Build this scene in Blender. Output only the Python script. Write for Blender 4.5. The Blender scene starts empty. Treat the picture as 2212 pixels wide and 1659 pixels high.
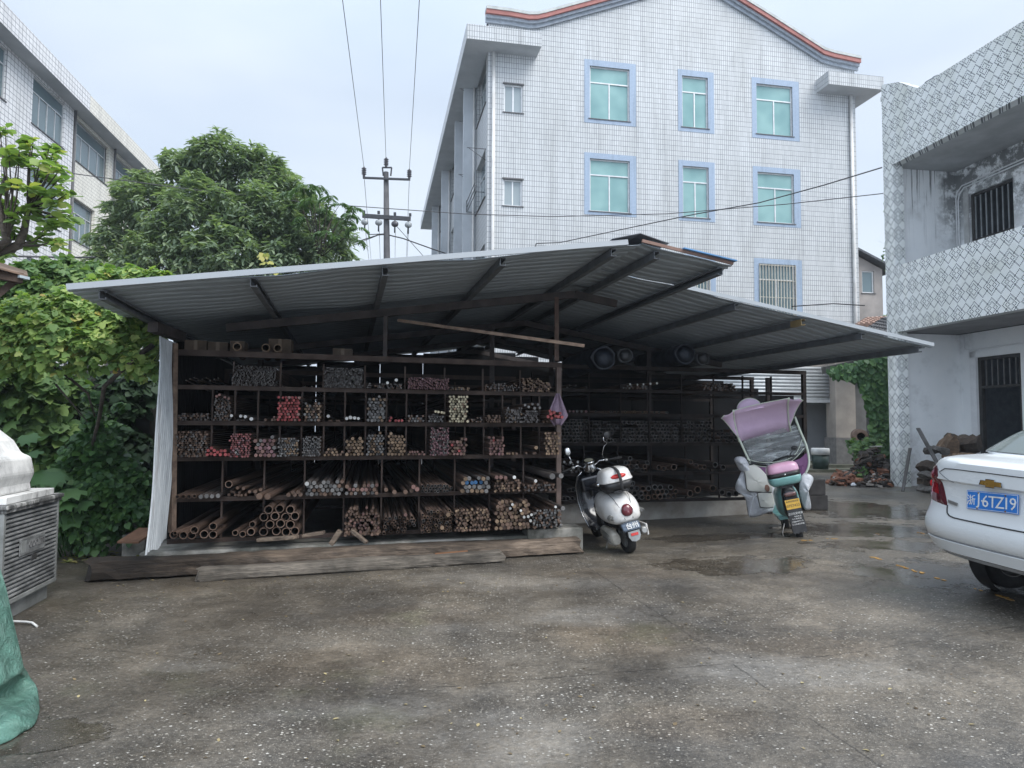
import bpy, math, random
import numpy as np
from mathutils import Vector, Matrix
C = bpy.context
SC = C.scene
COL = SC.collection
R = math.radians

# ------------------------------------------------------------------ camera
F_PX, PITCH, ROLL, CAM_H = 1534.0, 3.24, 0.35, 1.5
cam_d = bpy.data.cameras.new('camera')
cam = bpy.data.objects.new('camera', cam_d)
COL.objects.link(cam)
CAM_M = Matrix.Rotation(R(90 + PITCH), 4, 'X') @ Matrix.Rotation(R(ROLL), 4, 'Z')
cam.matrix_world = Matrix.Translation((0, 0, CAM_H)) @ CAM_M
cam_d.sensor_width = 36.0
cam_d.lens = F_PX / 2212 * 36
cam_d.clip_start = 0.05
cam_d.clip_end = 2000
SC.camera = cam

# ------------------------------------------------------------------ world: an overcast sky
SUN_EL, SUN_AZ = 54.0, 127.0        # azimuth measured from +Y (ahead) towards +X
w = bpy.data.worlds.new('World')
SC.world = w
w.use_nodes = True
wn, wl = w.node_tree.nodes, w.node_tree.links
wn.clear()
sky = wn.new('ShaderNodeTexSky'); sky.sky_type = 'NISHITA'; sky.sun_disc = False
sky.sun_elevation = R(SUN_EL); sky.sun_rotation = R(SUN_AZ)
sky.air_density = 1.0; sky.dust_density = 3.0; sky.ozone_density = 1.5
tc = wn.new('ShaderNodeTexCoord')
mp = wn.new('ShaderNodeMapping'); mp.inputs['Scale'].default_value = (1, 1, 2.6)
nz = wn.new('ShaderNodeTexNoise'); nz.inputs['Scale'].default_value = 1.7
nz.inputs['Detail'].default_value = 4; nz.inputs['Roughness'].default_value = 0.5
cr = wn.new('ShaderNodeValToRGB')
cr.color_ramp.elements[0].position = 0.32; cr.color_ramp.elements[0].color = (5.3, 6.35, 7.9, 1)
cr.color_ramp.elements[1].position = 0.70; cr.color_ramp.elements[1].color = (7.2, 8.0, 9.0, 1)
mx = wn.new('ShaderNodeMix'); mx.data_type = 'RGBA'; mx.inputs[0].default_value = 0.86
bg = wn.new('ShaderNodeBackground'); bg.inputs['Strength'].default_value = 0.1
wo = wn.new('ShaderNodeOutputWorld')
wl.new(tc.outputs['Generated'], mp.inputs[0]); wl.new(mp.outputs[0], nz.inputs['Vector'])
wl.new(nz.outputs['Fac'], cr.inputs[0]); wl.new(sky.outputs[0], mx.inputs[6])
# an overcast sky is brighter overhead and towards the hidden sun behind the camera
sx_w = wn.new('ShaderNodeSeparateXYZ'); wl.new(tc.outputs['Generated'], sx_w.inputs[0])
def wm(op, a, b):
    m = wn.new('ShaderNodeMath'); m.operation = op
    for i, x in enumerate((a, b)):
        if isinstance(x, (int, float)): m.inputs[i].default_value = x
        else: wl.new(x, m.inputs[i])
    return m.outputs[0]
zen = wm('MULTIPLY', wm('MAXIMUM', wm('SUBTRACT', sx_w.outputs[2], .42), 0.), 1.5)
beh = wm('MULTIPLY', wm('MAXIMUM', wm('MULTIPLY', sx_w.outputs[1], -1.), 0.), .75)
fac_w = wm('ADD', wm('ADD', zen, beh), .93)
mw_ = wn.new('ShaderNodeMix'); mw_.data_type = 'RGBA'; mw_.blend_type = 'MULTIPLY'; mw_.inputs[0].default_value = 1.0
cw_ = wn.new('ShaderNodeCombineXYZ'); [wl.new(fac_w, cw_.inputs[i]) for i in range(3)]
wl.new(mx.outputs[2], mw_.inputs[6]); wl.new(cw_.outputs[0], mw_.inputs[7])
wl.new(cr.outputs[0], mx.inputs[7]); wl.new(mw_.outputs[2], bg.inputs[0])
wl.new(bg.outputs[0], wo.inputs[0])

sun_d = bpy.data.lights.new('sun', 'SUN'); sun_d.energy = 2.6; sun_d.angle = R(40)
sun_d.color = (1.0, 0.97, 0.92)
sun = bpy.data.objects.new('sun', sun_d); COL.objects.link(sun)
_d = Vector((math.sin(R(SUN_AZ)) * math.cos(R(SUN_EL)), math.cos(R(SUN_AZ)) * math.cos(R(SUN_EL)), math.sin(R(SUN_EL))))
sun.rotation_euler = _d.to_track_quat('Z', 'Y').to_euler()

SC.view_settings.view_transform = 'Standard'
SC.view_settings.look = 'None'
SC.view_settings.exposure = 0.46
SC.view_settings.gamma = 1.0
SC.render.engine = 'CYCLES'
SC.cycles.max_bounces = 6
SC.cycles.diffuse_bounces = 3
SC.cycles.glossy_bounces = 3
SC.cycles.transparent_max_bounces = 12
SC.cycles.use_denoising = True
SC.cycles.volume_bounces = 0

# ------------------------------------------------------------------ pixel helpers (overview pixels, 2212 x 1659)
def ray(u, v):
    d = Vector(((u - 1106) / F_PX, (829.5 - v) / F_PX, -1.0))
    return CAM_M.to_3x3() @ d
EYE = Vector((0, 0, CAM_H))
def on_z(u, v, z=0.0):
    d = ray(u, v); return EYE + d * ((z - CAM_H) / d.z)
def on_y(u, v, y):
    d = ray(u, v); return EYE + d * (y / d.y)
def on_plane(u, v, p, n):
    d = ray(u, v); return EYE + d * ((p - EYE).dot(n) / d.dot(n))
class Frame:
    """upright local frame: s along, t away, z up"""
    def __init__(self, o, deg, deg2=None):
        a = R(deg); self.o = Vector((o[0], o[1], 0)); self.a = a; self.b = b = R(deg if deg2 is None else deg2)
        self.ux = Vector((math.cos(a), math.sin(a), 0)); self.n = Vector((-math.sin(a), math.cos(a), 0))
        self.uy = Vector((-math.sin(b), math.cos(b), 0))     # the depth direction may be skewed
    def pt(self, s, t, z): return self.o + self.ux * s + self.uy * t + Vector((0, 0, z))
    def px(self, u, v, t=0.0):
        q = on_plane(u, v, self.pt(0, t, 0), self.n) - self.o
        return (q - self.uy * t).dot(self.ux), q.z
    def side(self, u, v, s=0.0):
        """hit on the plane s = const -> (t, z)"""
        q = on_plane(u, v, self.pt(s, 0, 0), self.ux) - self.o
        return q.dot(self.uy), q.z

# ------------------------------------------------------------------ objects
def tag(o, label=None, cat=None, group=None, kind=None):
    if label: o['label'] = label
    if cat: o['category'] = cat
    if group: o['group'] = group
    if kind: o['kind'] = kind
    return o
MATW = {}
def thing(name, label, cat, base=(0, 0, 0), rot=(0, 0, 0), group=None):
    o = bpy.data.objects.new(name, None); COL.objects.link(o)
    o.empty_display_size = 0.2
    from mathutils import Euler
    m = Matrix.Translation(base) @ Euler(rot).to_matrix().to_4x4()
    o.location = base; o.rotation_euler = rot
    MATW[o.name] = m
    return tag(o, label, cat, group)

class MB:
    def __init__(self): self.v = []; self.f = []; self.m = []; self.s = []
    def add(self, vs, fs, mi=0, sm=False):
        b = len(self.v); self.v.extend([Vector(p) for p in vs])
        for f in fs:
            self.f.append([b + i for i in f]); self.m.append(mi); self.s.append(sm)
        return self
    def box(self, p0, p1, mi=0, fr=None):
        x0, y0, z0 = p0; x1, y1, z1 = p1
        vs = [(x0,y0,z0),(x1,y0,z0),(x1,y1,z0),(x0,y1,z0),(x0,y0,z1),(x1,y0,z1),(x1,y1,z1),(x0,y1,z1)]
        if fr: vs = [fr.pt(*p) for p in vs]
        return self.add(vs, [(0,3,2,1),(4,5,6,7),(0,1,5,4),(1,2,6,5),(2,3,7,6),(3,0,4,7)], mi)
    def hexa(self, c8, mi=0):
        return self.add(c8, [(0,3,2,1),(4,5,6,7),(0,1,5,4),(1,2,6,5),(2,3,7,6),(3,0,4,7)], mi)
    def beam(self, a, b, w, h, mi=0, up=(0, 0, 1)):
        a = Vector(a); b = Vector(b); d = (b - a).normalized(); up = Vector(up)
        x = d.cross(up)
        if x.length < 1e-4: x = d.cross(Vector((0, 1, 0)))
        x.normalize(); z = x.cross(d)
        x *= w / 2; z *= h / 2
        return self.add([a-x-z, a+x-z, a+x+z, a-x+z, b-x-z, b+x-z, b+x+z, b-x+z],
                        [(0,1,2,3),(7,6,5,4),(0,4,5,1),(1,5,6,2),(2,6,7,3),(3,7,4,0)], mi)
    def ring(self, c, x, y, r, n):
        return [c + x * (r * math.cos(2*math.pi*i/n)) + y * (r * math.sin(2*math.pi*i/n)) for i in range(n)]
    def tube(self, pts, r, n=8, mi=0, cap=True, capmi=None, sm=True):
        pts = [Vector(p) for p in pts]; k = len(pts)
        rs = r if isinstance(r, (list, tuple)) else [r] * k
        b = len(self.v); x = None
        for i, p in enumerate(pts):
            d = (pts[min(i+1, k-1)] - pts[max(i-1, 0)])
            d = d.normalized() if d.length > 1e-9 else Vector((0, 0, 1))
            if x is None:
                x = d.cross(Vector((0, 0, 1)))
                if x.length < 1e-3: x = d.cross(Vector((0, 1, 0)))
            else: x = x - d * x.dot(d)
            x.normalize(); y = d.cross(x)
            self.v.extend(self.ring(p, x, y, rs[i], n))
        for i in range(k - 1):
            for j in range(n):
                a0 = b + i*n + j; a1 = b + i*n + (j+1) % n
                self.f.append([a0, a1, a1+n, a0+n]); self.m.append(mi); self.s.append(sm)
        if cap:
            cm = mi if capmi is None else capmi
            self.f.append([b+j for j in range(n)][::-1]); self.m.append(cm); self.s.append(False)
            self.f.append([b+(k-1)*n+j for j in range(n)]); self.m.append(mi); self.s.append(False)
        return self
    def lathe(self, prof, o=(0,0,0), ax=(0,0,1), n=24, mi=0, sm=True, closed=False):
        o = Vector(o); ax = Vector(ax).normalized()
        x = ax.cross(Vector((0, 0, 1)))
        if x.length < 1e-3: x = Vector((1, 0, 0))
        x.normalize(); y = ax.cross(x); b = len(self.v)
        for r, h in prof: self.v.extend(self.ring(o + ax * h, x, y, max(r, 1e-5), n))
        k = len(prof)
        for i in range(k if closed else k - 1):
            for j in range(n):
                a0 = b+i*n+j; a1 = b+i*n+(j+1) % n; i2 = (i+1) % k
                c0 = b+i2*n+j; c1 = b+i2*n+(j+1) % n
                self.f.append([a0, a1, c1, c0]); self.m.append(mi); self.s.append(sm)
        return self
    def ell(self, c, rx, ry, rz, n=20, k=12, mi=0, e=1.0):
        """superellipsoid; e<1 boxier"""
        def sp(a, e): return math.copysign(abs(a) ** e, a)
        b = len(self.v)
        for i in range(k + 1):
            ph = -math.pi/2 + math.pi*i/k
            for j in range(n):
                th = 2*math.pi*j/n
                self.v.append(Vector((c[0]+rx*sp(math.cos(ph), e)*sp(math.cos(th), e),
                                      c[1]+ry*sp(math.cos(ph), e)*sp(math.sin(th), e), c[2]+rz*sp(math.sin(ph), e))))
        for i in range(k):
            for j in range(n):
                a0 = b+i*n+j; a1 = b+i*n+(j+1) % n
                self.f.append([a0, a1, a1+n, a0+n]); self.m.append(mi); self.s.append(True)
        return self
    def loft(self, rings, mi=0, sm=True, cap=True, closed=True):
        b = len(self.v); n = len(rings[0])
        for r in rings: self.v.extend([Vector(p) for p in r])
        for i in range(len(rings)-1):
            for j in range(n if closed else n-1):
                a0 = b+i*n+j; a1 = b+i*n+(j+1) % n
                self.f.append([a0, a1, a1+n, a0+n]); self.m.append(mi); self.s.append(sm)
        if cap and closed:
            self.f.append([b+j for j in range(n)][::-1]); self.m.append(mi); self.s.append(False)
            self.f.append([b+(len(rings)-1)*n+j for j in range(n)]); self.m.append(mi); self.s.append(False)
        return self
    def slab(self, poly, nrm, th, mi=0):
        """flat polygon (list of world points) given thickness th along nrm"""
        poly = [Vector(p) for p in poly]; d = Vector(nrm).normalized() * th; n = len(poly)
        self.add(poly + [p + d for p in poly], [list(range(n))[::-1], [n+i for i in range(n)]] +
                 [[i, (i+1) % n, n+(i+1) % n, n+i] for i in range(n)], mi)
        return self
    def xf(self, m):
        self.v = [m @ p for p in self.v]; return self
    def build(self, name, mats, parent=None, origin=None, local=False, smooth=None, fix=True, bevel=0, solid=0, sub=0):
        me = bpy.data.meshes.new(name)
        vs = self.v
        if not local:
            if parent is not None:
                inv = MATW[parent.name].inverted(); vs = [inv @ p for p in vs]
            elif origin is not None:
                o_ = Vector(origin); vs = [p - o_ for p in vs]
        me.from_pydata([tuple(p) for p in vs], [], self.f)
        if not isinstance(mats, (list, tuple)): mats = [mats]
        for m in mats: me.materials.append(m)
        me.polygons.foreach_set('material_index', self.m)
        me.polygons.foreach_set('use_smooth', self.s if smooth is None else [smooth]*len(self.f))
        me.update()
        if fix and len(self.f) < 60000:
            import bmesh
            bm = bmesh.new(); bm.from_mesh(me); bmesh.ops.recalc_face_normals(bm, faces=bm.faces); bm.to_mesh(me); bm.free()
        ob = bpy.data.objects.new(name, me); COL.objects.link(ob)
        if parent is not None:
            ob.parent = parent; MATW[ob.name] = MATW[parent.name].copy()
        else:
            if origin is not None: ob.location = origin
            MATW[ob.name] = Matrix.Translation(origin or (0, 0, 0))
        if bevel:
            md = ob.modifiers.new('bevel', 'BEVEL'); md.width = bevel; md.segments = 2; md.limit_method = 'ANGLE'
            md.harden_normals = False
        if solid:
            md = ob.modifiers.new('solid', 'SOLIDIFY'); md.thickness = solid; md.offset = 0
        if sub:
            md = ob.modifiers.new('sub', 'SUBSURF'); md.levels = sub; md.render_levels = sub
        return ob
def copy_tree(o, parent=None):
    c = o.copy(); COL.objects.link(c)
    if parent is not None: c.parent = parent
    for ch in [q for q in bpy.data.objects if q.parent == o]: copy_tree(ch, c)
    return c
def box(name, p0, p1, m, parent=None, fr=None, **k):
    return MB().box(p0, p1, 0, fr).build(name, m, parent, **k)

# ------------------------------------------------------------------ materials
class NT:
    def __init__(self, name):
        self.mat = bpy.data.materials.new(name); self.mat.use_nodes = True
        self.t = self.mat.node_tree; self.n = self.t.nodes; self.l = self.t.links
        self.b = self.n['Principled BSDF']
        self.tc = self.n.new('ShaderNodeTexCoord')
    def o(self, typ, **kw):
        nd = self.n.new(typ)
        for k, v in kw.items():
            if k in nd.inputs: nd.inputs[k].default_value = v
            else: setattr(nd, k, v)
        return nd
    def link(self, a, b): self.l.new(a, b)
    def coord(self, sc=(1, 1, 1), rot=(0, 0, 0), loc=(0, 0, 0), src='Object'):
        m = self.n.new('ShaderNodeMapping'); m.inputs['Scale'].default_value = sc
        m.inputs['Rotation'].default_value = rot; m.inputs['Location'].default_value = loc
        self.link(self.tc.outputs[src], m.inputs[0]); return m.outputs[0]
    def noise(self, vec, scale, detail=3, rough=.55, dist=0):
        n = self.o('ShaderNodeTexNoise'); n.inputs['Scale'].default_value = scale
        n.inputs['Detail'].default_value = detail; n.inputs['Roughness'].default_value = rough
        n.inputs['Distortion'].default_value = dist
        self.link(vec, n.inputs['Vector']); return n.outputs['Fac']
    def ramp(self, fac, stops, interp='LINEAR'):
        r = self.n.new('ShaderNodeValToRGB'); e = r.color_ramp.elements; r.color_ramp.interpolation = interp
        while len(e) < len(stops): e.new(0.5)
        for i, (p, c) in enumerate(stops):
            e[i].position = p; e[i].color = (c[0], c[1], c[2], 1) if not isinstance(c, (int, float)) else (c, c, c, 1)
        self.link(fac, r.inputs[0]); return r.outputs[0]
    def mix(self, fac, a, b, mode='MIX'):
        m = self.n.new('ShaderNodeMix'); m.data_type = 'RGBA'; m.blend_type = mode
        for s, x in ((0, fac), (6, a), (7, b)):
            if isinstance(x, (int, float)): m.inputs[s].default_value = x if s == 0 else (x, x, x, 1)
            elif isinstance(x, (tuple, list)): m.inputs[s].default_value = (x[0], x[1], x[2], 1)
            else: self.link(x, m.inputs[s])
        return m.outputs[2]
    def math(self, op, a, b=None, c=None):
        m = self.n.new('ShaderNodeMath'); m.operation = op
        for i, x in enumerate((a, b, c)):
            if x is None: continue
            if isinstance(x, (int, float)): m.inputs[i].default_value = x
            else: self.link(x, m.inputs[i])
        return m.outputs[0]
    def set(self, **kw):
        for k, x in kw.items():
            k = {'color': 'Base Color', 'rough': 'Roughness', 'metal': 'Metallic', 'normal': 'Normal', 'alpha': 'Alpha',
                 'spec': 'Specular IOR Level', 'trans': 'Transmission Weight', 'coat': 'Coat Weight'}.get(k, k)
            if isinstance(x, (int, float)): self.b.inputs[k].default_value = x
            elif isinstance(x, (tuple, list)): self.b.inputs[k].default_value = (x[0], x[1], x[2], 1)
            else: self.link(x, self.b.inputs[k])
        return self
    def bump(self, h, strength=.3, dist=.01):
        b = self.n.new('ShaderNodeBump'); b.inputs['Strength'].default_value = strength
        b.inputs['Distance'].default_value = dist
        self.link(h, b.inputs['Height']); self.link(b.outputs[0], self.b.inputs['Normal']); return self
MC = {}
def M(name, col, rough=.6, metal=0., col2=None, sc=6., bump=0., bsc=40., coat=0., spec=.5, detail=5, lo=.35, hi=.68, stretch=(1,1,1)):
    if name in MC: return MC[name]
    t = NT(name); v = t.coord(stretch)
    c2 = col2 if col2 else tuple(x * .72 for x in col)
    f = t.noise(v, sc, detail, .6)
    t.set(color=t.ramp(f, [(lo, c2), (hi, col)]), rough=rough, metal=metal, coat=coat, spec=spec)
    if rough > .15:
        t.set(rough=t.ramp(f, [(.3, min(1, rough*1.15)), (.7, rough*.85)]))
    if bump: t.bump(t.noise(v, bsc, 4, .6), bump, .01)
    MC[name] = t.mat
    return t.mat
def text_mb(s, size, mi=0, depth=.001, align='CENTER'):
    cu = bpy.data.curves.new('txt', 'FONT'); cu.body = s; cu.size = size; cu.align_x = align; cu.align_y = 'CENTER'
    cu.extrude = depth; cu.resolution_u = 2
    ob = bpy.data.objects.new('txt', cu); COL.objects.link(ob); C.view_layer.update()
    me = bpy.data.meshes.new_from_object(ob.evaluated_get(C.evaluated_depsgraph_get()))
    mb = MB(); mb.add([v.co.copy() for v in me.vertices], [list(p.vertices) for p in me.polygons], mi)
    bpy.data.objects.remove(ob); bpy.data.curves.remove(cu); bpy.data.meshes.remove(me)
    return mb
def merge(a, b):
    n = len(a.v); a.v += b.v; a.f += [[i+n for i in f] for f in b.f]; a.m += b.m; a.s += b.s; return a
# ------------------------------------------------------------------ ground: wet concrete yard with exposed aggregate
def P2(u, v): p = on_z(u, v); return (p.x, p.y)
def ground_mat():
    t = NT('wet_concrete'); v = t.coord()
    big = t.noise(v, .55, 5, .62); mid = t.noise(v, 2.3, 6, .66); fine = t.noise(v, 30, 5, .7)
    base = t.ramp(mid, [(.28, (.086, .079, .070)), (.5, (.140, .129, .114)), (.72, (.215, .198, .175))])
    base = t.mix(.6, base, t.ramp(t.noise(v, 150, 3, .7), [(.3, (.55, .55, .55)), (.7, (1.4, 1.39, 1.36))]), 'MULTIPLY')
    tint = t.ramp(big, [(.33, (.56, .58, .62)), (.5, (.86, .83, .78)), (.66, (1.18, 1.10, .98))])
    green = t.ramp(t.noise(t.coord(loc=(7, 2, 0)), .9, 4, .6), [(.60, 0), (.72, .5)])
    tint = t.mix(green, tint, (.80, .92, .62))
    base = t.mix(1.0, base, tint, 'MULTIPLY')
    base = t.mix(.75, base, t.ramp(fine, [(.3, (.40, .40, .40)), (.7, (1.5, 1.47, 1.42))]), 'MULTIPLY')
    sx = t.n.new('ShaderNodeSeparateXYZ'); t.link(v, sx.inputs[0]); X, Y = sx.outputs[0], sx.outputs[1]
    # aggregate stones: two sizes of pale chips, denser in worn patches
    worn = t.ramp(t.noise(t.coord(loc=(3.1, 7.7, 0)), .8, 4, .6), [(.36, 0.12), (.56, 1)])
    def chips(scale, thr, loc, stretch, dens):
        vo = t.o('ShaderNodeTexVoronoi'); vo.inputs['Scale'].default_value = scale
        vo.inputs['Randomness'].default_value = 1
        warp = t.n.new('ShaderNodeMapping'); warp.inputs['Scale'].default_value = stretch; warp.inputs['Location'].default_value = loc
        t.link(t.tc.outputs['Object'], warp.inputs[0]); 
        nz_ = t.o('ShaderNodeTexNoise'); nz_.inputs['Scale'].default_value = 40; t.link(t.tc.outputs['Object'], nz_.inputs['Vector'])
        ad = t.n.new('ShaderNodeMix'); ad.data_type = 'VECTOR'; ad.inputs[0].default_value = .012
        t.link(warp.outputs[0], ad.inputs[4]); t.link(nz_.outputs['Color'], ad.inputs[5])
        t.link(ad.outputs[1], vo.inputs['Vector'])
        d = t.ramp(vo.outputs['Distance'], [(thr*.8, 1), (thr, 0)])
        sep = t.n.new('ShaderNodeSeparateColor'); t.link(vo.outputs['Color'], sep.inputs[0])
        pick = t.math('GREATER_THAN', sep.outputs[0], dens)
        return t.math('MULTIPLY', d, pick), sep.outputs[1]
    c1, k1 = chips(37, .32, (0, 0, 0), (1, 1.35, 1), .58)
    c2, k2 = chips(95, .36, (5, 2, 0), (1.2, .9, 1), .45)
    m1 = t.math('MULTIPLY', c1, worn)
    m2 = t.math('MULTIPLY', c2, t.math('MULTIPLY_ADD', worn, .7, .12))
    base = t.mix(t.math('MULTIPLY', m2, .75), base, t.ramp(k2, [(0, (.20, .18, .15)), (1, (.44, .41, .35))]))
    base = t.mix(t.math('MULTIPLY', m1, .90), base, t.ramp(k1, [(0, (.24, .21, .175)), (.6, (.46, .43, .37)), (1, (.78, .76, .70))]))
    # large worn, pale and dark areas where they lie on the yard
    zn = t.math('MULTIPLY_ADD', t.noise(v, 1.3, 6, .68), 1.6, -.8)
    def area(lst):
        out = None
        for (u, vv, rx, ry) in lst:
            x0, y0 = P2(u, vv)
            ex = t.math('POWER', t.math('ABSOLUTE', t.math('MULTIPLY_ADD', X, 1/rx, -x0/rx)), 2.0); ey = t.math('POWER', t.math('ABSOLUTE', t.math('MULTIPLY_ADD', Y, 1/ry, -y0/ry)), 2.0)
            k = t.ramp(t.math('ADD', t.math('SQRT', t.math('ADD', ex, ey)), zn), [(.55, 1), (1.15, 0)])
            out = k if out is None else t.math('MAXIMUM', out, k)
        return out
    pale = area([(1090, 1600, .50, .42), (1040, 1250, .9, .5), (1230, 1262, .6, .4), (860, 1530, .3, .2), (1290, 1330, .7, .35), (1700, 1450, .8, .4), (420, 1440, .3, .15)])
    brown = area([(800, 1440, .9, .5), (1350, 1380, .8, .5), (1330, 1240, .8, .4), (900, 1330, .7, .4), (1750, 1400, .7, .35), (1480, 1560, .5, .3)])
    base = t.mix(t.math('MULTIPLY', brown, .40), base, t.mix(1., base, (1.15, 1.03, .90), 'MULTIPLY'))
    base = t.mix(t.math('MULTIPLY', t.math('MULTIPLY', pale, t.ramp(t.noise(v, 14, 6, .75), [(.38, .25), (.60, 1)])), .60), base, t.mix(.5, base, (.36, .345, .32)))
    # joints and the long crack: distance to lines, wobbling
    wob = t.math('MULTIPLY_ADD', t.noise(v, 9, 5, .7), .05, -.025)
    wob2 = t.math('MULTIPLY_ADD', t.noise(v, 1.1, 3, .6), .06, -.03)
    joint = None
    for (a, b, wdt) in [((1000, 1480), (2212, 1382), .006), ((1440, 1342), (1950, 1296), .005), ((1255, 1215), (1560, 1420), .006),
                        ((1560, 1420), (1880, 1640), .007), ((140, 1395), (1000, 1480), .003)]:
        x0, y0 = P2(*a); x1, y1 = P2(*b); L = math.hypot(x1-x0, y1-y0); nx, ny = -(y1-y0)/L, (x1-x0)/L; dx, dy = (x1-x0)/L, (y1-y0)/L
        d = t.math('ADD', t.math('MULTIPLY_ADD', X, nx, -(x0*nx + y0*ny)), t.math('MULTIPLY', Y, ny))
        d = t.math('ABSOLUTE', t.math('ADD', d, t.math('ADD', wob, wob2)))
        al = t.math('ADD', t.math('MULTIPLY_ADD', X, dx, -(x0*dx + y0*dy) - L/2), t.math('MULTIPLY', Y, dy))
        ins = t.math('LESS_THAN', t.math('ABSOLUTE', al), L/2 + .15)
        k = t.math('MULTIPLY', t.math('LESS_THAN', d, wdt), ins)
        joint = k if joint is None else t.math('MAXIMUM', joint, k)
    jn = t.math('MULTIPLY', joint, t.ramp(t.noise(v, 7, 3), [(.38, .08), (.54, .55)]))
    base = t.mix(jn, base, (.012, .011, .010))
    # puddles and damp patches (where water lies on the real yard)
    wet = None
    wn_ = t.math('MULTIPLY_ADD', t.noise(v, 2.4, 6, .68), 3.0, -1.5)
    for (u, vv, rx, ry) in [(1590, 1225, .9, .45), (1880, 1150, 1.3, 1.0), (1930, 1195, 1.0, .5), (1850, 1100, 1.5, 1.6),
                            (2100, 1265, 1.2, .7), (70, 1590, .4, .2), (1560, 1165, 1.3, .35)]:
        x0, y0 = P2(u, vv)
        ex = t.math('POWER', t.math('MULTIPLY_ADD', X, 1/rx, -x0/rx), 2.0); ey = t.math('POWER', t.math('MULTIPLY_ADD', Y, 1/ry, -y0/ry), 2.0)
        dd = t.math('SQRT', t.math('ADD', t.math('ABSOLUTE', ex), t.math('ABSOLUTE', ey)))
        k = t.ramp(t.math('ADD', dd, wn_), [(.80, 1), (1.0, 0)])
        wet = k if wet is None else t.math('MAXIMUM', wet, k)
    vine_side = t.math('MULTIPLY', t.math('MAXIMUM', t.math('MINIMUM', t.math('MULTIPLY_ADD', X, -.20, -.15), .55), -.06), .35)  # more damp towards the vines on the left
    damp = t.ramp(t.math('SUBTRACT', t.noise(t.coord(loc=(11, 4, 0)), .7, 6, .7), vine_side), [(.38, 1), (.56, 0)])
    base = t.mix(t.math('MULTIPLY', wet, .55), base, t.mix(1.0, base, (.42, .40, .38), 'MULTIPLY'))
    base = t.mix(t.math('MULTIPLY', damp, .75), base, t.mix(1.0, base, (.50, .49, .48), 'MULTIPLY'))
    # pale dried cement bloom
    bloom = t.ramp(t.noise(t.coord(loc=(-4, 1.5, 0)), 1.1, 6, .7), [(.60, 0), (.78, .35)])
    base = t.mix(bloom, base, (.26, .24, .21))
    rgh = t.math('SUBTRACT', t.ramp(mid, [(.3, .34), (.7, .56)]), t.math('ADD', t.math('MULTIPLY', wet, .30), t.math('MULTIPLY', damp, .10)))
    t.set(color=base, rough=t.math('MAXIMUM', rgh, .06), spec=.5)
    h = t.math('ADD', t.math('MULTIPLY', fine, .5), t.math('MULTIPLY', m1, .25))
    h = t.math('ADD', h, t.math('MULTIPLY', t.noise(v, 9, 4), .5))
    h = t.math('SUBTRACT', h, jn)
    h = t.math('MULTIPLY', h, t.math('MULTIPLY_ADD', wet, -.93, 1.0))
    t.bump(h, 1.0, .02)
    return t.mat
def gh(x, y):      # the yard rises a little under the car
    def ss(a): a = max(0., min(1., a)); return a*a*(3-2*a)
    return .10*ss((x - 1.9)/1.9)*(1 - ss((y - 7.9)/4.5))*ss((y + 2)/4)
g = MB(); gx = [-70, -40, -12, -6] + [-4 + .25*i for i in range(57)] + [14, 40, 70]; gy = [-15, -8, -3] + [-2 + .25*i for i in range(65)] + [20, 40, 70, 110]
g.add([(x, y, gh(x, y)) for y in gy for x in gx], [(j*len(gx)+i, j*len(gx)+i+1, (j+1)*len(gx)+i+1, (j+1)*len(gx)+i) for j in range(len(gy)-1) for i in range(len(gx)-1)], 0, True)
tag(g.build('ground', ground_mat()), kind='structure')

# worn yellow paint left on the concrete
rnd = random.Random(5)
ymat = M('yellow_road_paint', (.55, .30, .05), .55, col2=(.36, .20, .05), sc=20)
mk = MB()
def blotch(u, v, n, ln, th, ang):
    c = on_z(u, v, .004)
    for i in range(n):
        a = ang + rnd.uniform(-.35, .35); L = ln * rnd.uniform(.5, 1.2); T = th * rnd.uniform(.5, 1.3)
        o = c + Vector((math.cos(ang), math.sin(ang), 0)) * (i - n/2) * ln * .62 + Vector((rnd.uniform(-.02, .02), rnd.uniform(-.02, .02), 0))
        k = 9; poly = []
        for j in range(k):
            th_ = 2*math.pi*j/k; rr = rnd.uniform(.55, 1.15)
            x, y = L*.5*rr*math.cos(th_), T*.5*rr*math.sin(th_)
            q_ = o + Vector((x*math.cos(a)-y*math.sin(a), x*math.sin(a)+y*math.cos(a), 0)); q_.z = gh(q_.x, q_.y) + .005; poly.append(q_)
        mk.add(poly + [p - Vector((0, 0, .003)) for p in poly], [list(range(k))] + [[j, j+k, (j+1) % k + k, (j+1) % k] for j in range(k)])
pA, pB = on_z(1875, 1222), on_z(2180, 1320)
ang = math.atan2(pB.y-pA.y, pB.x-pA.x)
for (u, v, n, ln, th) in [(1748, 1182, 4, .07, .05), (1800, 1178, 3, .06, .03), (1895, 1227, 3, .09, .05), (1950, 1247, 4, .08, .03),
                          (1985, 1258, 5, .07, .035), (2035, 1275, 3, .08, .04), (2175, 1318, 4, .07, .06), (1990, 1162, 3, .07, .04), (2120, 1300, 2, .05, .03), (1900, 1165, 2, .06, .03)]:
    blotch(u, v, n, ln, th, ang if u > 1860 else .1)
tag(mk.build('road_marking', ymat), kind='structure')
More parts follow.
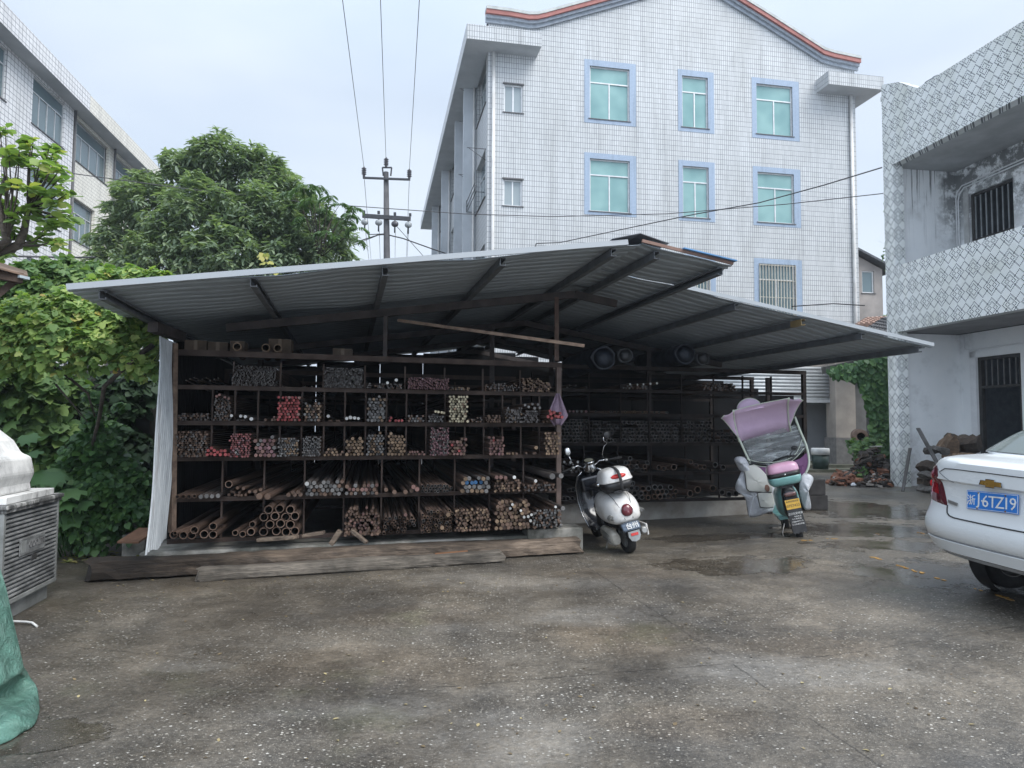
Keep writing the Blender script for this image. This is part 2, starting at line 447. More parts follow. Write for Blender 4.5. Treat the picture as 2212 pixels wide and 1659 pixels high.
# ------------------------------------------------------------------ the open shed
rust = M('rusty_steel', (.105, .062, .045), .8, col2=(.045, .028, .022), sc=9, bump=.25, bsc=60)
rustl = M('pale_rusty_steel', (.20, .14, .10), .8, col2=(.09, .06, .045), sc=12, bump=.2, bsc=60)
galv_in = M('galvanised_sheet', (.36, .41, .45), .55, .15, col2=(.27, .31, .345), sc=3.5, stretch=(.3, 3, 1))
galv_out = M('weathered_sheet_edge', (.34, .37, .39), .5, .2, col2=(.36, .38, .40), sc=5)
primer = M('grey_primed_steel', (.13, .145, .16), .65, .0, col2=(.09, .097, .105), sc=6)
darkp = M('brown_primed_steel', (.060, .048, .045), .8, col2=(.035, .030, .029), sc=7)
YC = 5.7
RF = Frame(tuple(on_y(145, 628, YC).xy), 13.0)          # roof frame: s along the front rake, t into the depth
A12 = 13.0
def s_of(u, v, t=0.0): return RF.px(u, v, t)
s1, z1 = s_of(1380, 528); s0, z0 = s_of(145, 628)
s2, z2 = s_of(1580, 581)
TW = 1.15
s3, z3 = s_of(2015, 751, TW); s2b, z2b = s_of(1470, 634, TW)
TD = 9.6
mL = (z1 - z0) / (s1 - s0); mR = (z3 - z1) / (s3 - s1)
def zroof(s): return z0 + (s - s0) * mL if s <= s1 else z1 + (s - s1) * mR
shed = thing('metal_shed', 'open fronted steel shed with a low corrugated metal gable roof over the pipe racks', 'shed', tuple(RF.pt(4, 2, 0)))
def corr(sa, sb, ta, tb, name, jag=0.0, seed=1, dz=0.0, ns=9, sag=0.0):
    """corrugated sheet: ribs run along s, profile along t"""
    rn = random.Random(seed)
    pitch = .19; prof = [(0, 0), (.055, 0), (.075, .015), (.115, .015), (.135, 0), (.16, .003), (.19, 0)]
    ts = []; t_ = ta
    while t_ < tb:
        for a, h in prof[:-1]:
            if t_ + a <= tb: ts.append((t_ + a, h))
        t_ += pitch
    ts.append((tb, 0))
    mb = MB(); vs = []
    for i in range(ns + 1):
        f = i / ns; s = sa + (sb - sa) * f
        for (t, h) in ts:
            ss = s
            wob = .012*math.sin(3.1*s + 1.7*t) + .008*math.sin(7*s - 2.3*t) if 0 < i < ns else 0
            if i == ns: ss += jag * math.sin(t * 9.1) * rn.uniform(.2, 1) * .5
            zz = zroof(ss) + h + dz + wob - sag * math.sin(math.pi * f) * .5
            vs.append(RF.pt(ss, t, zz))
    n = len(ts)
    mb.add(vs, [(i*n+j, i*n+j+1, (i+1)*n+j+1, (i+1)*n+j) for i in range(ns) for j in range(n-1)])
    return mb.build(name, galv_in, shed, solid=.004)
corr(s0, s1 + .02, .0, TD, 'roof_sheet', seed=2)
corr(s1 + .03, s2, -.02, TW - .01, 'roof_sheet', jag=.08, seed=3, dz=.012)
corr(s1 + .03, s3, TW, TD - .6, 'roof_sheet', jag=.03, seed=4, dz=.006)
# bright folded edges of the roof
def edge(pa, pb, w_, h_, mt=galv_out, name='edge_flashing'):
    MB().beam(pa, pb, w_, h_).build(name, mt, shed)
edge(RF.pt(s0, -.012, z0 + .028), RF.pt(s1 - .12, -.012, zroof(s1 - .12) + .028), .025, .05)
edge(RF.pt(s2b - .05, TW - .014, zroof(s2b) + .036), RF.pt(s3, TW - .014, z3 + .036), .022, .045)
edge(RF.pt(s1 + .02, -.03, z1 + .03), RF.pt(s2, -.03, zroof(s2) + .03), .02, .03, M('rusted_flashing', (.22, .13, .10), .7))
edge(RF.pt(s2 - .55, -.05, zroof(s2 - .55) + .05), RF.pt(s2 + .02, -.05, zroof(s2) + .05), .06, .012, M('blue_sheet', (.10, .26, .50), .5), 'blue_flashing')
cap = MB(); 
cap.add([RF.pt(s1 - .28, -.04, z1 + .03), RF.pt(s1, -.04, z1 + .10), RF.pt(s1 + .30, -.04, z1 + .02),
         RF.pt(s1 - .28, TD, z1 + .03), RF.pt(s1, TD, z1 + .10), RF.pt(s1 + .30, TD, z1 + .02)], [(0, 1, 4, 3), (1, 2, 5, 4)])
cap.build('ridge_cap', M('ridge_sheet', (.16, .17, .19), .6, .2), shed, solid=.006)
# purlins (C sections) running into the depth under the sheets
def cchan(s, ta, tb, w_=.055, h_=.075, mt=primer, drop=.012, side=1):
    z = zroof(s) - drop
    k = .006
    for (a, b, c, d) in [(0, k, -h_, 0), (0, w_, -h_, -h_ + k), (0, w_, -k, 0), (w_ - k, w_, -h_, -h_ + .02), (w_ - k, w_, -.02, 0)]:
        pass
    o = MB()
    pr = [(0, 0), (w_, 0), (w_, -.018), (w_-k, -.018), (w_-k, -k), (k, -k), (k, -h_+k), (w_-k, -h_+k), (w_-k, -h_+.018), (w_, -h_+.018), (w_, -h_), (0, -h_)]
    pr = [(s + side * (a - w_/2), z + b) for a, b in pr]
    o.loft([[RF.pt(a, ta, b) for a, b in pr], [RF.pt(a, tb, b) for a, b in pr]], sm=False)
    return o.build('purlin', mt, shed)
for u, v in [(222, 640), (548, 616), (832, 594), (1086, 572), (1325, 548)]:
    s, _ = s_of(u, v, .05); cchan(s, .04, TD - .1)
s, _ = s_of(1418, 552, .05); cchan(s, .04, TD - .7)
s, _ = s_of(1556, 585, .05); cchan(s, .05, TD - .7, side=-1)
for u, v, mt in [(1590, 667, primer), (1733, 697, M('ochre_channel', (.30, .22, .10), .6)), (1862, 728, primer), (1985, 752, primer)]:
    s, _ = s_of(u, v, TW + .05); cchan(s, TW + .03, TW + .25 if mt is not primer else TD - .7, mt=mt)
    if mt is not primer: cchan(s, TW + .26, TD - .7)
# rafters along s, and posts
FR = Frame((-3.46, 7.3), 18.0, 11.5)      # front rack frame
def w2r(p):
    q = p - RF.o; return q.dot(RF.ux), q.dot(RF.uy)
def raft(t, sa, sb, w_=.06, h_=.09, mt=darkp, drop=.09):
    for a, b in ((sa, min(sb, s1)), (s1, sb)):
        if b - a < .1: continue
        MB().beam(RF.pt(a, t, zroof(a) - drop - h_/2), RF.pt(b, t, zroof(b) - drop - h_/2), w_, h_).build('rafter', mt, shed)
raft(2.0, s0 + .9, s1 + .55)
raft(4.6, s0 + .3, s3 - 1.0)
raft(7.0, s0 + .3, s3 - .9)
raft(9.2, s0 + .3, s3 - .9)
def post(u, v, y, ztop, w_=.07, mt=darkp, z_=0.0):
    p = on_y(u, v, y); p.z = 0
    s, t = w2r(p)
    top = ztop if ztop else zroof(s) - .2
    MB().beam(Vector((p.x, p.y, z_)), Vector((p.x, p.y, top)), w_, w_).build('post', mt, shed)
post(830, 900, 8.1, None, .045, z_=2.24); post(1202, 900, 8.36, None, .05, mt=rust, z_=2.25); post(1062, 900, 10.5, None); post(1190, 900, 12.5, None)
post(1402, 900, 11.6, None); post(1660, 900, 12.2, None); post(560, 900, 11, None)
# left corner post, brown, and the long tie bar hung under the roof
a_ = on_y(376, 742, 7.22); b_ = on_y(372, 1150, 7.18)
MB().beam(b_, a_, .05, .06).build('post', rustl, shed)
MB().beam(on_y(860, 692, 7.6), on_y(1262, 747, 7.0), .028, .032).build('tie_bar', rustl, shed)
a_ = on_y(330, 706, 7.0); b_ = on_y(392, 728, 7.7)
MB().beam(a_, b_, .10, .10).build('rafter', darkp, shed)
# side wall on the left: dark inside, ends in a warped pale sheet
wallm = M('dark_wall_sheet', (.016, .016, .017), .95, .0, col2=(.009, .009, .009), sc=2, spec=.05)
lw = Frame(tuple(FR.pt(-.16, .55, 0).xy), 13.0 + 90)
def corr_wall(fr, L, za, zb, name, mt, solid=.004, pitch=.13, zt=None):
    mb = MB(); vs = []; n = int(L / pitch * 4)
    for i in range(n + 1):
        x = L * i / n; d = [0, .018, .018, 0][i % 4]
        vs += [fr.pt(x, d, za), fr.pt(x, d, zt(x) if zt else zb)]
    mb.add(vs, [(2*i, 2*i+2, 2*i+3, 2*i+1) for i in range(n)])
    return mb.build(name, mt, shed, solid=solid)
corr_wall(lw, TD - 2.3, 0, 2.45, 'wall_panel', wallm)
# back wall with ragged gaps at the top
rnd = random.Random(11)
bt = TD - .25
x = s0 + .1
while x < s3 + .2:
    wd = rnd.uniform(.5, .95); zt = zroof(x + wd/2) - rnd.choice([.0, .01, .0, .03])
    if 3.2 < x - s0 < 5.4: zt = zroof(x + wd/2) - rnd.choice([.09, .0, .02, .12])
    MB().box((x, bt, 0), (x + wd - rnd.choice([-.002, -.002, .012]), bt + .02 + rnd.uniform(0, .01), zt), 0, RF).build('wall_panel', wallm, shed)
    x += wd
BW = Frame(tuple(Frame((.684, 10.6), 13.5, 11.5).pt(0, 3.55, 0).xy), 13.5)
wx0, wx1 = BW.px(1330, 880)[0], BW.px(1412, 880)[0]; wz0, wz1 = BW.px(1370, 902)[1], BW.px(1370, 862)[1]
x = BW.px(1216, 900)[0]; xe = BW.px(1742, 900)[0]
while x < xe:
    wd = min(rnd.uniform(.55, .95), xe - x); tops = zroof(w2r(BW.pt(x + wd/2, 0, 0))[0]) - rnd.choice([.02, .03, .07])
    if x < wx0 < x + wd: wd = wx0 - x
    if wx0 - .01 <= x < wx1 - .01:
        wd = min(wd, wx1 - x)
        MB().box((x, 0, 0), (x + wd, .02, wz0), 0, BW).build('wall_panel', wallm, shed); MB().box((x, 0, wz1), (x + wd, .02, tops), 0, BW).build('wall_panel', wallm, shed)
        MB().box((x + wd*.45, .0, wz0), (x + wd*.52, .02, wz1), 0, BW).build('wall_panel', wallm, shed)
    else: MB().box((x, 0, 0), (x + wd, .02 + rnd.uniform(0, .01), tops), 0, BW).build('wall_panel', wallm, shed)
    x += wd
# warped pale corrugated sheet at the left end
top0 = on_y(343, 726, 6.85); top1 = on_y(377, 741, 7.30)
bot0 = on_y(313, 1200, 6.50); bot1 = on_y(360, 1166, 7.16)
mb = MB(); nx, ny = 44, 14; vs = []
for j in range(ny + 1):
    g_ = j / ny
    for i in range(nx + 1):
        f = i / nx
        p = (bot0.lerp(bot1, f)).lerp(top0.lerp(top1, f), g_ ** .9)
        p = p + Vector((.03*math.sin(g_*3.1) + .008*math.sin(g_*9+f*5), 0, 0))
        p = p + Vector((.013 * (1 if (i % 4) in (1, 2) else 0), -.004 * (i % 4), 0)) + Vector((0, 0, .02*math.sin(f*9) * (g_ < .01)))
        vs.append(p)
mb.add(vs, [(j*(nx+1)+i, j*(nx+1)+i+1, (j+1)*(nx+1)+i+1, (j+1)*(nx+1)+i) for j in range(ny) for i in range(nx)])
t = NT('pale_corrugated'); v = t.coord((8, 8, .8))
f = t.noise(v, 3, 5, .7)
f2 = t.noise(t.coord((3, 3, .5)), 2, 4)
col = t.ramp(f, [(.3, (.27, .29, .31)), (.55, (.43, .46, .48)), (.75, (.52, .54, .55))])
col = t.mix(t.ramp(f2, [(.62, 0), (.75, .5)]), col, (.16, .12, .10))
t.set(color=col, rough=.55, metal=.15)
sheet = mb.build('corrugated_sheet', t.mat, None, origin=tuple(bot0), solid=.003)
tag(sheet, 'pale grey corrugated sheet standing warped at the left end of the pipe rack', 'metal sheet')

# ------------------------------------------------------------------ plinths
conc = M('mossy_concrete', (.36, .345, .31), .85, col2=(.10, .10, .085), sc=2.8, bump=.5, bsc=22, lo=.38, hi=.62)
concl = M('stained_concrete', (.44, .42, .385), .8, col2=(.24, .215, .185), sc=2.2, bump=.35, bsc=22)
pl = MB().box((-.25, -.14, 0), (4.42, .9, .21), 0, FR)
tag(pl.build('concrete_plinth', conc, None, origin=tuple(FR.pt(2, 0, 0)), bevel=.02), 'low grimy concrete plinth under the front pipe rack, behind the timbers', 'plinth')
pe = MB().box((3.80, -.19, .0), (4.50, .12, .285), 0, FR)
tag(pe.build('concrete_block', conc, None, origin=tuple(FR.pt(4.1, -.3, 0)), bevel=.02), 'short grey concrete block behind the right end of the long timber', 'block')
cA, cB = on_z(1225, 1133), on_z(1604, 1113)
dd = (cB - cA).normalized(); nn = Vector((-dd.y, dd.x, 0))
cA = cA - dd * .5; cB = cB + dd * 1.0
cb = MB().hexa([cA, cB, cB + nn*.3, cA + nn*.3] + [p + Vector((0, 0, .31)) for p in (cA, cB, cB + nn*.3, cA + nn*.3)])
tag(cb.build('concrete_curb', concl, None, origin=tuple(cA), bevel=.015), 'stained pale concrete curb behind the two scooters, under the right pipe rack', 'curb')

# timbers on the ground in front
def wood_mat(name, a, b, c, sc=3.):
    t = NT(name); v = t.coord((1.2, 14, 14)); f = t.noise(v, sc, 7, .72, .5)
    col = t.ramp(f, [(.28, c), (.48, b), (.72, a)])
    g2 = t.ramp(t.noise(t.coord((1.5, 2, 2)), 1.3, 4, .6), [(.40, .42), (.62, 1.05)])
    t.set(color=t.mix(1., col, g2, 'MULTIPLY'), rough=.85)
    t.bump(f, .9, .02); return t.mat
wd1 = wood_mat('weathered_timber', (.30, .23, .17), (.14, .105, .078), (.035, .027, .02))
wd2 = wood_mat('dark_wet_timber', (.075, .06, .045), (.035, .028, .022), (.010, .009, .008))
wd3 = wood_mat('grey_timber', (.34, .29, .235), (.19, .165, .135), (.06, .05, .04))
def timber(name, a, b, w_, h_, mt, label, seed, rag=.02, rot0=0., taper=None):
    """log-like beam: front bottom edge from a to b on the ground, ragged"""
    rn = random.Random(seed); L = (b - a).length; d = (b - a).normalized(); nrm = Vector((-d.y, d.x, 0))
    ang = math.atan2(d.y, d.x); n = 46; rings = []
    k = 14
    offs = [rn.uniform(-1, 1) for _ in range(40)]
    for i in range(n + 1):
        x = L * i / n; f = i / n
        wob = .5*math.sin(f*7 + seed) + .5*math.sin(f*17 + 2*seed)
        W = w_ * (1 + .06 * wob); H = h_ * (1 + .05 * math.sin(f*11 + seed*3)) * (taper(f) if taper else 1)
        ring = []
        for j in range(k):
            th = 2*math.pi*j/k
            cx = math.copysign(abs(math.cos(th))**.45, math.cos(th)); sz = math.copysign(abs(math.sin(th))**.45, math.sin(th))
            e = rag * (rn.uniform(-1, 1)*.45 + math.sin(x*3 + j*2.4 + offs[j]*3)*.5)
            xx = x + ((rn.uniform(-.05, .05) + offs[j]*.04) if i in (0, n) else 0)
            ring.append(Vector((xx, W*.5 + (W*.5 + e)*cx, max(.004, H*.5 + (H*.5 + e*.6)*sz))))
        rings.append(ring)
    mb = MB().loft(rings, sm=False)
    ob = mb.build(name, mt, None, local=True)
    ob.location = a; ob.rotation_euler = (0, 0, ang)
    MATW[ob.name] = Matrix.Translation(a) @ Matrix.Rotation(ang, 4, 'Z')
    return tag(ob, label, 'timber', 'timbers lying in front of the rack')
timber('timber_beam', on_z(432, 1258), on_z(1088, 1216), .15, .125, wd3, 'pale grey mottled beam lying nearest the camera before the pipe rack', 7, .008)
def wd1b():
    t = NT('half_wet_timber'); v = t.coord((1.2, 14, 14)); f = t.noise(v, 3., 7, .72, .5)
    col = t.ramp(f, [(.28, (.045, .034, .026)), (.48, (.18, .135, .10)), (.72, (.36, .28, .21))])
    sx = t.n.new('ShaderNodeSeparateXYZ'); t.link(t.coord(), sx.inputs[0])
    e = t.math('ADD', sx.outputs[0], t.math('MULTIPLY_ADD', t.noise(t.coord((1, 3, 3)), 2.5, 5, .6), 1.4, -.7))
    k = t.ramp(t.math('MULTIPLY', e, .25), [(.22, (.17, .16, .15)), (.42, (1, 1, 1))])
    g2 = t.ramp(t.noise(t.coord((1.5, 2, 2)), 1.3, 4, .6), [(.40, .5), (.62, 1.05)])
    t.set(color=t.mix(1., t.mix(1., col, k, 'MULTIPLY'), g2, 'MULTIPLY'), rough=.85); t.bump(f, .9, .02); return t.mat
timber('timber_beam', on_z(196, 1260), on_z(1256, 1188, .05), .34, .185, wd1b(), 'long brown weathered timber, black and wet at its left end, before the plinth', 9, .022)
for k_, (u0, v0, u1, v1, ww, hh) in enumerate([(560, 1166, 640, 1160, .10, .035), (735, 1146, 715, 1176, .06, .05), (760, 1146, 792, 1172, .04, .03), (655, 1157, 700, 1150, .10, .03)]):
    a = on_y(u0, v0, 7.05); b = on_y(u1, v1, 6.95 + .1*(k_ % 2)); a.z = max(a.z, .22); b.z = max(b.z, .22)
    tag(MB().beam(a, b, ww, hh).build('wood_offcut', wd1, None, origin=tuple(a), bevel=.004),
        ['flat board offcut under the third cell of the bottom row', 'broken dark wood piece leaning on the plinth, left of the thin stick',
         'thin stick leaning on the plinth beside the broken wood piece', 'flat board end lying left of the empty lower cell'][k_], 'wood offcut', 'wood scraps on the plinth')
tag(MB().beam(on_z(940, 1196, .17), on_z(1010, 1190, .17), .012, .012).build('rusty_rod', M('orange_rust', (.25, .12, .06), .8), None, origin=tuple(on_z(940, 1196, .17))), 'short orange rusty rod lying on the grey front beam', 'rod')

# ------------------------------------------------------------------ racks
def rack(name, label, fr, rows, W, depth, zb, zt, mt, nsec=3, pmt=None):
    pmt = pmt or mt
    th = thing(name, label, 'rack', tuple(fr.pt(W/2, 0, 0)))
    for k in range(nsec):
        t = depth * k / (nsec - 1)
        for s in ((-.0, W) if k else (W,)):
            MB().box((s - .03, t - .03, zb), (s + .03, t + .03, zt), 0, fr).build('post', mt if k else pmt, th)
        for (z, xs, ztop) in rows:
            MB().box((-.03, t - .025, z - .045), (W - .035, t + .025, z), 0, fr).build('shelf_beam', mt, th)
            for x in xs:
                if ztop and (k == 0 or (k == 1 and zb < .25)):
                    MB().box((x - .009, t - .02, z + .002), (x + .009, t + .012, ztop - .047), 0, fr).build('divider', mt, th)
        MB().box((-.03, t - .03, zt), (W + .035, t + .03, zt + .06), 0, fr).build('top_beam', mt, th)
    return th
def fs(u, v=1000, fr=FR): return fr.px(u, v)[0]
ZF = [.31, .73, 1.145, 1.515, 1.885, 2.19]
xs_up = [fs(u) for u in (456, 505, 555, 603, 650, 698, 743, 788, 833, 876, 919, 960, 1003, 1044, 1084, 1124, 1164)]
xs_lo = [fs(u) for u in (482, 572, 659, 744, 825, 906, 982, 1057, 1130)]
xs_b = [fs(u) for u in (500, 602, 695, 785, 872, 958, 1041, 1122)]
WF = fs(1206)
rackm = M('brown_rack_steel', (.075, .054, .045), .8, .0, col2=(.04, .029, .025), spec=.2, sc=6, bump=.1)
rack('steel_rack', 'large brown steel rack in front, full of bars and pipes in square cells', FR,
     [(ZF[0], xs_lo, ZF[1]), (ZF[1], xs_lo, ZF[2]), (ZF[2], xs_up, ZF[3]), (ZF[3], xs_up, ZF[4]), (ZF[4], xs_b, ZF[5])], WF, 5.4, .20, ZF[5] - .0, rackm, pmt=M('post_brown', (.14, .10, .085), .8, col2=(.08, .058, .05), sc=6))
BR = Frame((.684, 10.6), 13.5, 11.5)
def bs(u): return BR.px(u, 950)[0]
WB = bs(1738)
ZB = [.37, .78, 1.23, 1.675, 2.04, 2.34]
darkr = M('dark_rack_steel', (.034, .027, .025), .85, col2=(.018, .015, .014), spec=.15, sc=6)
xs_bb = [bs(u) for u in (1272, 1340, 1402, 1472, 1542, 1605, 1667)]
xs_bl = [bs(u) for u in (1261, 1334, 1405, 1480, 1552, 1625)]
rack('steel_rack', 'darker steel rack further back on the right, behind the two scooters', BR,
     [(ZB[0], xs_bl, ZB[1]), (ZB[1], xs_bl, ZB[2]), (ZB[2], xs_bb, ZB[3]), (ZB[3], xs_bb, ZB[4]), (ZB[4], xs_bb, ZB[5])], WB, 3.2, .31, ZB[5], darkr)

# ------------------------------------------------------------------ bars and pipes
def bar_side(name, a, b, c):
    t = NT(name); oi = t.n.new('ShaderNodeObjectInfo')
    v = t.coord((1, .12, 1)); f = t.noise(v, 7, 4, .6)
    col = t.ramp(f, [(.3, c), (.5, b), (.75, a)])
    ri = t.n.new('ShaderNodeNewGeometry')
    k = t.math('ADD', t.math('MULTIPLY', oi.outputs['Random'], .5), t.math('MULTIPLY', ri.outputs['Random Per Island'], .5))
    t.set(color=t.mix(1., col, t.ramp(k, [(0.1, .62), (.9, 1.35)]), 'MULTIPLY'), rough=.72, metal=.0, spec=.3)
    return t.mat
side_br = bar_side('rusty_bar_side', (.16, .105, .078), (.095, .062, .047), (.045, .031, .025))
side_gr = bar_side('grey_bar_side', (.16, .135, .12), (.09, .075, .068), (.045, .038, .035))
def endm(name, c, v=.6, rough=.6, metal=0.):
    t = NT(name); ri = t.n.new('ShaderNodeNewGeometry'); oi = t.n.new('ShaderNodeObjectInfo')
    k = t.math('FRACT', t.math('ADD', ri.outputs['Random Per Island'], oi.outputs['Random']))
    f = t.noise(t.coord((1, 1, 1), src='Generated'), 9, 3, .6)
    col = t.mix(1., c, t.ramp(k, [(0, v), (1, 1.25)]), 'MULTIPLY')
    col = t.mix(t.ramp(f, [(.52, 0), (.66, .55)]), col, (c[0]*.35, c[1]*.33, c[2]*.33))
    t.set(color=col, rough=rough, metal=metal, spec=.25); return t.mat
ENDS = {'red': endm('red_end', (.31, .07, .07)), 'white': endm('white_end', (.58, .58, .56), .6, .45, .0), 'brown': endm('brown_end', (.15, .098, .072)),
        'tan': endm('tan_end', (.23, .16, .105)), 'grey': endm('grey_end', (.16, .155, .15)), 'dark': endm('dark_end', (.12, .11, .105)),
        'cream': endm('cream_end', (.44, .39, .27)), 'pink': endm('pink_end', (.20, .115, .10)), 'plum': endm('plum_end', (.20, .11, .12)),
        'blue': endm('blue_end', (.06, .16, .32)), 'deep': endm('deep_red_end', (.22, .08, .08))}
hole = M('pipe_bore', (.012, .011, .010), .95)
ENDTXT = {'red': 'red painted', 'white': 'bright white', 'brown': 'brown rusty', 'tan': 'tan', 'grey': 'grey', 'dark': 'dark', 'cream': 'cream painted',
          'pink': 'pinkish', 'plum': 'plum coloured', 'blue': 'blue painted', 'deep': 'dull red'}
RODS = []   # (vis, hollow, fr, s, t, z, r, L, end, sidegrey, yaw, pitch, label, group)
rr = random.Random(4)
def rod(fr, s, z, r, p, end, hollow, label, group, L=5.3, yaw=0., pit=0.):
    y = (fr.pt(s, -p, z)).y
    RODS.append((r / y, hollow, fr, s, -p, z, r, L, end, yaw, pit, label, group))
ORD = ['first', 'second', 'third', 'fourth', 'fifth', 'sixth', 'seventh', 'eighth', 'ninth', 'tenth', 'eleventh', 'twelfth', 'thirteenth',
       'fourteenth', 'fifteenth', 'sixteenth', 'seventeenth', 'eighteenth']
ROWN = {'F': 'bottom row', 'E': 'second row up', 'D': 'third row up', 'C': 'fourth row up', 'B': 'top row'}
ROWZ = {'F': 0, 'E': 1, 'D': 2, 'C': 3, 'B': 4}
def fill(row, cell, u0, u1, vtop, rpx, ends, hollow=False, p=.05, rag=.25, skip=0., fr=FR, zs=ZF, rname='front rack', irr=.18, jit=.06, vbase=None, yaw=0., top_slope=0., L=5.3):
    """stack of bars over the image columns u0..u1, up to image row vtop"""
    z_b = zs[ROWZ[row]]
    s_a, _ = fr.px(u0, 950, -p); s_b, _ = fr.px(u1, 950, -p)
    _, z_t = fr.px((u0 + u1)/2, vtop, -p)
    dist = fr.pt(s_a, 0, 0).y; r = rpx / F_PX * dist
    zmax = max(z_t, z_b + 1.9*r)
    kind = 'pipe' if hollow else 'bar'
    e0 = ends[0][0]
    size = 'thick' if r > .028 else ('thin' if r < .014 else 'round')
    gl = f"{'hollow' if hollow else size} steel {kind}s with {ENDTXT[e0]} ends in the {ORD[cell-1]} cell, {ROWN[row]}, {rname}"
    lb = f"{'hollow' if hollow else size} {ENDTXT[e0]} steel {kind} in the {ORD[cell-1]} cell of the {ROWN[row]}, {rname}"
    z = z_b + r; k = 0
    while z + r*.6 < zmax + r:
        s = s_a + r + (r if k % 2 else 0); top = z + 2*r > zmax
        while s <= s_b - r*.6:
            f = (s - s_a) / max(1e-6, s_b - s_a)
            lim = zmax + top_slope * (f - .5) * (zmax - z_b)
            if z < lim and not (top and rr.random() < rag) and rr.random() >= skip:
                q = rr.random(); acc = 0; e = ends[-1][0]
                for nm, wgt in ends:
                    acc += wgt
                    if q < acc: e = nm; break
                rv = r * rr.uniform(.86, 1.0)
                rod(fr, s + rr.uniform(-irr, irr)*r, z + rr.uniform(-irr, irr)*r*.5, rv, p + rr.uniform(-jit, jit), e, hollow, lb, gl, L, yaw + rr.uniform(-.004, .004))
            s += 2.04 * r
        z += 1.76 * r; k += 1
def ones(row, cell, pts, end, hollow=False, p=.08, fr=FR, zs=ZF, rname='front rack', label=None, yaw=0., L=5.3, jit=.03):
    """single rods at image points (u, v, rpx)"""
    for (u, v, rp) in pts:
        pp = p + rr.uniform(-jit, jit)
        s, z = fr.px(u, v, -pp); r = rp / F_PX * fr.pt(s, 0, 0).y
        z = max(z, zs[ROWZ[row]] + r)
        kind = 'pipe' if hollow else 'bar'
        lb = label or f"{'hollow' if hollow else 'round'} {ENDTXT[end]} steel {kind} lying loose in the {ORD[cell-1]} cell, {ROWN[row]}, {rname}"
        rod(fr, s, z, r, pp, end, hollow, lb, f"{'loose hollow pipes' if hollow else 'loose bars'} with {ENDTXT[end]} ends, {ORD[cell-1]} cell, {ROWN[row]}, {rname}", L, yaw + rr.uniform(-.006, .006))
# top row
fill('B', 2, 497, 594, 792, 1.75, [('dark', .8), ('grey', .2)], irr=.5, skip=.06)
fill('B', 4, 697, 783, 794, 1.9, [('grey', .6), ('dark', .4)], irr=.5, skip=.05)
fill('B', 5, 790, 868, 829, 2.2, [('dark', .8), ('brown', .2)], skip=.3)
ones('B', 5, [(837, 827, 3.3), (856, 821, 3.4)], 'white', p=.15)
fill('B', 6, 879, 968, 817, 1.8, [('plum', .8), ('pink', .2)], irr=.5, skip=.05, p=.1)
fill('B', 7, 972, 1016, 834, 2.1, [('tan', .6), ('grey', .4)], skip=.2)
fill('B', 8, 1046, 1120, 826, 2.0, [('dark', .7), ('brown', .3)], irr=.6, skip=.15, rag=.5)
fill('B', 9, 1126, 1190, 818, 2.4, [('brown', .7), ('tan', .3)], irr=.6, skip=.12, rag=.5, top_slope=-.8)
fill('B', 3, 606, 690, 832, 1.5, [('dark', 1)], skip=.6)
for i in range(9):
    s, z = FR.px(412 + i*8, 824 - (i % 3)*3, .1)
    rod(FR, s, z, .007, .1 - .1*i/9, 'dark', False, 'thin dark rod lying askew in the first cell, top row, front rack', 'thin askew rods in the first cell, top row, front rack', 3.0, .12 - .03*(i % 4))
# fourth row up
fill('C', 1, 382, 452, 893, 2.3, [('dark', .6), ('brown', .4)], irr=.4, skip=.1)
fill('C', 2, 460, 499, 857, 2.3, [('brown', .4), ('dark', .6)], irr=.3, p=.05)
ones('C', 2, [(468, 856, 3), (474, 853, 3), (486, 858, 3), (494, 861, 3)], 'pink', p=.2)
ones('C', 3, [(500, 898, 3.3), (520, 899, 3.3), (530, 900, 3.3), (543, 905, 3.8)], 'white', p=.2)
fill('C', 3, 508, 550, 903, 2.0, [('dark', .8), ('brown', .2)], skip=.2)
fill('C', 4, 570, 600, 901, 3.2, [('brown', .8), ('pink', .2)], p=.1, skip=.1)
fill('C', 5, 597, 648, 858, 3.3, [('red', .95), ('pink', .05)], p=.28, yaw=.004, rag=.2)
fill('C', 6, 655, 696, 870, 3.3, [('tan', .25), ('brown', .35), ('grey', .4)], p=.2, rag=.5)
fill('C', 7, 703, 740, 907, 2.4, [('brown', 1)], skip=.1)
ones('C', 7, [(709, 899, 3.5)], 'white', p=.2)
ones('C', 8, [(749, 904, 3.4), (757, 902, 4.1), (766, 903, 3.6), (774, 904, 3.2)], 'white', p=.2)
fill('C', 9, 791, 832, 852, 3.6, [('grey', .8), ('tan', .2)], p=.12, rag=.4, irr=.3)
fill('C', 10, 838, 876, 898, 3.2, [('red', .9), ('grey', .1)], p=.15, rag=.7, skip=.1)
fill('C', 11, 880, 917, 896, 2.9, [('grey', .7), ('brown', .3)], p=.12)
fill('C', 12, 924, 958, 893, 2.7, [('grey', .6), ('dark', .4)], p=.12)
ones('C', 12, [(941, 889, 2.8), (947, 890, 2.8), (954, 891, 2.8), (959, 892, 2.8)], 'cream', p=.3)
fill('C', 13, 969, 1010, 857, 2.9, [('cream', .92), ('tan', .08)], p=.25, irr=.25, rag=.2)
fill('C', 14, 1008, 1042, 901, 2.2, [('dark', .7), ('brown', .3)], skip=.1, p=.12)
fill('C', 15, 1048, 1083, 898, 2.3, [('brown', .6), ('tan', .4)], skip=.1, p=.15)
fill('C', 16, 1092, 1128, 880, 2.3, [('dark', .8), ('tan', .2)], irr=.4, p=.25, rag=.5)
fill('C', 17, 1130, 1164, 882, 2.5, [('dark', .8), ('grey', .2)], irr=.4, p=.2, rag=.5)
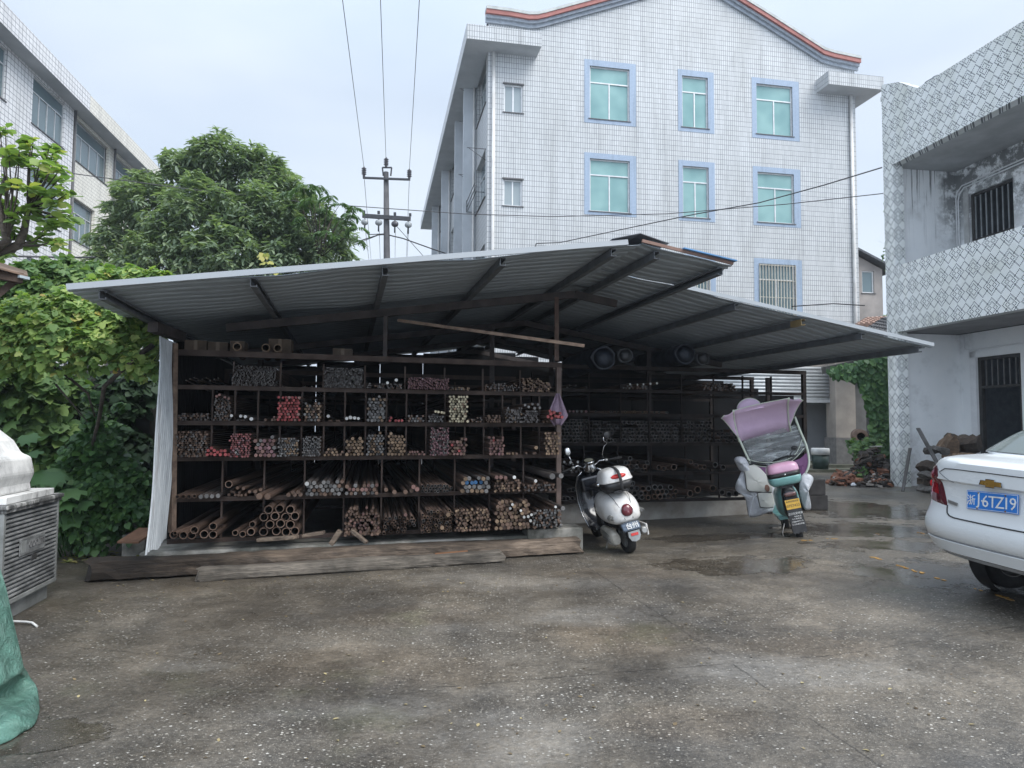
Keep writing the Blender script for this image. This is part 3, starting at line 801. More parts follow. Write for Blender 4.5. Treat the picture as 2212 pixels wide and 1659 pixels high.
ones('C', 17, [(1134, 875, 3), (1142, 879, 3), (1150, 873, 3), (1155, 882, 3.2), (1162, 874, 3), (1166, 881, 3)], 'grey', p=.3)
ones('C', 18, [(1184, 900, 3.6), (1190, 894, 3.6), (1197, 891, 3.6), (1192, 903, 3.4), (1206, 900, 3.6), (1210, 893, 3.4), (1214, 901, 3.4), (1200, 899, 3.2), (1188, 888, 3.3)], 'red', p=.42)
fill('C', 18, 1172, 1200, 903, 3.2, [('brown', 1)], p=.1)
# third row up
fill('D', 1, 380, 450, 931, 2.6, [('brown', .7), ('dark', .3)], p=.1, irr=.25)
ones('D', 2, [(450, 973, 3.5), (457, 968, 3.5), (463, 973, 3.5), (456, 980, 3.5), (448, 982, 3.4), (470, 977, 3.5), (464, 982, 3.4), (478, 974, 3.5), (476, 982, 3.5), (487, 982, 3.5), (494, 982, 3.5), (486, 974, 3.5)], 'red', p=.2)
fill('D', 3, 497, 543, 937, 2.35, [('deep', .65), ('plum', .25), ('red', .06), ('white', .04)], p=.25, irr=.3)
fill('D', 4, 549, 596, 937, 4.3, [('plum', .4), ('pink', .35), ('grey', .25)], p=.25, rag=.5)
fill('D', 5, 600, 646, 945, 2.5, [('grey', .7), ('tan', .3)], p=.15)
fill('D', 6, 653, 694, 944, 2.0, [('grey', .7), ('dark', .3)], p=.15)
fill('D', 7, 700, 742, 966, 3.1, [('tan', .7), ('brown', .3)], p=.15, rag=.6, skip=.1)
fill('D', 8, 746, 788, 945, 3.8, [('tan', .9), ('brown', .1)], p=.15, rag=.4)
fill('D', 9, 791, 830, 932, 3.2, [('tan', .5), ('grey', .5)], p=.12, rag=.4)
fill('D', 10, 837, 876, 935, 3.5, [('tan', .9), ('brown', .1)], p=.12, top_slope=-.25)
fill('D', 11, 880, 918, 974, 2.7, [('pink', .8), ('tan', .2)], p=.12, skip=.1)
fill('D', 12, 929, 969, 925, 2.1, [('plum', .7), ('dark', .3)], p=.2)
fill('D', 13, 970, 1008, 950, 3.5, [('pink', .5), ('brown', .4), ('red', .1)], p=.2, top_slope=.35)
fill('D', 15, 1055, 1091, 940, 3.2, [('pink', .8), ('plum', .15), ('red', .05)], p=.25)
fill('D', 16, 1094, 1126, 976, 3.0, [('brown', .7), ('tan', .3)], p=.2, skip=.15)
fill('D', 17, 1130, 1166, 978, 3.2, [('brown', .8), ('grey', .2)], p=.15, skip=.2)
ones('D', 17, [(1158, 967, 4)], 'tan', p=.3)
fill('D', 18, 1176, 1210, 935, 3.0, [('brown', .5), ('tan', .5)], p=.25, irr=.2)
# second row up
ones('E', 1, [(383, 1073, 4.2), (396, 1073, 4.2), (408, 1073, 4.2), (420, 1072, 4.2)], 'brown', True, .2)
ones('E', 1, [(434, 1073, 4.6), (446, 1072, 4.8), (458, 1072, 4.4), (471, 1071, 4.6)], 'grey', False, .2)
ones('E', 1, [(402, 1064, 4.0), (427, 1064, 4.0), (452, 1064, 4.0)], 'brown', False, -.25)
ones('E', 2, [(494, 1046, 7.6)], 'brown', True, .25, yaw=-.05)
fill('E', 2, 486, 560, 1058, 3.4, [('brown', 1)], p=.02, skip=.25)
ones('E', 2, [(513, 1054, 3.6), (526, 1055, 3.8), (539, 1062, 3.4), (552, 1062, 4.0), (563, 1058, 3.6)], 'brown', False, .12, yaw=-.05)
ones('E', 2, [(560, 1077, 6.6), (578, 1076, 6.4)], 'brown', False, .42, yaw=-.06)
ones('E', 3, [(623, 1073, 4.6), (637, 1073, 4.6), (649, 1072, 4.4), (633, 1064, 4.2), (644, 1063, 4.2)], 'brown', False, .25, yaw=-.03)
fill('E', 4, 661, 744, 1040, 4.6, [('grey', .7), ('brown', .3)], p=.22, rag=.5)
ones('E', 4, [(663, 1045, 4.4)], 'white', False, .4)
fill('E', 5, 747, 822, 1042, 4.3, [('grey', .45), ('pink', .25), ('brown', .3)], p=.22)
ones('E', 6, [(834, 1058, 4.4), (852, 1063, 4.6), (876, 1064, 4.8), (889, 1060, 4.4), (896, 1053, 4.2)], 'brown', False, .25, yaw=.02)
ones('E', 6, [(901, 1057, 4.8), (893, 1052, 4.6)], 'pink', False, .28, yaw=.02)
fill('E', 7, 911, 980, 1047, 3.2, [('grey', .5), ('dark', .5)], True, p=.12, rag=.3)
fill('E', 8, 996, 1060, 1030, 4.8, [('grey', .45), ('tan', .35), ('blue', .2)], p=.3, rag=.3)
fill('E', 9, 1066, 1128, 1034, 2.9, [('brown', .8), ('tan', .2)], p=.25)
ones('E', 9, [(1073, 1031, 4.2), (1082, 1031, 4.2), (1092, 1032, 4.0)], 'pink', False, .4)
ones('E', 9, [(1111, 1031, 3.6)], 'white', False, .42)
fill('E', 10, 1132, 1200, 1040, 2.7, [('brown', .6), ('dark', .4)], p=.25, rag=.5, top_slope=-.4)
ones('E', 10, [(1193, 1029, 6.2), (1212, 1028, 5.2)], 'grey', False, .5)
ones('E', 10, [(1157, 1039, 3.4)], 'white', False, .42)
# bottom row
ones('F', 1, [(375, 1155, 8), (396, 1156, 8.2), (414, 1156, 8.6), (441, 1154, 8.6), (460, 1155, 8.2), (420, 1145, 8.0), (460, 1137, 8.0)], 'brown', True, .30)
ones('F', 1, [(378, 1152, 4.0)], 'brown', True, .4, yaw=-.12)
ones('F', 2, [(508, 1151, 6.2), (524, 1154, 6.6), (545, 1133, 6.6), (542, 1149, 8)], 'brown', True, .28, yaw=-.05)
for j, (v_, us) in enumerate([(1149, (569, 597, 618, 637)), (1133, (583, 606, 627)), (1117, (570, 594, 617, 637)), (1101, (580, 604, 627))]):
    ones('F', 3, [(u_, v_ - (2 if k % 2 else 0), 8.8) for k, u_ in enumerate(us)], 'brown', True, .30)
fill('F', 5, 746, 824, 1098, 3.3, [('brown', .7), ('pink', .3)], p=.28, skip=.2, irr=.45, rag=.5)
ones('F', 5, [(748, 1152, 4.6), (764, 1154, 4.6), (788, 1152, 4.4), (806, 1151, 4.4), (818, 1149, 4.6)], 'brown', False, .3)
fill('F', 6, 829, 902, 1113, 3.4, [('brown', .6), ('dark', .4)], True, p=.25, skip=.35, irr=.4, rag=.5)
ones('F', 6, [(876, 1112, 3.8)], 'pink', False, .42)
fill('F', 7, 912, 980, 1104, 3.3, [('brown', .6), ('tan', .3), ('grey', .1)], True, p=.28, skip=.12, irr=.35)
ones('F', 7, [(968, 1112, 4.4), (955, 1140, 4.2)], 'tan', False, .4)
fill('F', 8, 984, 1060, 1097, 2.9, [('brown', .8), ('tan', .2)], p=.3, skip=.05, irr=.3)
fill('F', 9, 1070, 1148, 1083, 4.3, [('tan', .45), ('brown', .55)], p=.32, rag=.4, irr=.2)
ones('F', 9, [(1107, 1090, 3), (1102, 1098, 3), (1125, 1103, 2.8), (1132, 1117, 3), (1141, 1116, 3.2), (1148, 1112, 3), (1146, 1125, 3.2)], 'white', False, .42)
fill('F', 10, 1150, 1214, 1101, 2.75, [('grey', .8), ('brown', .2)], p=.3)
ones('F', 10, [(1200, 1095, 2.8)], 'white', False, .55)
ones('F', 10, [(1216, 1098, 4.6)], 'grey', False, .6)
# the far rack: mostly hollow pipes
K = dict(fr=BR, zs=ZB, rname='rear rack', L=3.4)
fill('D', 1, 1213, 1268, 905, 4.1, [('grey', .5), ('dark', .5)], True, p=.1, **K)
for c_, (a, b) in enumerate([(1275, 1335), (1343, 1400), (1405, 1468), (1476, 1538)]):
    fill('D', 2 + c_, a, b, 912, 4.4, [('dark', .8), ('grey', .2)], True, p=.05, skip=.06, **K)
fill('D', 6, 1548, 1600, 930, 4.0, [('dark', 1)], True, p=.05, skip=.1, **K)
fill('E', 3, 1345, 1402, 988, 4.8, [('brown', .6), ('grey', .4)], True, p=.12, rag=.5, skip=.1, **K)
fill('E', 1, 1212, 1256, 1000, 3.2, [('dark', 1)], p=.1, skip=.3, **K)
ones('E', 1, [(1219, 998, 2.8), (1232, 999, 2.8), (1248, 998, 2.8), (1233, 1015, 2.6)], 'white', False, .3, **K)
ones('E', 4, [(1423, 1010, 5.2), (1434, 1012, 5.0), (1444, 1010, 5)], 'brown', True, .2, **K)
ones('E', 5, [(1456, 1009, 6.6), (1492, 998, 5), (1503, 1006, 5), (1512, 1009, 5), (1521, 1009, 5)], 'brown', True, .25, **K)
ones('E', 6, [(1545, 1004, 6), (1562, 1010, 6)], 'dark', True, .1, **K)
fill('F', 1, 1213, 1256, 1058, 5.2, [('dark', .6), ('grey', .4)], True, p=.05, rag=.4, **K)
fill('F', 2, 1262, 1330, 1058, 5.2, [('dark', .6), ('grey', .4)], True, p=.05, rag=.4, **K)
fill('F', 3, 1338, 1402, 1036, 5.6, [('grey', .6), ('brown', .4)], True, p=.12, rag=.4, **K)
fill('F', 4, 1408, 1470, 1048, 5.8, [('grey', .6), ('brown', .4)], True, p=.1, rag=.5, skip=.1, **K)
ones('F', 5, [(1507, 1058, 7.4), (1491, 1066, 7), (1540, 1055, 7)], 'brown', True, .2, **K)
ones('F', 6, [(1560, 1064, 6.5), (1575, 1068, 6.5), (1590, 1066, 6.5)], 'dark', True, .1, **K)
fill('C', 1, 1214, 1268, 884, 3.0, [('plum', .6), ('grey', .4)], p=.1, skip=.1, **K)
fill('C', 2, 1280, 1338, 888, 2.6, [('brown', .6), ('grey', .4)], True, p=.1, skip=.25, **K)
fill('C', 3, 1346, 1400, 888, 2.8, [('tan', .6), ('grey', .4)], True, p=.1, skip=.2, **K)
fill('C', 4, 1408, 1468, 888, 2.8, [('tan', .4), ('grey', .6)], True, p=.1, skip=.4, **K)
fill('B', 1, 1214, 1268, 832, 2.3, [('brown', .6), ('dark', .4)], p=.1, skip=.4, **K)
fill('B', 3, 1344, 1400, 831, 2.4, [('grey', .6), ('brown', .4)], p=.1, skip=.3, **K)
ones('B', 3, [(1361, 830, 2.4), (1377, 831, 2.2), (1390, 830, 2.2), (1405, 829, 2.6), (1419, 828, 2.6)], 'white', False, .2, **K)
fill('B', 5, 1516, 1592, 826, 2.4, [('dark', .7), ('brown', .3)], p=.05, skip=.2, irr=.6, **K)

def rod_mesh(end, hollow, n=14, L=1.0):
    mb = MB(); mi = 0
    if hollow:
        mb.lathe([(.80, L), (1, L), (1, 0), (.80, 0)], (0, 0, 0), (0, 1, 0), n, 0)
        mb.m[-n:] = [1]*n; mb.s[-n:] = [False]*n
        mb.lathe([(.80, 0), (.80, L)], (0, 0, 0), (0, 1, 0), n, 2)
    else:
        mb.lathe([(.0, L), (1, L), (1, .0), (.93, -.0012), (0, -.0012)], (0, 0, 0), (0, 1, 0), n, 0)
        mb.m[-2*n:] = [1]*(2*n); mb.s[-2*n:] = [False]*(2*n); mb.s[:n] = [False]*n
    return mb
RODS.sort(key=lambda q: -q[0])
cache = {}; cnt = {0: 0, 1: 0}; rest = {0: [], 1: []}; LIM = 296
for q in RODS:
    vis, hollow, fr, s, t_, z, r, L, end, yaw, pit, lb, gl = q
    hk = 1 if hollow else 0
    if cnt[hk] >= LIM: rest[hk].append(q); continue
    cnt[hk] += 1
    key = (end, hollow)
    if key not in cache:
        mb = rod_mesh(end, hollow); me_o = mb.build('steel_pipe' if hollow else 'round_bar', [side_br if end not in ('grey', 'dark', 'white') else side_gr, ENDS[end], hole], None, local=True)
        cache[key] = me_o; ob = me_o
    else:
        ob = cache[key].copy(); COL.objects.link(ob)
    ob.location = fr.pt(s, t_, z); ob.scale = (r, L, r); ob.rotation_euler = (pit, 0, fr.b + yaw)
    tag(ob, lb, 'steel pipe' if hollow else 'steel bar', gl)
for hk in (0, 1):
    if not rest[hk]: continue
    mats = [side_br, hole] + list(ENDS.values()); keys = list(ENDS.keys()); mb = MB()
    for q in rest[hk]:
        vis, hollow, fr, s, t_, z, r, L, end, yaw, pit, lb, gl = q
        one = rod_mesh(end, hollow, 8)
        mtx = Matrix.Translation(fr.pt(s, t_, z)) @ Matrix.Rotation(fr.b + yaw, 4, 'Z') @ Matrix.Diagonal((r, L, r, 1))
        one.xf(mtx); one.m = [0 if m == 0 else (2 + keys.index(end) if m == 1 else 1) for m in one.m]
        merge(mb, one)
    ob = mb.build('steel_pipes' if hk else 'thin_steel_bars', mats, None, origin=tuple(FR.pt(2, .1, .3)), fix=False)
    tag(ob, ['many thin steel bars stacked in the cells of both racks', 'small hollow steel pipes stacked in the racks'][hk], 'steel bars' if not hk else 'steel pipes', None, 'stuff')
print('RODS', len(RODS), cnt, {k: len(v_) for k, v_ in rest.items()})

# things on top of the front rack, and the wrapped rolls hung under the right roof
card = M('brown_cardboard', (.10, .072, .05), .9, col2=(.055, .04, .03), sc=5)
ZT = ZF[5] + .065
for k_, (u, w_, h_) in enumerate([(422, .22, .12), (470, .20, .11), (512, .15, .13), (604, .24, .17), (588, .16, .10), (740, .22, .09)]):
    s = FR.px(u, 760, .2)[0]; t0 = .2 + (.35 if k_ == 4 else 0)
    if k_ == 4: s += .05
    b_ = MB().box((s - w_/2, t0, ZT), (s + w_/2, t0 + .25, ZT + h_), 0, FR)
    b_.box((s - .02, t0 - .002, ZT + .01), (s + .02, t0 + .252, ZT + h_ + .002), 1, FR)
    tag(b_.build('cardboard_box', [card, M('box_tape', (.15, .11, .075), .6)], None, origin=tuple(FR.pt(s, t0, ZT)), bevel=.006),
        ['leftmost small carton on top of the front rack, almost in the dark', 'second small carton from the left on top of the front rack', 'upright narrow carton on top of the front rack, left of the tube ends',
         'largest carton on top of the front rack, behind the ring shaped tube end', 'low carton set back between the tube ends on the front rack top', 'flat carton alone on the rack top near the middle'][k_], 'carton', 'cartons on top of the front rack')
for k_, (u, v) in enumerate([(574, 750), (600, 749), (512, 748)]):
    s, z = FR.px(u, 752, -.02); mb = rod_mesh('brown', True); mb.xf(Matrix.Translation(FR.pt(s, -.02, ZT + .045)) @ Matrix.Rotation(FR.a, 4, 'Z') @ Matrix.Diagonal((.043, 1.2, .043, 1)))
    tag(mb.build('tube', [rustl, ENDS['tan'], hole], None, origin=tuple(FR.pt(s, 0, ZT))), ['pale ringed tube end on the rack top, left of the largest carton', 'pale ringed tube end on the rack top, in front of the largest carton', 'dim tube lying on the rack top beside the narrow carton'][k_], 'tube', 'tubes on the rack top')
plast = M('blue_plastic_wrap', (.03, .042, .065), .6, col2=(.012, .015, .022), sc=6, bump=.6, bsc=12)
gwrap = M('grey_plastic_wrap', (.055, .06, .066), .6, col2=(.035, .038, .042), sc=7, bump=.6, bsc=12)
for k_, (u, v, rp, mt, lb) in enumerate([(1300, 793, 27, plast, 'large dark wrapped roll resting on the rear rack, left end'), (1346, 788, 17, gwrap, 'smaller grey wrapped roll beside the large dark one on the rear rack'),
                                         (1474, 783, 24, plast, 'blue ended wrapped roll on the rear rack, left of the grey ended one'), (1512, 782, 16, gwrap, 'grey ended wrapped roll on the rear rack, right of the blue ended one')]):
    s, z = BR.px(u, v, -.25); r = rp / F_PX * 10.6; z = ZB[5] + .07 + r if k_ > 0 else ZB[5] + r*.75
    mb = MB(); n = 18; rn = random.Random(k_)
    ph = [rn.uniform(0, 6) for _ in range(4)]
    rings = []
    for i in range(14):
        y = -.35 + i * .13
        rings.append([BR.pt(s + r*(1+.07*math.sin(3*a+ph[0]+i*.6)+.05*math.sin(7*a+ph[1]))*math.cos(a), y, z + r*.92*(1+.06*math.sin(4*a+ph[2]+i*.4))*math.sin(a)) for a in [2*math.pi*j/n for j in range(n)]])
    mb.loft(rings)
    mb.loft([[BR.pt(s + r*.86*math.cos(2*math.pi*j/n), -.352, z + r*.80*math.sin(2*math.pi*j/n)) for j in range(n)], [BR.pt(s + r*.2*math.cos(2*math.pi*j/n), -.372, z + r*.2*math.sin(2*math.pi*j/n)) for j in range(n)]], mi=0)
    tag(mb.build('wrapped_roll', [mt, hole], None, origin=tuple(BR.pt(s, 0, ZB[5] + .06))), lb, 'wrapped roll', 'wrapped rolls on the rear rack')
# mauve cloth hung on the rack post
cl = MB(); vs = []; nx, ny = 16, 18
cs, cz = FR.px(1203, 842, -.10)
for j in range(ny + 1):
    g_ = j / ny; half = .02 + .115 * min(1, g_*1.5) * (1 if g_ < .7 else (1 - (g_-.7)*2.6))
    for i in range(nx + 1):
        f = i / nx * 2 - 1
        vs.append(FR.pt(cs - .01*g_ + half*f, -.12 - .055*g_ - .022*math.cos(f*7 + g_*2) - .02*g_*math.sin(f*13), 1.87 - .36*g_ - .03*abs(f)*g_))
cl.add(vs, [(j*(nx+1)+i, j*(nx+1)+i+1, (j+1)*(nx+1)+i+1, (j+1)*(nx+1)+i) for j in range(ny) for i in range(nx)])
for ob in [cl.build('cloth', M('mauve_cloth', (.30, .22, .29), .9, col2=(.22, .16, .21), sc=20, bump=.3, bsc=200), None, origin=tuple(FR.pt(cs, -.12, 1.87)), smooth=True, solid=.004)]:
    tag(ob, 'mauve cloth hanging on the right post of the front rack', 'cloth')
# ------------------------------------------------------------------ buildings
def tile_mat(name, bw, rh, mort, c1, c2, cm, rough=.35, dirt=.25, dsc=.7, warm=0., alt=False):
    t = NT(name); v = t.coord(); sx = t.n.new('ShaderNodeSeparateXYZ'); t.link(v, sx.inputs[0])
    cb_ = t.n.new('ShaderNodeCombineXYZ'); t.link(t.math('ADD', sx.outputs[0], sx.outputs[1]), cb_.inputs[0]); t.link(sx.outputs[2], cb_.inputs[1])
    b = t.o('ShaderNodeTexBrick'); b.offset = .5 if alt else 0.; b.squash = 1.
    b.inputs['Scale'].default_value = 1; b.inputs['Brick Width'].default_value = bw; b.inputs['Row Height'].default_value = rh
    b.inputs['Mortar Size'].default_value = mort; b.inputs['Mortar Smooth'].default_value = .1; b.inputs['Bias'].default_value = 0
    b.inputs['Color1'].default_value = (*c1, 1); b.inputs['Color2'].default_value = (*c2, 1); b.inputs['Mortar'].default_value = (*cm, 1)
    t.link(cb_.outputs[0], b.inputs['Vector'])
    d = t.ramp(t.noise(t.coord((1, 1, .35)), dsc, 6, .68), [(.35, (1 - dirt, 1 - dirt*1.02, 1 - dirt*1.1)), (.62, (1, 1, 1))])
    st = t.ramp(t.noise(t.coord((3.2, 3.2, .16)), 1.0, 6, .7), [(.52, 1), (.72, .72)])
    t.set(color=t.mix(1., t.mix(1., b.outputs['Color'], d, 'MULTIPLY'), st, 'MULTIPLY'), rough=rough)
    return t.mat
tile_w = tile_mat('white_bar_tile', .094, .212, .0085, (.56, .575, .585), (.51, .525, .535), (.15, .165, .18), dirt=.16)
tile_l = tile_mat('white_strip_tile', .25, .21, .013, (.84, .84, .85), (.78, .78, .79), (.22, .23, .25), dirt=.14)
tile_c = tile_mat('cream_strip_tile', .30, .16, .011, (.86, .83, .74), (.80, .77, .68), (.42, .39, .34), dirt=.14, alt=True)
blue_t = tile_mat('pale_blue_tile', .055, .055, .004, (.33, .41, .52), (.30, .38, .49), (.20, .26, .35), dirt=.08)
alu = M('aluminium_frame', (.62, .64, .65), .4, .3, col2=(.5, .51, .52))
whitef = M('white_frame', (.78, .79, .80), .4, col2=(.68, .69, .70))
pipew = M('white_drainpipe', (.66, .66, .65), .5, col2=(.52, .51, .49), sc=2)
dsill = M('dark_sill', (.12, .12, .125), .7)
soff = M('plaster_soffit', (.52, .55, .58), .7, col2=(.42, .45, .48), sc=1)
def glass_mat(name, c, rough=.12, c2=None):
    t = NT(name); f = t.noise(t.coord(), .9, 2, .5)
    t.set(color=t.ramp(f, [(.35, c2 or tuple(x*.88 for x in c)), (.65, c)]), rough=rough, spec=.6); return t.mat
teal = glass_mat('teal_glass', (.24, .40, .39), .08, (.16, .30, .30)); dglass = glass_mat('dull_blue_glass', (.13, .19, .21), .08); gglass = glass_mat('grey_glass', (.30, .35, .37))
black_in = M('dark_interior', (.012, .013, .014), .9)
def wall_face(fr, sa, sb, za, zb, holes, dep, mb=None, mi=0, t=0., top=None):
    mb = mb or MB()
    xs = sorted({sa, sb, *[h[0] for h in holes], *[h[1] for h in holes]}); zs = sorted({za, zb, *[h[2] for h in holes], *[h[3] for h in holes]})
    for i in range(len(xs)-1):
        for j in range(len(zs)-1):
            cx, cz = (xs[i]+xs[i+1])/2, (zs[j]+zs[j+1])/2
            if any(h[0] < cx < h[1] and h[2] < cz < h[3] for h in holes): continue
            mb.add([fr.pt(xs[i], t, zs[j]), fr.pt(xs[i+1], t, zs[j]), fr.pt(xs[i+1], t, zs[j+1]), fr.pt(xs[i], t, zs[j+1])], [(0, 1, 2, 3)], mi)
    for (a, b, c, d) in holes:
        q = [(a, c), (b, c), (b, d), (a, d)]
        for k in range(4):
            (x0, y0), (x1, y1) = q[k], q[(k+1) % 4]
            mb.add([fr.pt(x0, t, y0), fr.pt(x1, t, y1), fr.pt(x1, t + dep, y1), fr.pt(x0, t + dep, y0)], [(0, 1, 2, 3)], mi)
    return mb
def window(th, fr, a, b, c, d, dep, glass, frm=alu, mull=1, trans=.30, t=0., fw=.05, sill=dsill, leaf_off=.03):
    """recessed window: frame, transom, mullions, panes, sill"""
    T = t + dep
    f = MB()
    for p0, p1 in [((a, c), (a+fw, d)), ((b-fw, c), (b, d)), ((a+fw, c), (b-fw, c+fw)), ((a+fw, d-fw), (b-fw, d))]:
        f.box((p0[0], T-.07, p0[1]), (p1[0], T-.01, p1[1]), 0, fr)
    zt = d - (d-c)*trans
    if trans: f.box((a+fw, T-.068, zt-fw/2), (b-fw, T-.012, zt+fw/2), 0, fr)
    for k in range(mull):
        x = a + (b-a)*(k+1)/(mull+1)
        f.box((x-fw*.5, T-.066, c+fw), (x+fw*.5, T-.014, zt - fw/2 if trans else d-fw), 0, fr)
    wn_ = f.build('window', frm, th)
    n = mull + 1
    for k in range(n):
        x0 = a + (b-a)*k/n; x1 = a + (b-a)*(k+1)/n
        off = leaf_off if k % 2 else .045
        MB().box((x0+.01, T-off, c+.01), (x1-.01, T-off+.006, zt if trans else d-.01), 0, fr).build('pane', glass, wn_)
    if trans: MB().box((a+.01, T-.038, zt), (b-.01, T-.032, d-.01), 0, fr).build('pane', glass, wn_)
    if sill: MB().box((a-.06, t-.04, c-.035), (b+.06, T-.07, c), 0, fr).build('sill', sill, wn_)
    return wn_
def surround(th, fr, a, b, c, d, A, B, Cc, D, mt, t=-.012):
    mb = MB()
    for p0, p1 in [((A, Cc), (a, D)), ((b, Cc), (B, D)), ((a, Cc), (b, c)), ((a, d), (b, D))]:
        mb.box((p0[0], t, p0[1]), (p1[0], .02, p1[1]), 0, fr)
    return mb.build('window_surround', mt, th)

# ---- the tall white tiled building behind
GY = 27.0
GF = Frame(tuple(on_y(1052, 400, GY).xy), 11.0)
gb = thing('factory_building', 'tall white tiled four storey building with blue framed teal windows and a red edged gable', 'building', tuple(GF.o), (0, 0, GF.a))
GW = GF.px(1853, 500)[0]
def gz(u, v, t=0.): return GF.px(u, v, t)
wins = []
colx = [(1274, 1360, 1262, 1374), (1474, 1530, 1465, 1543), (1635, 1713, 1625, 1727)]
def zat(u, v): return gz(u, v)[1]
r1 = (zat(1316, 259), zat(1316, 146), zat(1316, 269), zat(1316, 133)); r2 = (zat(1316, 458), zat(1316, 345), zat(1316, 466), zat(1316, 333))
r3t = zat(1680, 571); r3 = (zat(1680, 682), r3t, zat(1680, 690), zat(1680, 560))
holes = []; W_ = []
for ci, (a, b, A, B) in enumerate(colx):
    a, b, A, B = [gz(x, 300)[0] for x in (a, b, A, B)]
    for ri, (c, d, Cc, D) in enumerate((r1, r2, r3)):
        holes.append((a, b, c, d)); W_.append((ci, ri, a, b, c, d, A, B, Cc, D))
sa_, sb_ = gz(1089, 200)[0], gz(1129, 200)[0]
small = []
for (v0, v1) in ((183, 243), (388, 445)):
    h = (sa_, sb_, zat(1108, v1), zat(1108, v0)); holes.append(h); small.append(h)
top_px = [(1052, 26), (1100, 32), (1140, 39), (1158, 39), (1176, 35), (1330, -7), (1480, -50), (1500, -52), (1520, -44), (1560, -20), (1590, -1), (1645, 33), (1700, 68), (1750, 100), (1772, 114), (1795, 121), (1853, 133)]
top = [gz(u, v) for u, v in top_px]; top[0] = (0, top[0][1]); top[-1] = (GW, top[-1][1])
zc = min(z for s, z in top) - .5
mbw = wall_face(GF, 0, GW, 0, zc, holes, .14)
mbw.add([GF.pt(0, 0, zc), GF.pt(GW, 0, zc)] + [GF.pt(s, 0, z) for s, z in reversed(top)], [list(range(len(top) + 2))])
mbw.build('wall', tile_w, gb, fix=False)
for (ci, ri, a, b, c, d, A, B, Cc, D) in W_:
    surround(gb, GF, a, b, c, d, A, B, Cc, D, blue_t)
    wn_ = window(gb, GF, a, b, c, d, .14, teal if ri < 2 else dglass)
    if ri == 2:
        g_ = MB(); n = 12 if ci != 1 else 8
        for k in range(n + 1):
            x = a + .02 + (b-a-.04)*k/n; g_.box((x-.012, -.075, c+.02), (x+.012, -.05, d-.02), 0, GF)
        for z in (c+.05, c+(d-c)*.35, c+(d-c)*.68, d-.06): g_.box((a+.002, -.05, z-.012), (b-.002, -.035, z+.012), 0, GF)
        g_.build('security_bars', M('cream_bars', (.55, .52, .44), .5), wn_)
for (a, b, c, d) in small:
    wn_ = window(gb, GF, a, b, c, d, .14, gglass, whitef, 1, 0)
    MB().box((a-.05, -.06, d), (b+.05, .0, d+.05), 0, GF).build('lintel', dsill, wn_)
redb = M('red_coping', (.36, .13, .11), .65, col2=(.27, .10, .085), sc=2); cop = M('pale_coping', (.50, .52, .50), .7, col2=(.36, .38, .37), sc=3); mould = M('grey_moulding', (.34, .38, .43), .7)
def strip(z0_, z1_, t0, mt, name, t1=.0):
    rg = [[GF.pt(s, t0, z+z0_), GF.pt(s, t1, z+z0_), GF.pt(s, t1, z+z1_), GF.pt(s, t0, z+z1_)] for s, z in top]
    rg[0] = [p - GF.ux*.12 for p in rg[0]]; rg[-1] = [p + GF.ux*.12 for p in rg[-1]]
    MB().loft(rg, sm=False).build(name, mt, gb)
strip(-.46, -.32, -.10, mould, 'moulding', -.003); strip(-.32, -.20, -.20, mould, 'moulding', -.003)
strip(-.20, -.03, -.30, redb, 'coping'); strip(-.03, .09, -.33, cop, 'coping', .12)
# corner canopies: left one runs round to the long side
GD = 26.0
zE0, zE1 = gz(1100, 105, -.85)[1], gz(1100, 60, -.85)[1]
sR = gz(1170, 90, -.85)[0]; EO = -.95
def ledge(s_a, s_b, t_a, t_b, z_a, z_b, nm='eave'):
    mb = MB().box((s_a, t_a, z_a), (s_b, t_b, z_b), 0, GF)
    mb.m[0] = 1
    return mb.build(nm, [tile_w, soff], gb)
zl0, zl1 = gz(1036, 84, -.9)[1], gz(1036, 52, -.9)[1]
ledge(EO, sR, -.85, -.003, zl0, zl1); ledge(EO, -.003, 0, GD, zl0, zl1)
sC = gz(1790, 170, -.85)[0]; zr0 = gz(1873, 190, -.85)[1]; zr1 = gz(1873, 162, -.85)[1]
ledge(sC, GW + .75, -.85, -.003, zr0, zr1); ledge(GW + .003, GW + .75, 0, GD, zr0, zr1)
# drain pipes on the gable
for u in (1064, 1839):
    s = gz(u, 400)[0]
    MB().tube([GF.pt(s, -.09, 0), GF.pt(s, -.09, zl0 if u < 1500 else zr0)], .065, 10).build('drainpipe', pipew, gb)
# the long side wall: bays with spandrels, recessed balconies and fins
sd = Frame(tuple(GF.pt(0, GD, 0).xy), 11.0 - 90)   # s runs towards the camera, t into the building
f1 = zat(1052, 258) ; FH = r1[1] - r2[1]
zt0 = r1[1] + .25
hs = []
bays = [(.45, 3.0), (3.5, 6.4), (6.9, 9.8), (10.3, 13.2), (13.7, 16.6), (17.1, 20.0), (20.5, 25.5)]
for lv in range(4):
    ztop = zt0 - lv*FH
    for a, b in bays: hs.append((GD - b, GD - a, ztop - 1.95, ztop))
mb = wall_face(sd, 0, GD, 0, zl0, hs, .25); mb.build('wall', tile_w, gb, fix=False)
bv = 0
for (a, b, c, d) in hs:
    if d < 3: continue
    window(gb, sd, a, b, c, d, .25, dglass, alu, 3, .3)
for a in (3.25, 6.65, 13.45, 20.25):
    x = GD - a
    MB().box((x-.11, -.55, 0), (x+.11, -.003, zl0-.003), 0, sd).build('fin', soff, gb)
    MB().tube([sd.pt(x+.22, -.12, 0), sd.pt(x+.22, -.12, zl0)], .05, 8).build('drainpipe', pipew, gb)
rl = MB()
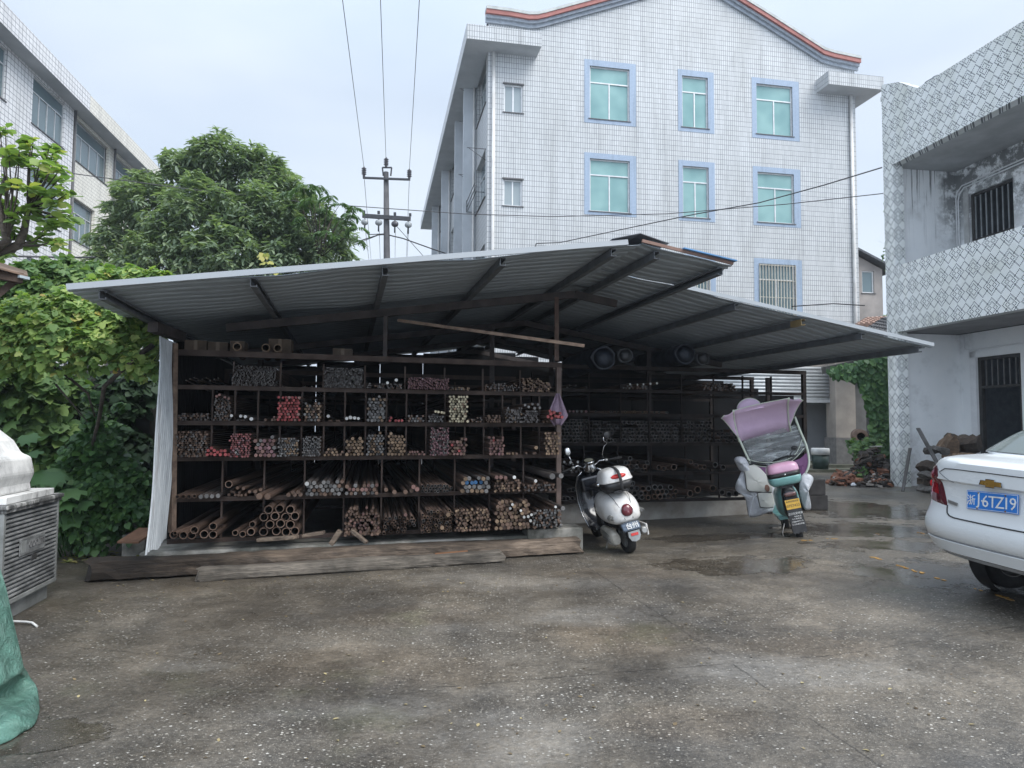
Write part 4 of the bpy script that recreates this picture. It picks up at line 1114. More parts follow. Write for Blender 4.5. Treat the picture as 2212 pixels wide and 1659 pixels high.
for k in range(4): rl.tube([sd.pt(GD-3.1, -.35 - .05*(k % 2), zt0-FH-1.75+.12*k), sd.pt(GD-.4, -.35 - .05*(k % 2), zt0-FH-1.75+.12*k)], .018, 6)
for x in (GD-3.1, GD-.4): rl.tube([sd.pt(x, -.02, zt0-FH-1.8), sd.pt(x, -.40, zt0-FH-1.8), sd.pt(x, -.40, zt0-FH-1.3)], .018, 6)
rl.build('railing', M('dark_railing', (.12, .13, .14), .5), gb)
dr = MB()
for (x, z) in [(GD-3.2, zt0-.15), (GD-3.2, zt0-FH-.15), (GD-.3, zt0-FH-.1)]:
    dr = MB().tube([sd.pt(x, -.01, z), sd.pt(x, -.75, z)], .014, 5); dr.tube([sd.pt(x, -.01, z-.45), sd.pt(x, -.70, z)], .012, 5)
    dr.build('bracket', dsill, gb)
# body behind (right wall, back, roof)
mb = MB().box((.30, .26, 0), (GW, GD, zc), 0, GF); mb.build('inner_block', soff, gb)
sdr = Frame(tuple(GF.pt(GW + .004, 0, 0).xy), 101.0)
wall_face(sdr, 0, GD, 0, zr0, [], .1).build('wall', tile_w, gb, fix=False)
rg = [[GF.pt(s, t, z - .25) for s, z in top] for t in (.0, GD)]
MB().loft(rg, closed=False, cap=False, sm=False).build('roof', M('dark_roof', (.12, .12, .13), .8), gb, solid=.05)

# ---- the left building
LY = 24.0
LF = Frame(tuple(on_y(0, 20, LY).xy), 90 + 8.8)     # s runs away along the facade, t to the left, into the building
lb_ = thing('office_building', 'pale tiled building on the left with dark sliding windows under a deep tiled eave', 'building', tuple(LF.o), (0, 0, LF.a))
ov = .85
def _z(o_): 
    q = on_plane(72, 158, LF.pt(0, o_, 0), LF.uy); return q.z
_zb = (lambda q: q.z)(on_plane(150, 196, LF.o, LF.uy))
_a, _b = .2, 5.0
for _ in range(30):
    _m = (_a + _b) / 2
    if _z(_m) < _zb - .08: _a = _m
    else: _b = _m
ov = _a; print('OV', ov)
def lpx(u, v, t=ov):      # facade plane set back under the eave
    q = on_plane(u, v, LF.pt(0, t, 0), LF.uy) - LF.o; return q.dot(LF.ux), q.z
zeT = lpx(150, 155, 0)[1]; zeB = lpx(150, 196, 0)[1]
LEND = lpx(352, 372, 0)[0]
wl_ = []
def lw_(ua, ub, vt, vb, um):
    a = lpx(ua, (vt+vb)/2)[0]; b = lpx(ub, (vt+vb)/2)[0]; return a, b
zT = lpx(72, 162)[1]; zBt = lpx(72, 268)[1]
z2T = lpx(164, 425)[1]; z2B = lpx(164, 520)[1]
cols = [lpx(-95, 200)[0], lpx(12, 200)[0], lpx(70, 220)[0], lpx(140, 250)[0], lpx(170, 300)[0], lpx(240, 330)[0], lpx(255, 350)[0], lpx(312, 380)[0]]
sj = lpx(160, 240)[0]
wlist = []
FHL = zT - z2T
for lv in range(4):
    for k in range(0, 8, 2):
        a, b = cols[k], cols[k+1]
        if lv == 1 and k >= 4: b = a + (b-a)*.62
        if lv >= 1 and k == 2: a, b = a + .1, b
        wlist.append((a, b, zBt - lv*FHL, zT - lv*FHL))
hA = [h for h in wlist if h[1] < sj]; hB = [h for h in wlist if h[0] > sj]
fl = Frame(tuple(LF.pt(0, ov, 0).xy), 98.8)
wall_face(fl, -14, sj, 0, zeB, hA, .14).build('wall', tile_l, lb_, fix=False)
wall_face(fl, sj, LEND - .1, 0, zeB, hB, .14, t=.10).build('wall', tile_c, lb_, fix=False)
for h in wlist:
    window(lb_, fl, *h, .14 + (.10 if h[0] > sj else 0), dglass, alu, 3, .3, t=0 if h[0] < sj else .10)
mb = MB().box((-14, 0, zeB), (sj, ov + 6, zeT), 0, LF); mb.m[0] = 1; mb.build('eave', [tile_l, soff], lb_)
mb = MB().box((sj, .03, zeB + .03), (LEND, ov + 6, zeT - .02), 0, LF); mb.m[0] = 1; mb.build('eave', [tile_c, soff], lb_)
for s in (sj + .12, (cols[5] + cols[6]) / 2):
    MB().tube([fl.pt(s, -.02, 0), fl.pt(s, -.02, zeB)], .06, 8).build('drainpipe', dsill, lb_)
MB().box((-14, ov + .5, 0), (LEND - .2, ov + 6, zeB), 0, LF).build('inner_block', soff, lb_)

# ---- the right building with diamond mosaic
def mosaic_mat():
    t = NT('diamond_mosaic'); v = t.coord(); sx = t.n.new('ShaderNodeSeparateXYZ'); t.link(v, sx.inputs[0])
    u = t.math('ADD', sx.outputs[0], sx.outputs[1]); z = sx.outputs[2]
    c = .0262; N = 18
    ui = t.math('FLOOR', t.math('MULTIPLY', u, 1/c)); zi = t.math('FLOOR', t.math('MULTIPLY', z, 1/c))
    fu = t.math('ABSOLUTE', t.math('SUBTRACT', t.math('FRACT', t.math('MULTIPLY', u, 1/c)), .5)); fz = t.math('ABSOLUTE', t.math('SUBTRACT', t.math('FRACT', t.math('MULTIPLY', z, 1/c)), .5))
    grout = t.math('GREATER_THAN', t.math('MAXIMUM', fu, fz), .43)
    def dia(du, dz, rad, n):
        m = t.math('ABSOLUTE', t.math('SUBTRACT', t.math('FLOORED_MODULO', t.math('ADD', ui, du), n), n/2))
        q = t.math('ABSOLUTE', t.math('SUBTRACT', t.math('FLOORED_MODULO', t.math('ADD', zi, dz), n), n/2))
        return t.math('COMPARE', t.math('ADD', m, q), rad, .1)
    d = t.math('MAXIMUM', dia(0, 0, 8, N), dia(9, 0, 8, N)); d = t.math('MAXIMUM', d, dia(9, 0, 5, N)); 
    dark = t.math('MULTIPLY', d, t.math('LESS_THAN', t.math('MAXIMUM', fu, fz), .44))
    base = t.ramp(t.noise(t.coord((1, 1, .5)), .9, 6, .7), [(.33, (.66, .68, .62)), (.55, (.84, .86, .85)), (.75, (.85, .85, .76))])
    col = t.mix(t.math('MULTIPLY', grout, .55), base, (.30, .32, .33))
    col = t.mix(dark, col, (.085, .10, .11))
    st = t.ramp(t.noise(t.coord((1, 1, .6), loc=(3, 3, 0)), 2.2, 5, .7), [(.60, 0), (.75, .55)])
    rz = t.ramp(sx.outputs[2], [(0.0, 1), (.09, .7), (.30, 0.0)])
    col = t.mix(t.math('MULTIPLY', st, t.math('ADD', rz, .12)), col, (.30, .16, .05))
    t.set(color=col, rough=.4); return t.mat
mos = mosaic_mat()
def white_wall():
    t = NT('stained_whitewash'); v = t.coord(); f = t.noise(v, 1.2, 7, .68)
    col = t.ramp(f, [(.30, (.60, .61, .61)), (.45, (.80, .82, .83)), (.7, (.86, .87, .87))])
    run = t.ramp(t.noise(t.coord((9, 9, .35)), 1.6, 5, .7), [(.58, 0), (.72, 1)])
    sx = t.n.new('ShaderNodeSeparateXYZ'); t.link(v, sx.inputs[0]); z = sx.outputs[2]
    band = t.ramp(t.math('MULTIPLY', z, .1), [(.55, 0), (.66, .25), (.78, .9), (.85, .2)])
    patch = t.ramp(t.noise(t.coord(loc=(2.2, 0, 1)), .8, 5, .65), [(.48, 0), (.60, 1)])
    col = t.mix(t.math('MULTIPLY', t.math('MULTIPLY', run, band), patch), col, (.05, .055, .055))
    low = t.ramp(t.math('MULTIPLY', z, .1), [(0, .75), (.07, .35), (.14, 0)])
    sp = t.ramp(t.noise(v, 3.4, 6, .72), [(.45, 0), (.62, 1)])
    col = t.mix(t.math('MULTIPLY', low, sp), col, (.25, .23, .20))
    yy = sx.outputs[1]; zz10 = t.math('MULTIPLY', z, .1)
    cn = t.noise(v, 3.0, 6, .75)
    cor = t.math('MULTIPLY', t.ramp(t.math('ADD', t.math('MULTIPLY', yy, .5), t.math('MULTIPLY_ADD', cn, .5, -.25)), [(.70, 0), (.90, 1)]), t.ramp(zz10, [(.60, 0), (.70, .8), (.80, 1)]))
    cor = t.math('MULTIPLY', cor, t.ramp(cn, [(.40, 0), (.52, 1)]))
    col = t.mix(t.math('MULTIPLY', cor, .85), col, (.06, .065, .065))
    drip = t.math('MULTIPLY', t.ramp(t.noise(t.coord((1, 11, .25)), 1.7, 5, .65), [(.54, 0), (.62, 1)]), t.ramp(t.math('ADD', zz10, t.math('MULTIPLY_ADD', cn, .12, -.06)), [(.60, 0), (.74, 1)]))
    drip = t.math('MULTIPLY', drip, t.ramp(t.math('ABSOLUTE', t.math('SUBTRACT', yy, 1.0)), [(.35, 1), (.55, 0)]))
    col = t.mix(t.math('MULTIPLY', drip, .85), col, (.05, .055, .055))
    spot = t.ramp(t.noise(v, 6, 4, .8), [(.70, 0), (.74, .7)])
    col = t.mix(spot, col, (.25, .24, .22))
    t.set(color=col, rough=.8); t.bump(f, .2, .02); return t.mat
ww = white_wall(); ceilm = M('pale_soffit', (.50, .51, .51), .85, col2=(.38, .39, .39), sc=1.4)
ceild = M('grey_soffit', (.30, .30, .30), .85, col2=(.22, .22, .22), sc=1.4)
RY = 17.6
pc = on_z(1924, 1049)
HF = Frame((pc.x, pc.y), -90 + 8.6)      # s runs towards the camera along the facade, t to the right, into the building
rb = thing('tiled_house', 'two storey house on the right clad in white mosaic with dark diamonds, open balcony', 'building', tuple(HF.o), (0, 0, HF.a))
def hpx(u, v, t=0.):
    q = on_plane(u, v, HF.pt(0, t, 0), HF.uy) - HF.o; return q.dot(HF.ux), q.z
L_ = 13.0; PW = .38; DEP = 1.95
zb0, zb1 = hpx(1945, 716)[1], hpx(1945, 572)[1]; zu0 = hpx(1945, 347)[1]
ztopL = hpx(1931, 165)[1]; zdip = hpx(1982, 190)[1]; sdip = hpx(1982, 190)[0]; s_up = hpx(2210, 40)[0]; zup = hpx(2210, 45)[1]
# corner pillar (a wall end running back)
MB().box((-.9, 0, 0), (-.0, DEP + 8, 4), 0, HF)
pil = MB()
pil.box((0, 0, 0), (PW, .28, zb0 - .003), 0, HF); pil.box((0, 0, zb1 + .003), (PW, .28, zu0 - .003), 0, HF)
pil.build('pillar', mos, rb)
MB().box((0, 0, zb0), (L_, .24, zb1), 0, HF).build('balcony_parapet', mos, rb)
par = [(0, zu0), (L_, zu0), (L_, zup + .5), (s_up, zup), (sdip, zdip), (sdip*.5, (zdip+ztopL)/2 + .12), (0.05, ztopL), (0, ztopL - .05)]
mb = MB(); a_ = [HF.pt(s, 0, z) for s, z in par]; b_ = [HF.pt(s, .24, z) for s, z in par]; n = len(par)
mb.add(a_ + b_, [list(range(n)), [n+i for i in range(n)][::-1]] + [[i, n+i, n+(i+1) % n, (i+1) % n] for i in range(n)])
mb.build('roof_parapet', mos, rb)
MB().box((-.05, .01, ztopL - .42), (.0, 1.4, ztopL - .30), 0, HF).build('coping', cop, rb)
mb = MB().box((-.004, .245, 0), (.02, DEP + 8, ztopL - .3), 0, HF); mb.build('wall', mos, rb)
MB().box((.0, .245, zb0 + .02), (L_, DEP, zb0 + .22), 0, HF).build('floor_slab', ceild, rb)
MB().box((.0, .245, zu0 + .01), (L_, DEP + 8, zu0 + .16), 0, HF).build('roof_slab', ceilm, rb)
# end walls facing the yard and back walls with their openings
def endwall(za, zb_): MB().box((.05, .245, za), (.15, DEP, zb_), 0, HF).build('wall', ww, rb)
endwall(0, zb0 + .0); endwall(zb0 + .22, zu0)
hb = Frame(tuple(HF.pt(0, DEP, 0).xy), HF.a * 180 / math.pi)
def hbx(u, v):
    q = on_plane(u, v, hb.pt(0, 0, 0), hb.uy) - hb.o; return q.dot(hb.ux), q.z
wu = (hbx(2092, 400)[0], hbx(2188, 400)[0], zb0 + .9, hbx(2185, 385)[1])
wu = (wu[0], wu[1], wu[2], (hbx(2185, 385)[1] + hbx(2094, 420)[1]) / 2)
dr0, dr1 = hbx(2112, 850)[0], hbx(2207, 850)[0]; dz = hbx(2150, 768)[1]
wall_face(hb, .15, L_, zb0 + .22, zu0, [(wu[0], wu[1], wu[2], wu[3])], .2).build('wall', ww, rb, fix=False)
wall_face(hb, .15, L_, 0, zb0, [(dr0, dr1, -.01, dz)], .22).build('wall', ww, rb, fix=False)
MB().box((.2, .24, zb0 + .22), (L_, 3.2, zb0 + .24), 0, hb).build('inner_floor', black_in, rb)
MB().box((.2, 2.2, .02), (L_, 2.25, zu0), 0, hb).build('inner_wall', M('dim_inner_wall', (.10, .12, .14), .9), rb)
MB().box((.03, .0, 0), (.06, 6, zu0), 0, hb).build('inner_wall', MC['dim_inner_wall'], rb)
iw = MB()
for k in range(8):
    x = wu[0] + (wu[1]-wu[0])*(k+.5)/8; iw.box((x-.012, .10, wu[2] + (wu[3]-wu[2])*.55), (x+.012, .125, wu[3]), 0, hb)
dfrm = M('dark_wood_frame', (.045, .042, .04), .7, col2=(.02, .02, .02), sc=5)
fw_ = MB()
for p0, p1 in [((wu[0], wu[2]), (wu[0]+.07, wu[3])), ((wu[1]-.05, wu[2]), (wu[1], wu[3])), ((wu[0]+.07, wu[3]-.06), (wu[1]-.05, wu[3])), ((wu[0]+.07, wu[2]+(wu[3]-wu[2])*.52), (wu[1]-.05, wu[2]+(wu[3]-wu[2])*.56))]:
    fw_.box((p0[0], .06, p0[1]), (p1[0], .14, p1[1]), 0, hb)
wn_ = fw_.build('window', dfrm, rb); iw.build('security_bars', M('grey_bars', (.30, .32, .33), .5), wn_)
sur = M('grey_reveal', (.48, .49, .48), .8, col2=(.34, .34, .33), sc=4)
MB().box((wu[0]-.16, -.025, wu[2]-.3), (wu[0]-.003, -.003, wu[3]+.12), 0, hb).build('window_surround', sur, wn_)
df = MB()
for p0, p1 in [((dr0, 0), (dr0+.10, dz)), ((dr1-.08, 0), (dr1, dz)), ((dr0+.10, dz-.08), (dr1-.08, dz)), ((dr0+.10, dz-.78), (dr1-.08, dz-.72))]:
    df.box((p0[0], .03, p0[1]), (p1[0], .13, p1[1]), 0, hb)
do = df.build('door', dfrm, rb)
bb = MB()
for k in range(6):
    x = dr0 + .12 + (dr1-dr0-.24)*(k+.5)/6; bb.box((x-.012, .07, dz-.72), (x+.012, .09, dz-.08), 0, hb)
bb.build('transom_bars', M('dim_bars', (.16, .16, .16), .6), do)
MB().box((dr0-.2, -.03, 0), (dr0-.003, -.002, dz+.15), 0, hb).build('door_surround', whitef, do)
MB().box((dr0-.2, -.03, dz+.003), (dr1+.2, -.002, dz+.15), 0, hb).build('lintel', ww, do)
# pipes upstairs, vent
pp = MB()
pw0 = wu[0] - .30
for k in (0, .07):
    pp.tube([hb.pt(pw0 - k, -.05, zb0 + .3), hb.pt(pw0 - k, -.05, wu[3] - .05 + k), hb.pt(pw0 - k + .05, -.05, wu[3] + .10 + k), hb.pt(pw0 + .2 - k, -.05, wu[3] + .22 + k), hb.pt(L_*.8, -.05, wu[3] + .34 + k)], .018, 6)
pp.build('conduit', whitef, rb)
p2 = MB(); p2.tube([hb.pt(.35, -.04, zb0 - .02), hb.pt(.35, -.04, zb0 - .38), hb.pt(.55, -.04, zb0 - .44), hb.pt(2.6, -.04, zb0 - .40)], .018, 6)
p2.build('conduit', whitef, rb)
# old plants and felt on the parapet top
for (u, v, r_, lb) in [(2045, 142, .30, 'dark lump of roofing felt beyond the upper parapet edge'), (1968, 176, .22, 'low dark sheet end beyond the corner of the parapet')]:
    s, z = hpx(u, v + 6); c = HF.pt(s, .75, z + .02)
    mb = MB(); mb.ell((0, 0, 0), r_*1.6, .32, .20, 16, 8, e=.8); rn = random.Random(int(u))
    mb.v = [p * rn.uniform(.88, 1.1) for p in mb.v]
    ob = mb.build('roofing_felt', M('dark_felt', (.08, .10, .12), .8), None, local=True); ob.location = c; ob.rotation_euler = (0, 0, HF.a)
    tag(ob, lb, 'roofing felt')
# water line coil on the wall
s_e = .045
def ew(u, v): 
    q = on_plane(u, v, HF.pt(.04, 0, 0), HF.ux) ; return q - HF.ux*.03
cl = MB()
c0 = ew(2069, 882)
pts = []
for i in range(60):
    a = i*.42; rx, rz = .085 + .02*math.sin(i*.9), .20 + .03*math.cos(i*.7)
    pts.append(c0 + HF.uy*(rx*math.cos(a)) + Vector((0, 0, rz*math.sin(a))) - HF.ux*(-.01*(i % 5)))
cl.tube(pts, .010, 5)
cl.tube([ew(2070, 900), ew(2072, 918), ew(2062, 925), ew(2063, 918), ew(2074, 910), ew(2078, 926)], .010, 5)
tag(cl.build('cable', M('grey_cable', (.22, .21, .20), .6), None, origin=tuple(c0)), 'loosely coiled cable hanging on the white wall left of the dark doorway', 'cable')

# ---- small grey house between the two buildings
SY = 31.0
SF = Frame(tuple(on_y(1857, 700, SY).xy), 8.0)
sh = thing('grey_house', 'small bare grey stucco house with one white framed window and a lean roof, far behind', 'building', tuple(SF.o), (0, 0, SF.a))
stuc = M('grey_stucco', (.34, .31, .29), .85, col2=(.23, .215, .205), sc=1.2, bump=.2, bsc=12)
a, b = SF.px(1862, 600)[0], SF.px(1888, 600)[0]; c, d = SF.px(1875, 633)[1], SF.px(1875, 585)[1]; wS = SF.px(1906, 600)[0]; zS = SF.px(1857, 562)[1]; zS2 = SF.px(1906, 582)[1]
wall_face(SF, -1.5, wS, 0, zS2, [(a, b, c, d)], .15).build('wall', stuc, sh, fix=False)
mb = MB(); mb.add([SF.pt(-1.5, 0, zS2), SF.pt(wS, 0, zS2), SF.pt(-1.5, 0, zS + .9)], [(0, 1, 2)]); mb.build('gable', stuc, sh, fix=False)
MB().box((-1.5, .16, 0), (wS, 5, zS2), 0, SF).build('inner_block', stuc, sh)
window(sh, SF, a, b, c, d, .13, dglass, whitef, 0, 0)
mb = MB(); q = [SF.pt(-1.6, -.35, zS + 1.0), SF.pt(wS + .55, -.35, zS2 - .12), SF.pt(wS + .55, 5, zS2 - .12), SF.pt(-1.6, 5, zS + 1.0)]
mb.slab(q, (0, 0, 1), .10); mb.build('roof', M('slate_roof', (.09, .10, .115), .8), sh)
# low tiled roofs in front of it
def tile_roof(name, label, q0, q1, q2, q3, mt, rows):
    """q0-q1 the eave, q3-q2 the ridge; half round tiles run up the slope"""
    q0, q1, q2, q3 = map(Vector, (q0, q1, q2, q3)); n = int((q1-q0).length / .19); mb = MB()
    nrm = (q1-q0).cross(q3-q0).normalized()
    for i in range(n):
        f = (i + .5) / n; a = q0.lerp(q1, f); b = q3.lerp(q2, f)
        for j in range(rows):
            p, r_ = a.lerp(b, j/rows), a.lerp(b, (j+1.15)/rows)
            mb.tube([p + nrm*.06, r_ + nrm*.02], .085, 8)
    mb.slab([q0, q1, q2, q3], nrm, -.06)
    return tag(mb.build(name, mt, None, origin=tuple(q0)), label, 'roof', 'low old tile roofs between the buildings')
tile_d = M('black_clay_tile', (.10, .10, .105), .8, col2=(.04, .04, .042), sc=8)
tile_r = M('faded_red_tile', (.36, .23, .18), .8, col2=(.22, .15, .12), sc=4)
tile_roof('tile_roof', 'low roof of black clay tiles left of the mosaic clad house', on_y(1848, 728, 24), on_y(1922, 742, 22.5), on_y(1928, 692, 25), on_y(1912, 690, 27), tile_d, 7)
tile_roof('tile_roof', 'faded red roof strip below the small grey house', on_y(1846, 706, 28), on_y(1900, 700, 27), on_y(1918, 688, 28.5), on_y(1872, 690, 30.5), tile_r, 5)

# ---- the yard's far right corner under the roof: shutter, pillar, wall
QY = 24.5
QF = Frame(tuple(on_y(1700, 900, QY).xy), 6.0)
out = thing('outbuilding', 'low outbuilding with a half raised ribbed shutter and a bare concrete pillar beyond the shed', 'building', tuple(QF.o), (0, 0, QF.a))
def qx(u, v, t=0.): return QF.px(u, v, t)
sA = qx(1802, 900)[0]; sB = qx(1845, 900)[0]; zS0 = qx(1780, 862)[1]; zTop = qx(1780, 790)[1]
shm = M('shutter_slats', (.50, .53, .55), .45, .2, col2=(.40, .42, .44), sc=3)
st_ = MB(); zz = zS0
while zz < zTop:
    st_.tube([QF.pt(-3, .32, zz), QF.pt(sA, .32, zz)], .075, 6); zz += .12
st_.build('shutter', shm, out); MB().box((-3, .25, zS0 - .12), (sA, .40, zS0 - .0), 0, QF).build('shutter_rail', alu, out)
cpm = M('bare_concrete_pillar', (.42, .37, .32), .85, col2=(.30, .27, .24), sc=1.5, bump=.2, bsc=12)
MB().box((sA, -.1, .2), (sB, .5, zTop + .6), 0, QF).build('pillar', cpm, out)
MB().box((sA - .06, -.2, .2), (sB + .06, .55, qx(1820, 945)[1]), 0, QF).build('pillar_base', M('grey_pillar_base', (.22, .21, .20), .9), out)
MB().box((-3, 2.2, 0), (sA + 4, 2.3, zTop + .5), 0, QF).build('wall', M('pale_back_wall', (.50, .51, .53), .8, col2=(.40, .41, .43), sc=1), out)
MB().box((sB, .9, 0), (sB + 6, 1.1, zTop + .2), 0, QF).build('wall', M('grey_side_wall', (.20, .20, .20), .9, col2=(.13, .13, .13), sc=2), out)
MB().box((-3, .3, zTop), (sB + 6, 3, zTop + .9), 0, QF).build('lintel_beam', cpm, out)
stp = M('mossy_steps', (.16, .15, .125), .9, col2=(.07, .08, .05), sc=3, bump=.3)
MB().box((-3, -.6, 0), (sB + 3.5, 3, .20), 0, QF).build('step', stp, out)
MB().box((-3, -1.5, 0), (sB + 2.5, -.603, .10), 0, QF).build('step', stp, out)
# bucket of green and white
bk = thing('paint_bucket', 'dark green bucket with a white lid standing below the shutter', 'bucket', tuple(QF.pt(qx(1772, 980, -1.2)[0], -1.2, .10)))
o_ = QF.pt(qx(1772, 980, -1.2)[0], -1.2, .10)
MB().lathe([(0, 0), (.24, 0), (.27, .46), (0, .46)], o_, n=20).build('body', M('dark_green_plastic', (.02, .045, .036), .5), bk)
MB().lathe([(0, .465), (.29, .465), (.29, .66), (.27, .68), (0, .68)], o_, n=20).build('lid', M('white_plastic', (.70, .71, .70), .4), bk)
# stacked dark blocks right of the purple scooter
blk = M('dark_stone_block', (.05, .045, .043), .85, col2=(.026, .024, .023), sc=5, bump=.5)
o0 = on_z(1752, 1103)
for k_, (w_, h_, z_, ox) in enumerate([(.46, .26, 0, 0), (.44, .28, .265, -.02)]):
    ob = MB().box((-.02, 0, 0), (w_, .5, h_)).build('stone_block', blk, None, local=True, bevel=.015)
    ob.location = (o0.x + ox - .1, o0.y, z_); ob.rotation_euler = (0, 0, R(12))
    tag(ob, ['lower dark block beside the purple scooter wheel', 'upper dark block beside the purple scooter wheel'][k_], 'block', 'dark blocks stacked by the curb end')
# ------------------------------------------------------------------ white sedan
paint = NT('white_car_paint'); paint.set(color=(.70, .72, .72), rough=.22, coat=.6, spec=.5); paint.b.inputs['Coat Roughness'].default_value = .05
_f = paint.noise(paint.coord((.6, .6, 3)), 1.3, 5, .6); paint.set(rough=paint.ramp(_f, [(.4, .20), (.65, .34)])); paint = paint.mat
rubber = M('black_rubber', (.018, .018, .019), .75, col2=(.010, .010, .011), sc=12)
blackp = M('black_plastic', (.022, .022, .024), .45, col2=(.014, .014, .015), sc=8)
chrome = M('chrome', (.72, .73, .74), .12, 1.0, col2=(.55, .56, .57))
silver = M('silver_metal', (.45, .45, .44), .4, .7, col2=(.33, .33, .32))
cglass = NT('car_glass'); cglass.set(color=(.12, .145, .135), rough=.06, spec=.5); cglass = cglass.mat
gapm = M('panel_gap', (.03, .032, .033), .7)
th_ = 78.0
CAR = thing('white_car', 'white sedan seen from its rear left corner, with a blue plate and gold cross badge', 'car', (3.485, 5.30, .10), (0, R(2.2), R(-th_)))
LO = [(.385, .76, .10), (.40, .80, .06), (.485, .832, .022), (.497, .822, .034), (.51, .835, .018), (.57, .847, .0), (.62, .85, .005), (.66, .848, .018), (.70, .845, .036), (.74, .843, .052), (.80, .842, .062),
      (.90, .834, .075), (.945, .826, .072), (.963, .822, .044), (1.01, .80, .046), (1.06, .775, .050), (1.105, .735, .055), (1.130, .70, .080), (1.145, .68, .18), (1.155, .66, .36), (1.165, .65, .47)]
def g_of(f): a = abs(f); return .03*a*a + .16*a**4 + .25*a**14
def S(f, z):
    for i in range(len(LO) - 1):
        if LO[i][0] <= z <= LO[i+1][0]:
            k = (z - LO[i][0]) / (LO[i+1][0] - LO[i][0]); w_ = LO[i][1]*(1-k) + LO[i+1][1]*k; y = LO[i][2]*(1-k) + LO[i+1][2]*k
            return Vector((w_*f, y + g_of(f), z))
    return Vector((LO[-1][1]*f, LO[-1][2] + g_of(f), z))
fs_ = [-1 + 2*i/48 for i in range(49)]
fs_ = [math.copysign(1 - (1-abs(f))**1.5, f) for f in fs_]
def yf_(z): return 4.2 if z < .7 else (4.2 - (z-.7)*3.4 if z < 1.02 else 3.05)
def loop(z, w_, yr, gs=1., zf=None):
    yf = yf_(z) if zf is None else zf
    pts = [Vector((w_*f, yr + g_of(f)*gs, z)) for f in fs_]
    y0 = yr + g_of(1)*gs
    for k in range(1, 30):
        y = y0 + (yf - .35 - y0)*k/29; pts.append(Vector((w_*(1 - .03*(k/29)**2), y, z)))
    for k in range(13):
        a = -1 + 2*k/12; pts.append(Vector((-w_*.97*a, yf - .05 - .3*abs(a)**3, z - (.0))))
    for k in range(28, 0, -1):
        y = y0 + (yf - .35 - y0)*k/29; pts.append(Vector((-w_*(1 - .03*(k/29)**2), y, z)))
    return pts
rings = [loop(z, w_, y) for z, w_, y in LO]
up = [(1.18, .645, .50, .5, 3.0), (1.24, .62, .61, .45, 2.85), (1.32, .59, .76, .4, 2.68), (1.38, .565, .91, .38, 2.5), (1.43, .53, 1.04, .36, 2.32), (1.458, .47, 1.20, .34, 2.15), (1.47, .34, 1.4, .3, 2.0)]
rings += [loop(z, w_, y, g, f) for z, w_, y, g, f in up]
mb = MB().loft(rings, cap=True)
# wheel arches: leave out faces near the wheels
wc = [(-.72, .96, .30), (.72, .96, .30), (-.73, 3.40, .30), (.73, 3.40, .30)]
keep = []
for i, f in enumerate(mb.f):
    c = sum((mb.v[k] for k in f), Vector()) / len(f)
    keep.append(len(f) > 4 or not any(abs(c.x) > .6 and c.z < .70 and math.hypot(c.y - w_[1], c.z - w_[2]) < .345 for w_ in wc) )
mb.f = [f for f, k in zip(mb.f, keep) if k]; mb.m = [f for f, k in zip(mb.m, keep) if k]; mb.s = [f for f, k in zip(mb.s, keep) if k]
body = mb.build('body', paint, CAR, local=True)
md = body.modifiers.new('ws', 'EDGE_SPLIT'); md.split_angle = R(38)
# rear window and side windows lie proud of the shell
gl = MB(); rows = []
def U(z):
    for i in range(len(up)-1):
        if up[i][0] <= z <= up[i+1][0]:
            k = (z-up[i][0])/(up[i+1][0]-up[i][0]); return [up[i][j]*(1-k)+up[i+1][j]*k for j in range(5)]
    return up[-1]
for k in range(9):
    z = 1.185 + (1.42-1.185)*k/8; _, w_, y, gg, _f = U(z)
    rows.append([Vector((w_*f*.93, y + g_of(f*.93)*gg - .008, z + .004)) for f in [-1 + 2*i/20 for i in range(21)]])
gl.loft(rows, closed=False, cap=False); gl.build('rear_window', cglass, CAR, local=True, smooth=True)
for sgn in (-1, 1):
    sg = MB()
    for y0, y1 in ((1.35, 1.95), (2.02, 2.62)):
        q = []
        for z in (1.185, 1.30, 1.41):
            _, w_, yr, gg, _f = U(z); x = sgn*(w_*(.985) + .006)
            q.append([Vector((x, max(y0, yr + .28), z)), Vector((x, min(y1, _f - .42), z))])
        sg.loft(q, closed=False, cap=False)
    sg.build('side_window', cglass, CAR, local=True)
def sline(pts, r, mt, name, off=.003):
    out = []
    for k in range(len(pts)-1):
        (f0, z0_), (f1_, z1_) = pts[k], pts[k+1]; n = max(2, int(abs(f1_-f0)*22) + 2)
        for j in range(n): out.append((f0 + (f1_-f0)*j/n, z0_ + (z1_-z0_)*j/n))
    out.append(pts[-1]); P = [S(f, z) + Vector((0, -off, 0)) for f, z in out]
    return MB().tube(P, r, 5).build(name, mt, CAR, local=True)
sline([(-.50, .765), (-.495, .735), (-.475, .705), (-.44, .688), (-.38, .680), (0, .678), (.38, .680), (.44, .688), (.495, .735), (.50, .765)], .0055, gapm, 'panel_gap')
sline([(-1, .497), (-.5, .495), (0, .494), (.5, .495), (1, .497)], .009, M('grey_groove', (.25, .26, .27), .6), 'bumper_groove', 0)
sline([(-.64, 1.022), (-.58, 1.050), (-.45, 1.056), (0, 1.058), (.45, 1.056), (.58, 1.050), (.64, 1.022)], .0035, gapm, 'panel_gap')
sline([(-.76, 1.07), (-.64, 1.01), (-.44, .951)], .004, M('shade_gap', (.22, .24, .25), .5), 'crease', .001)
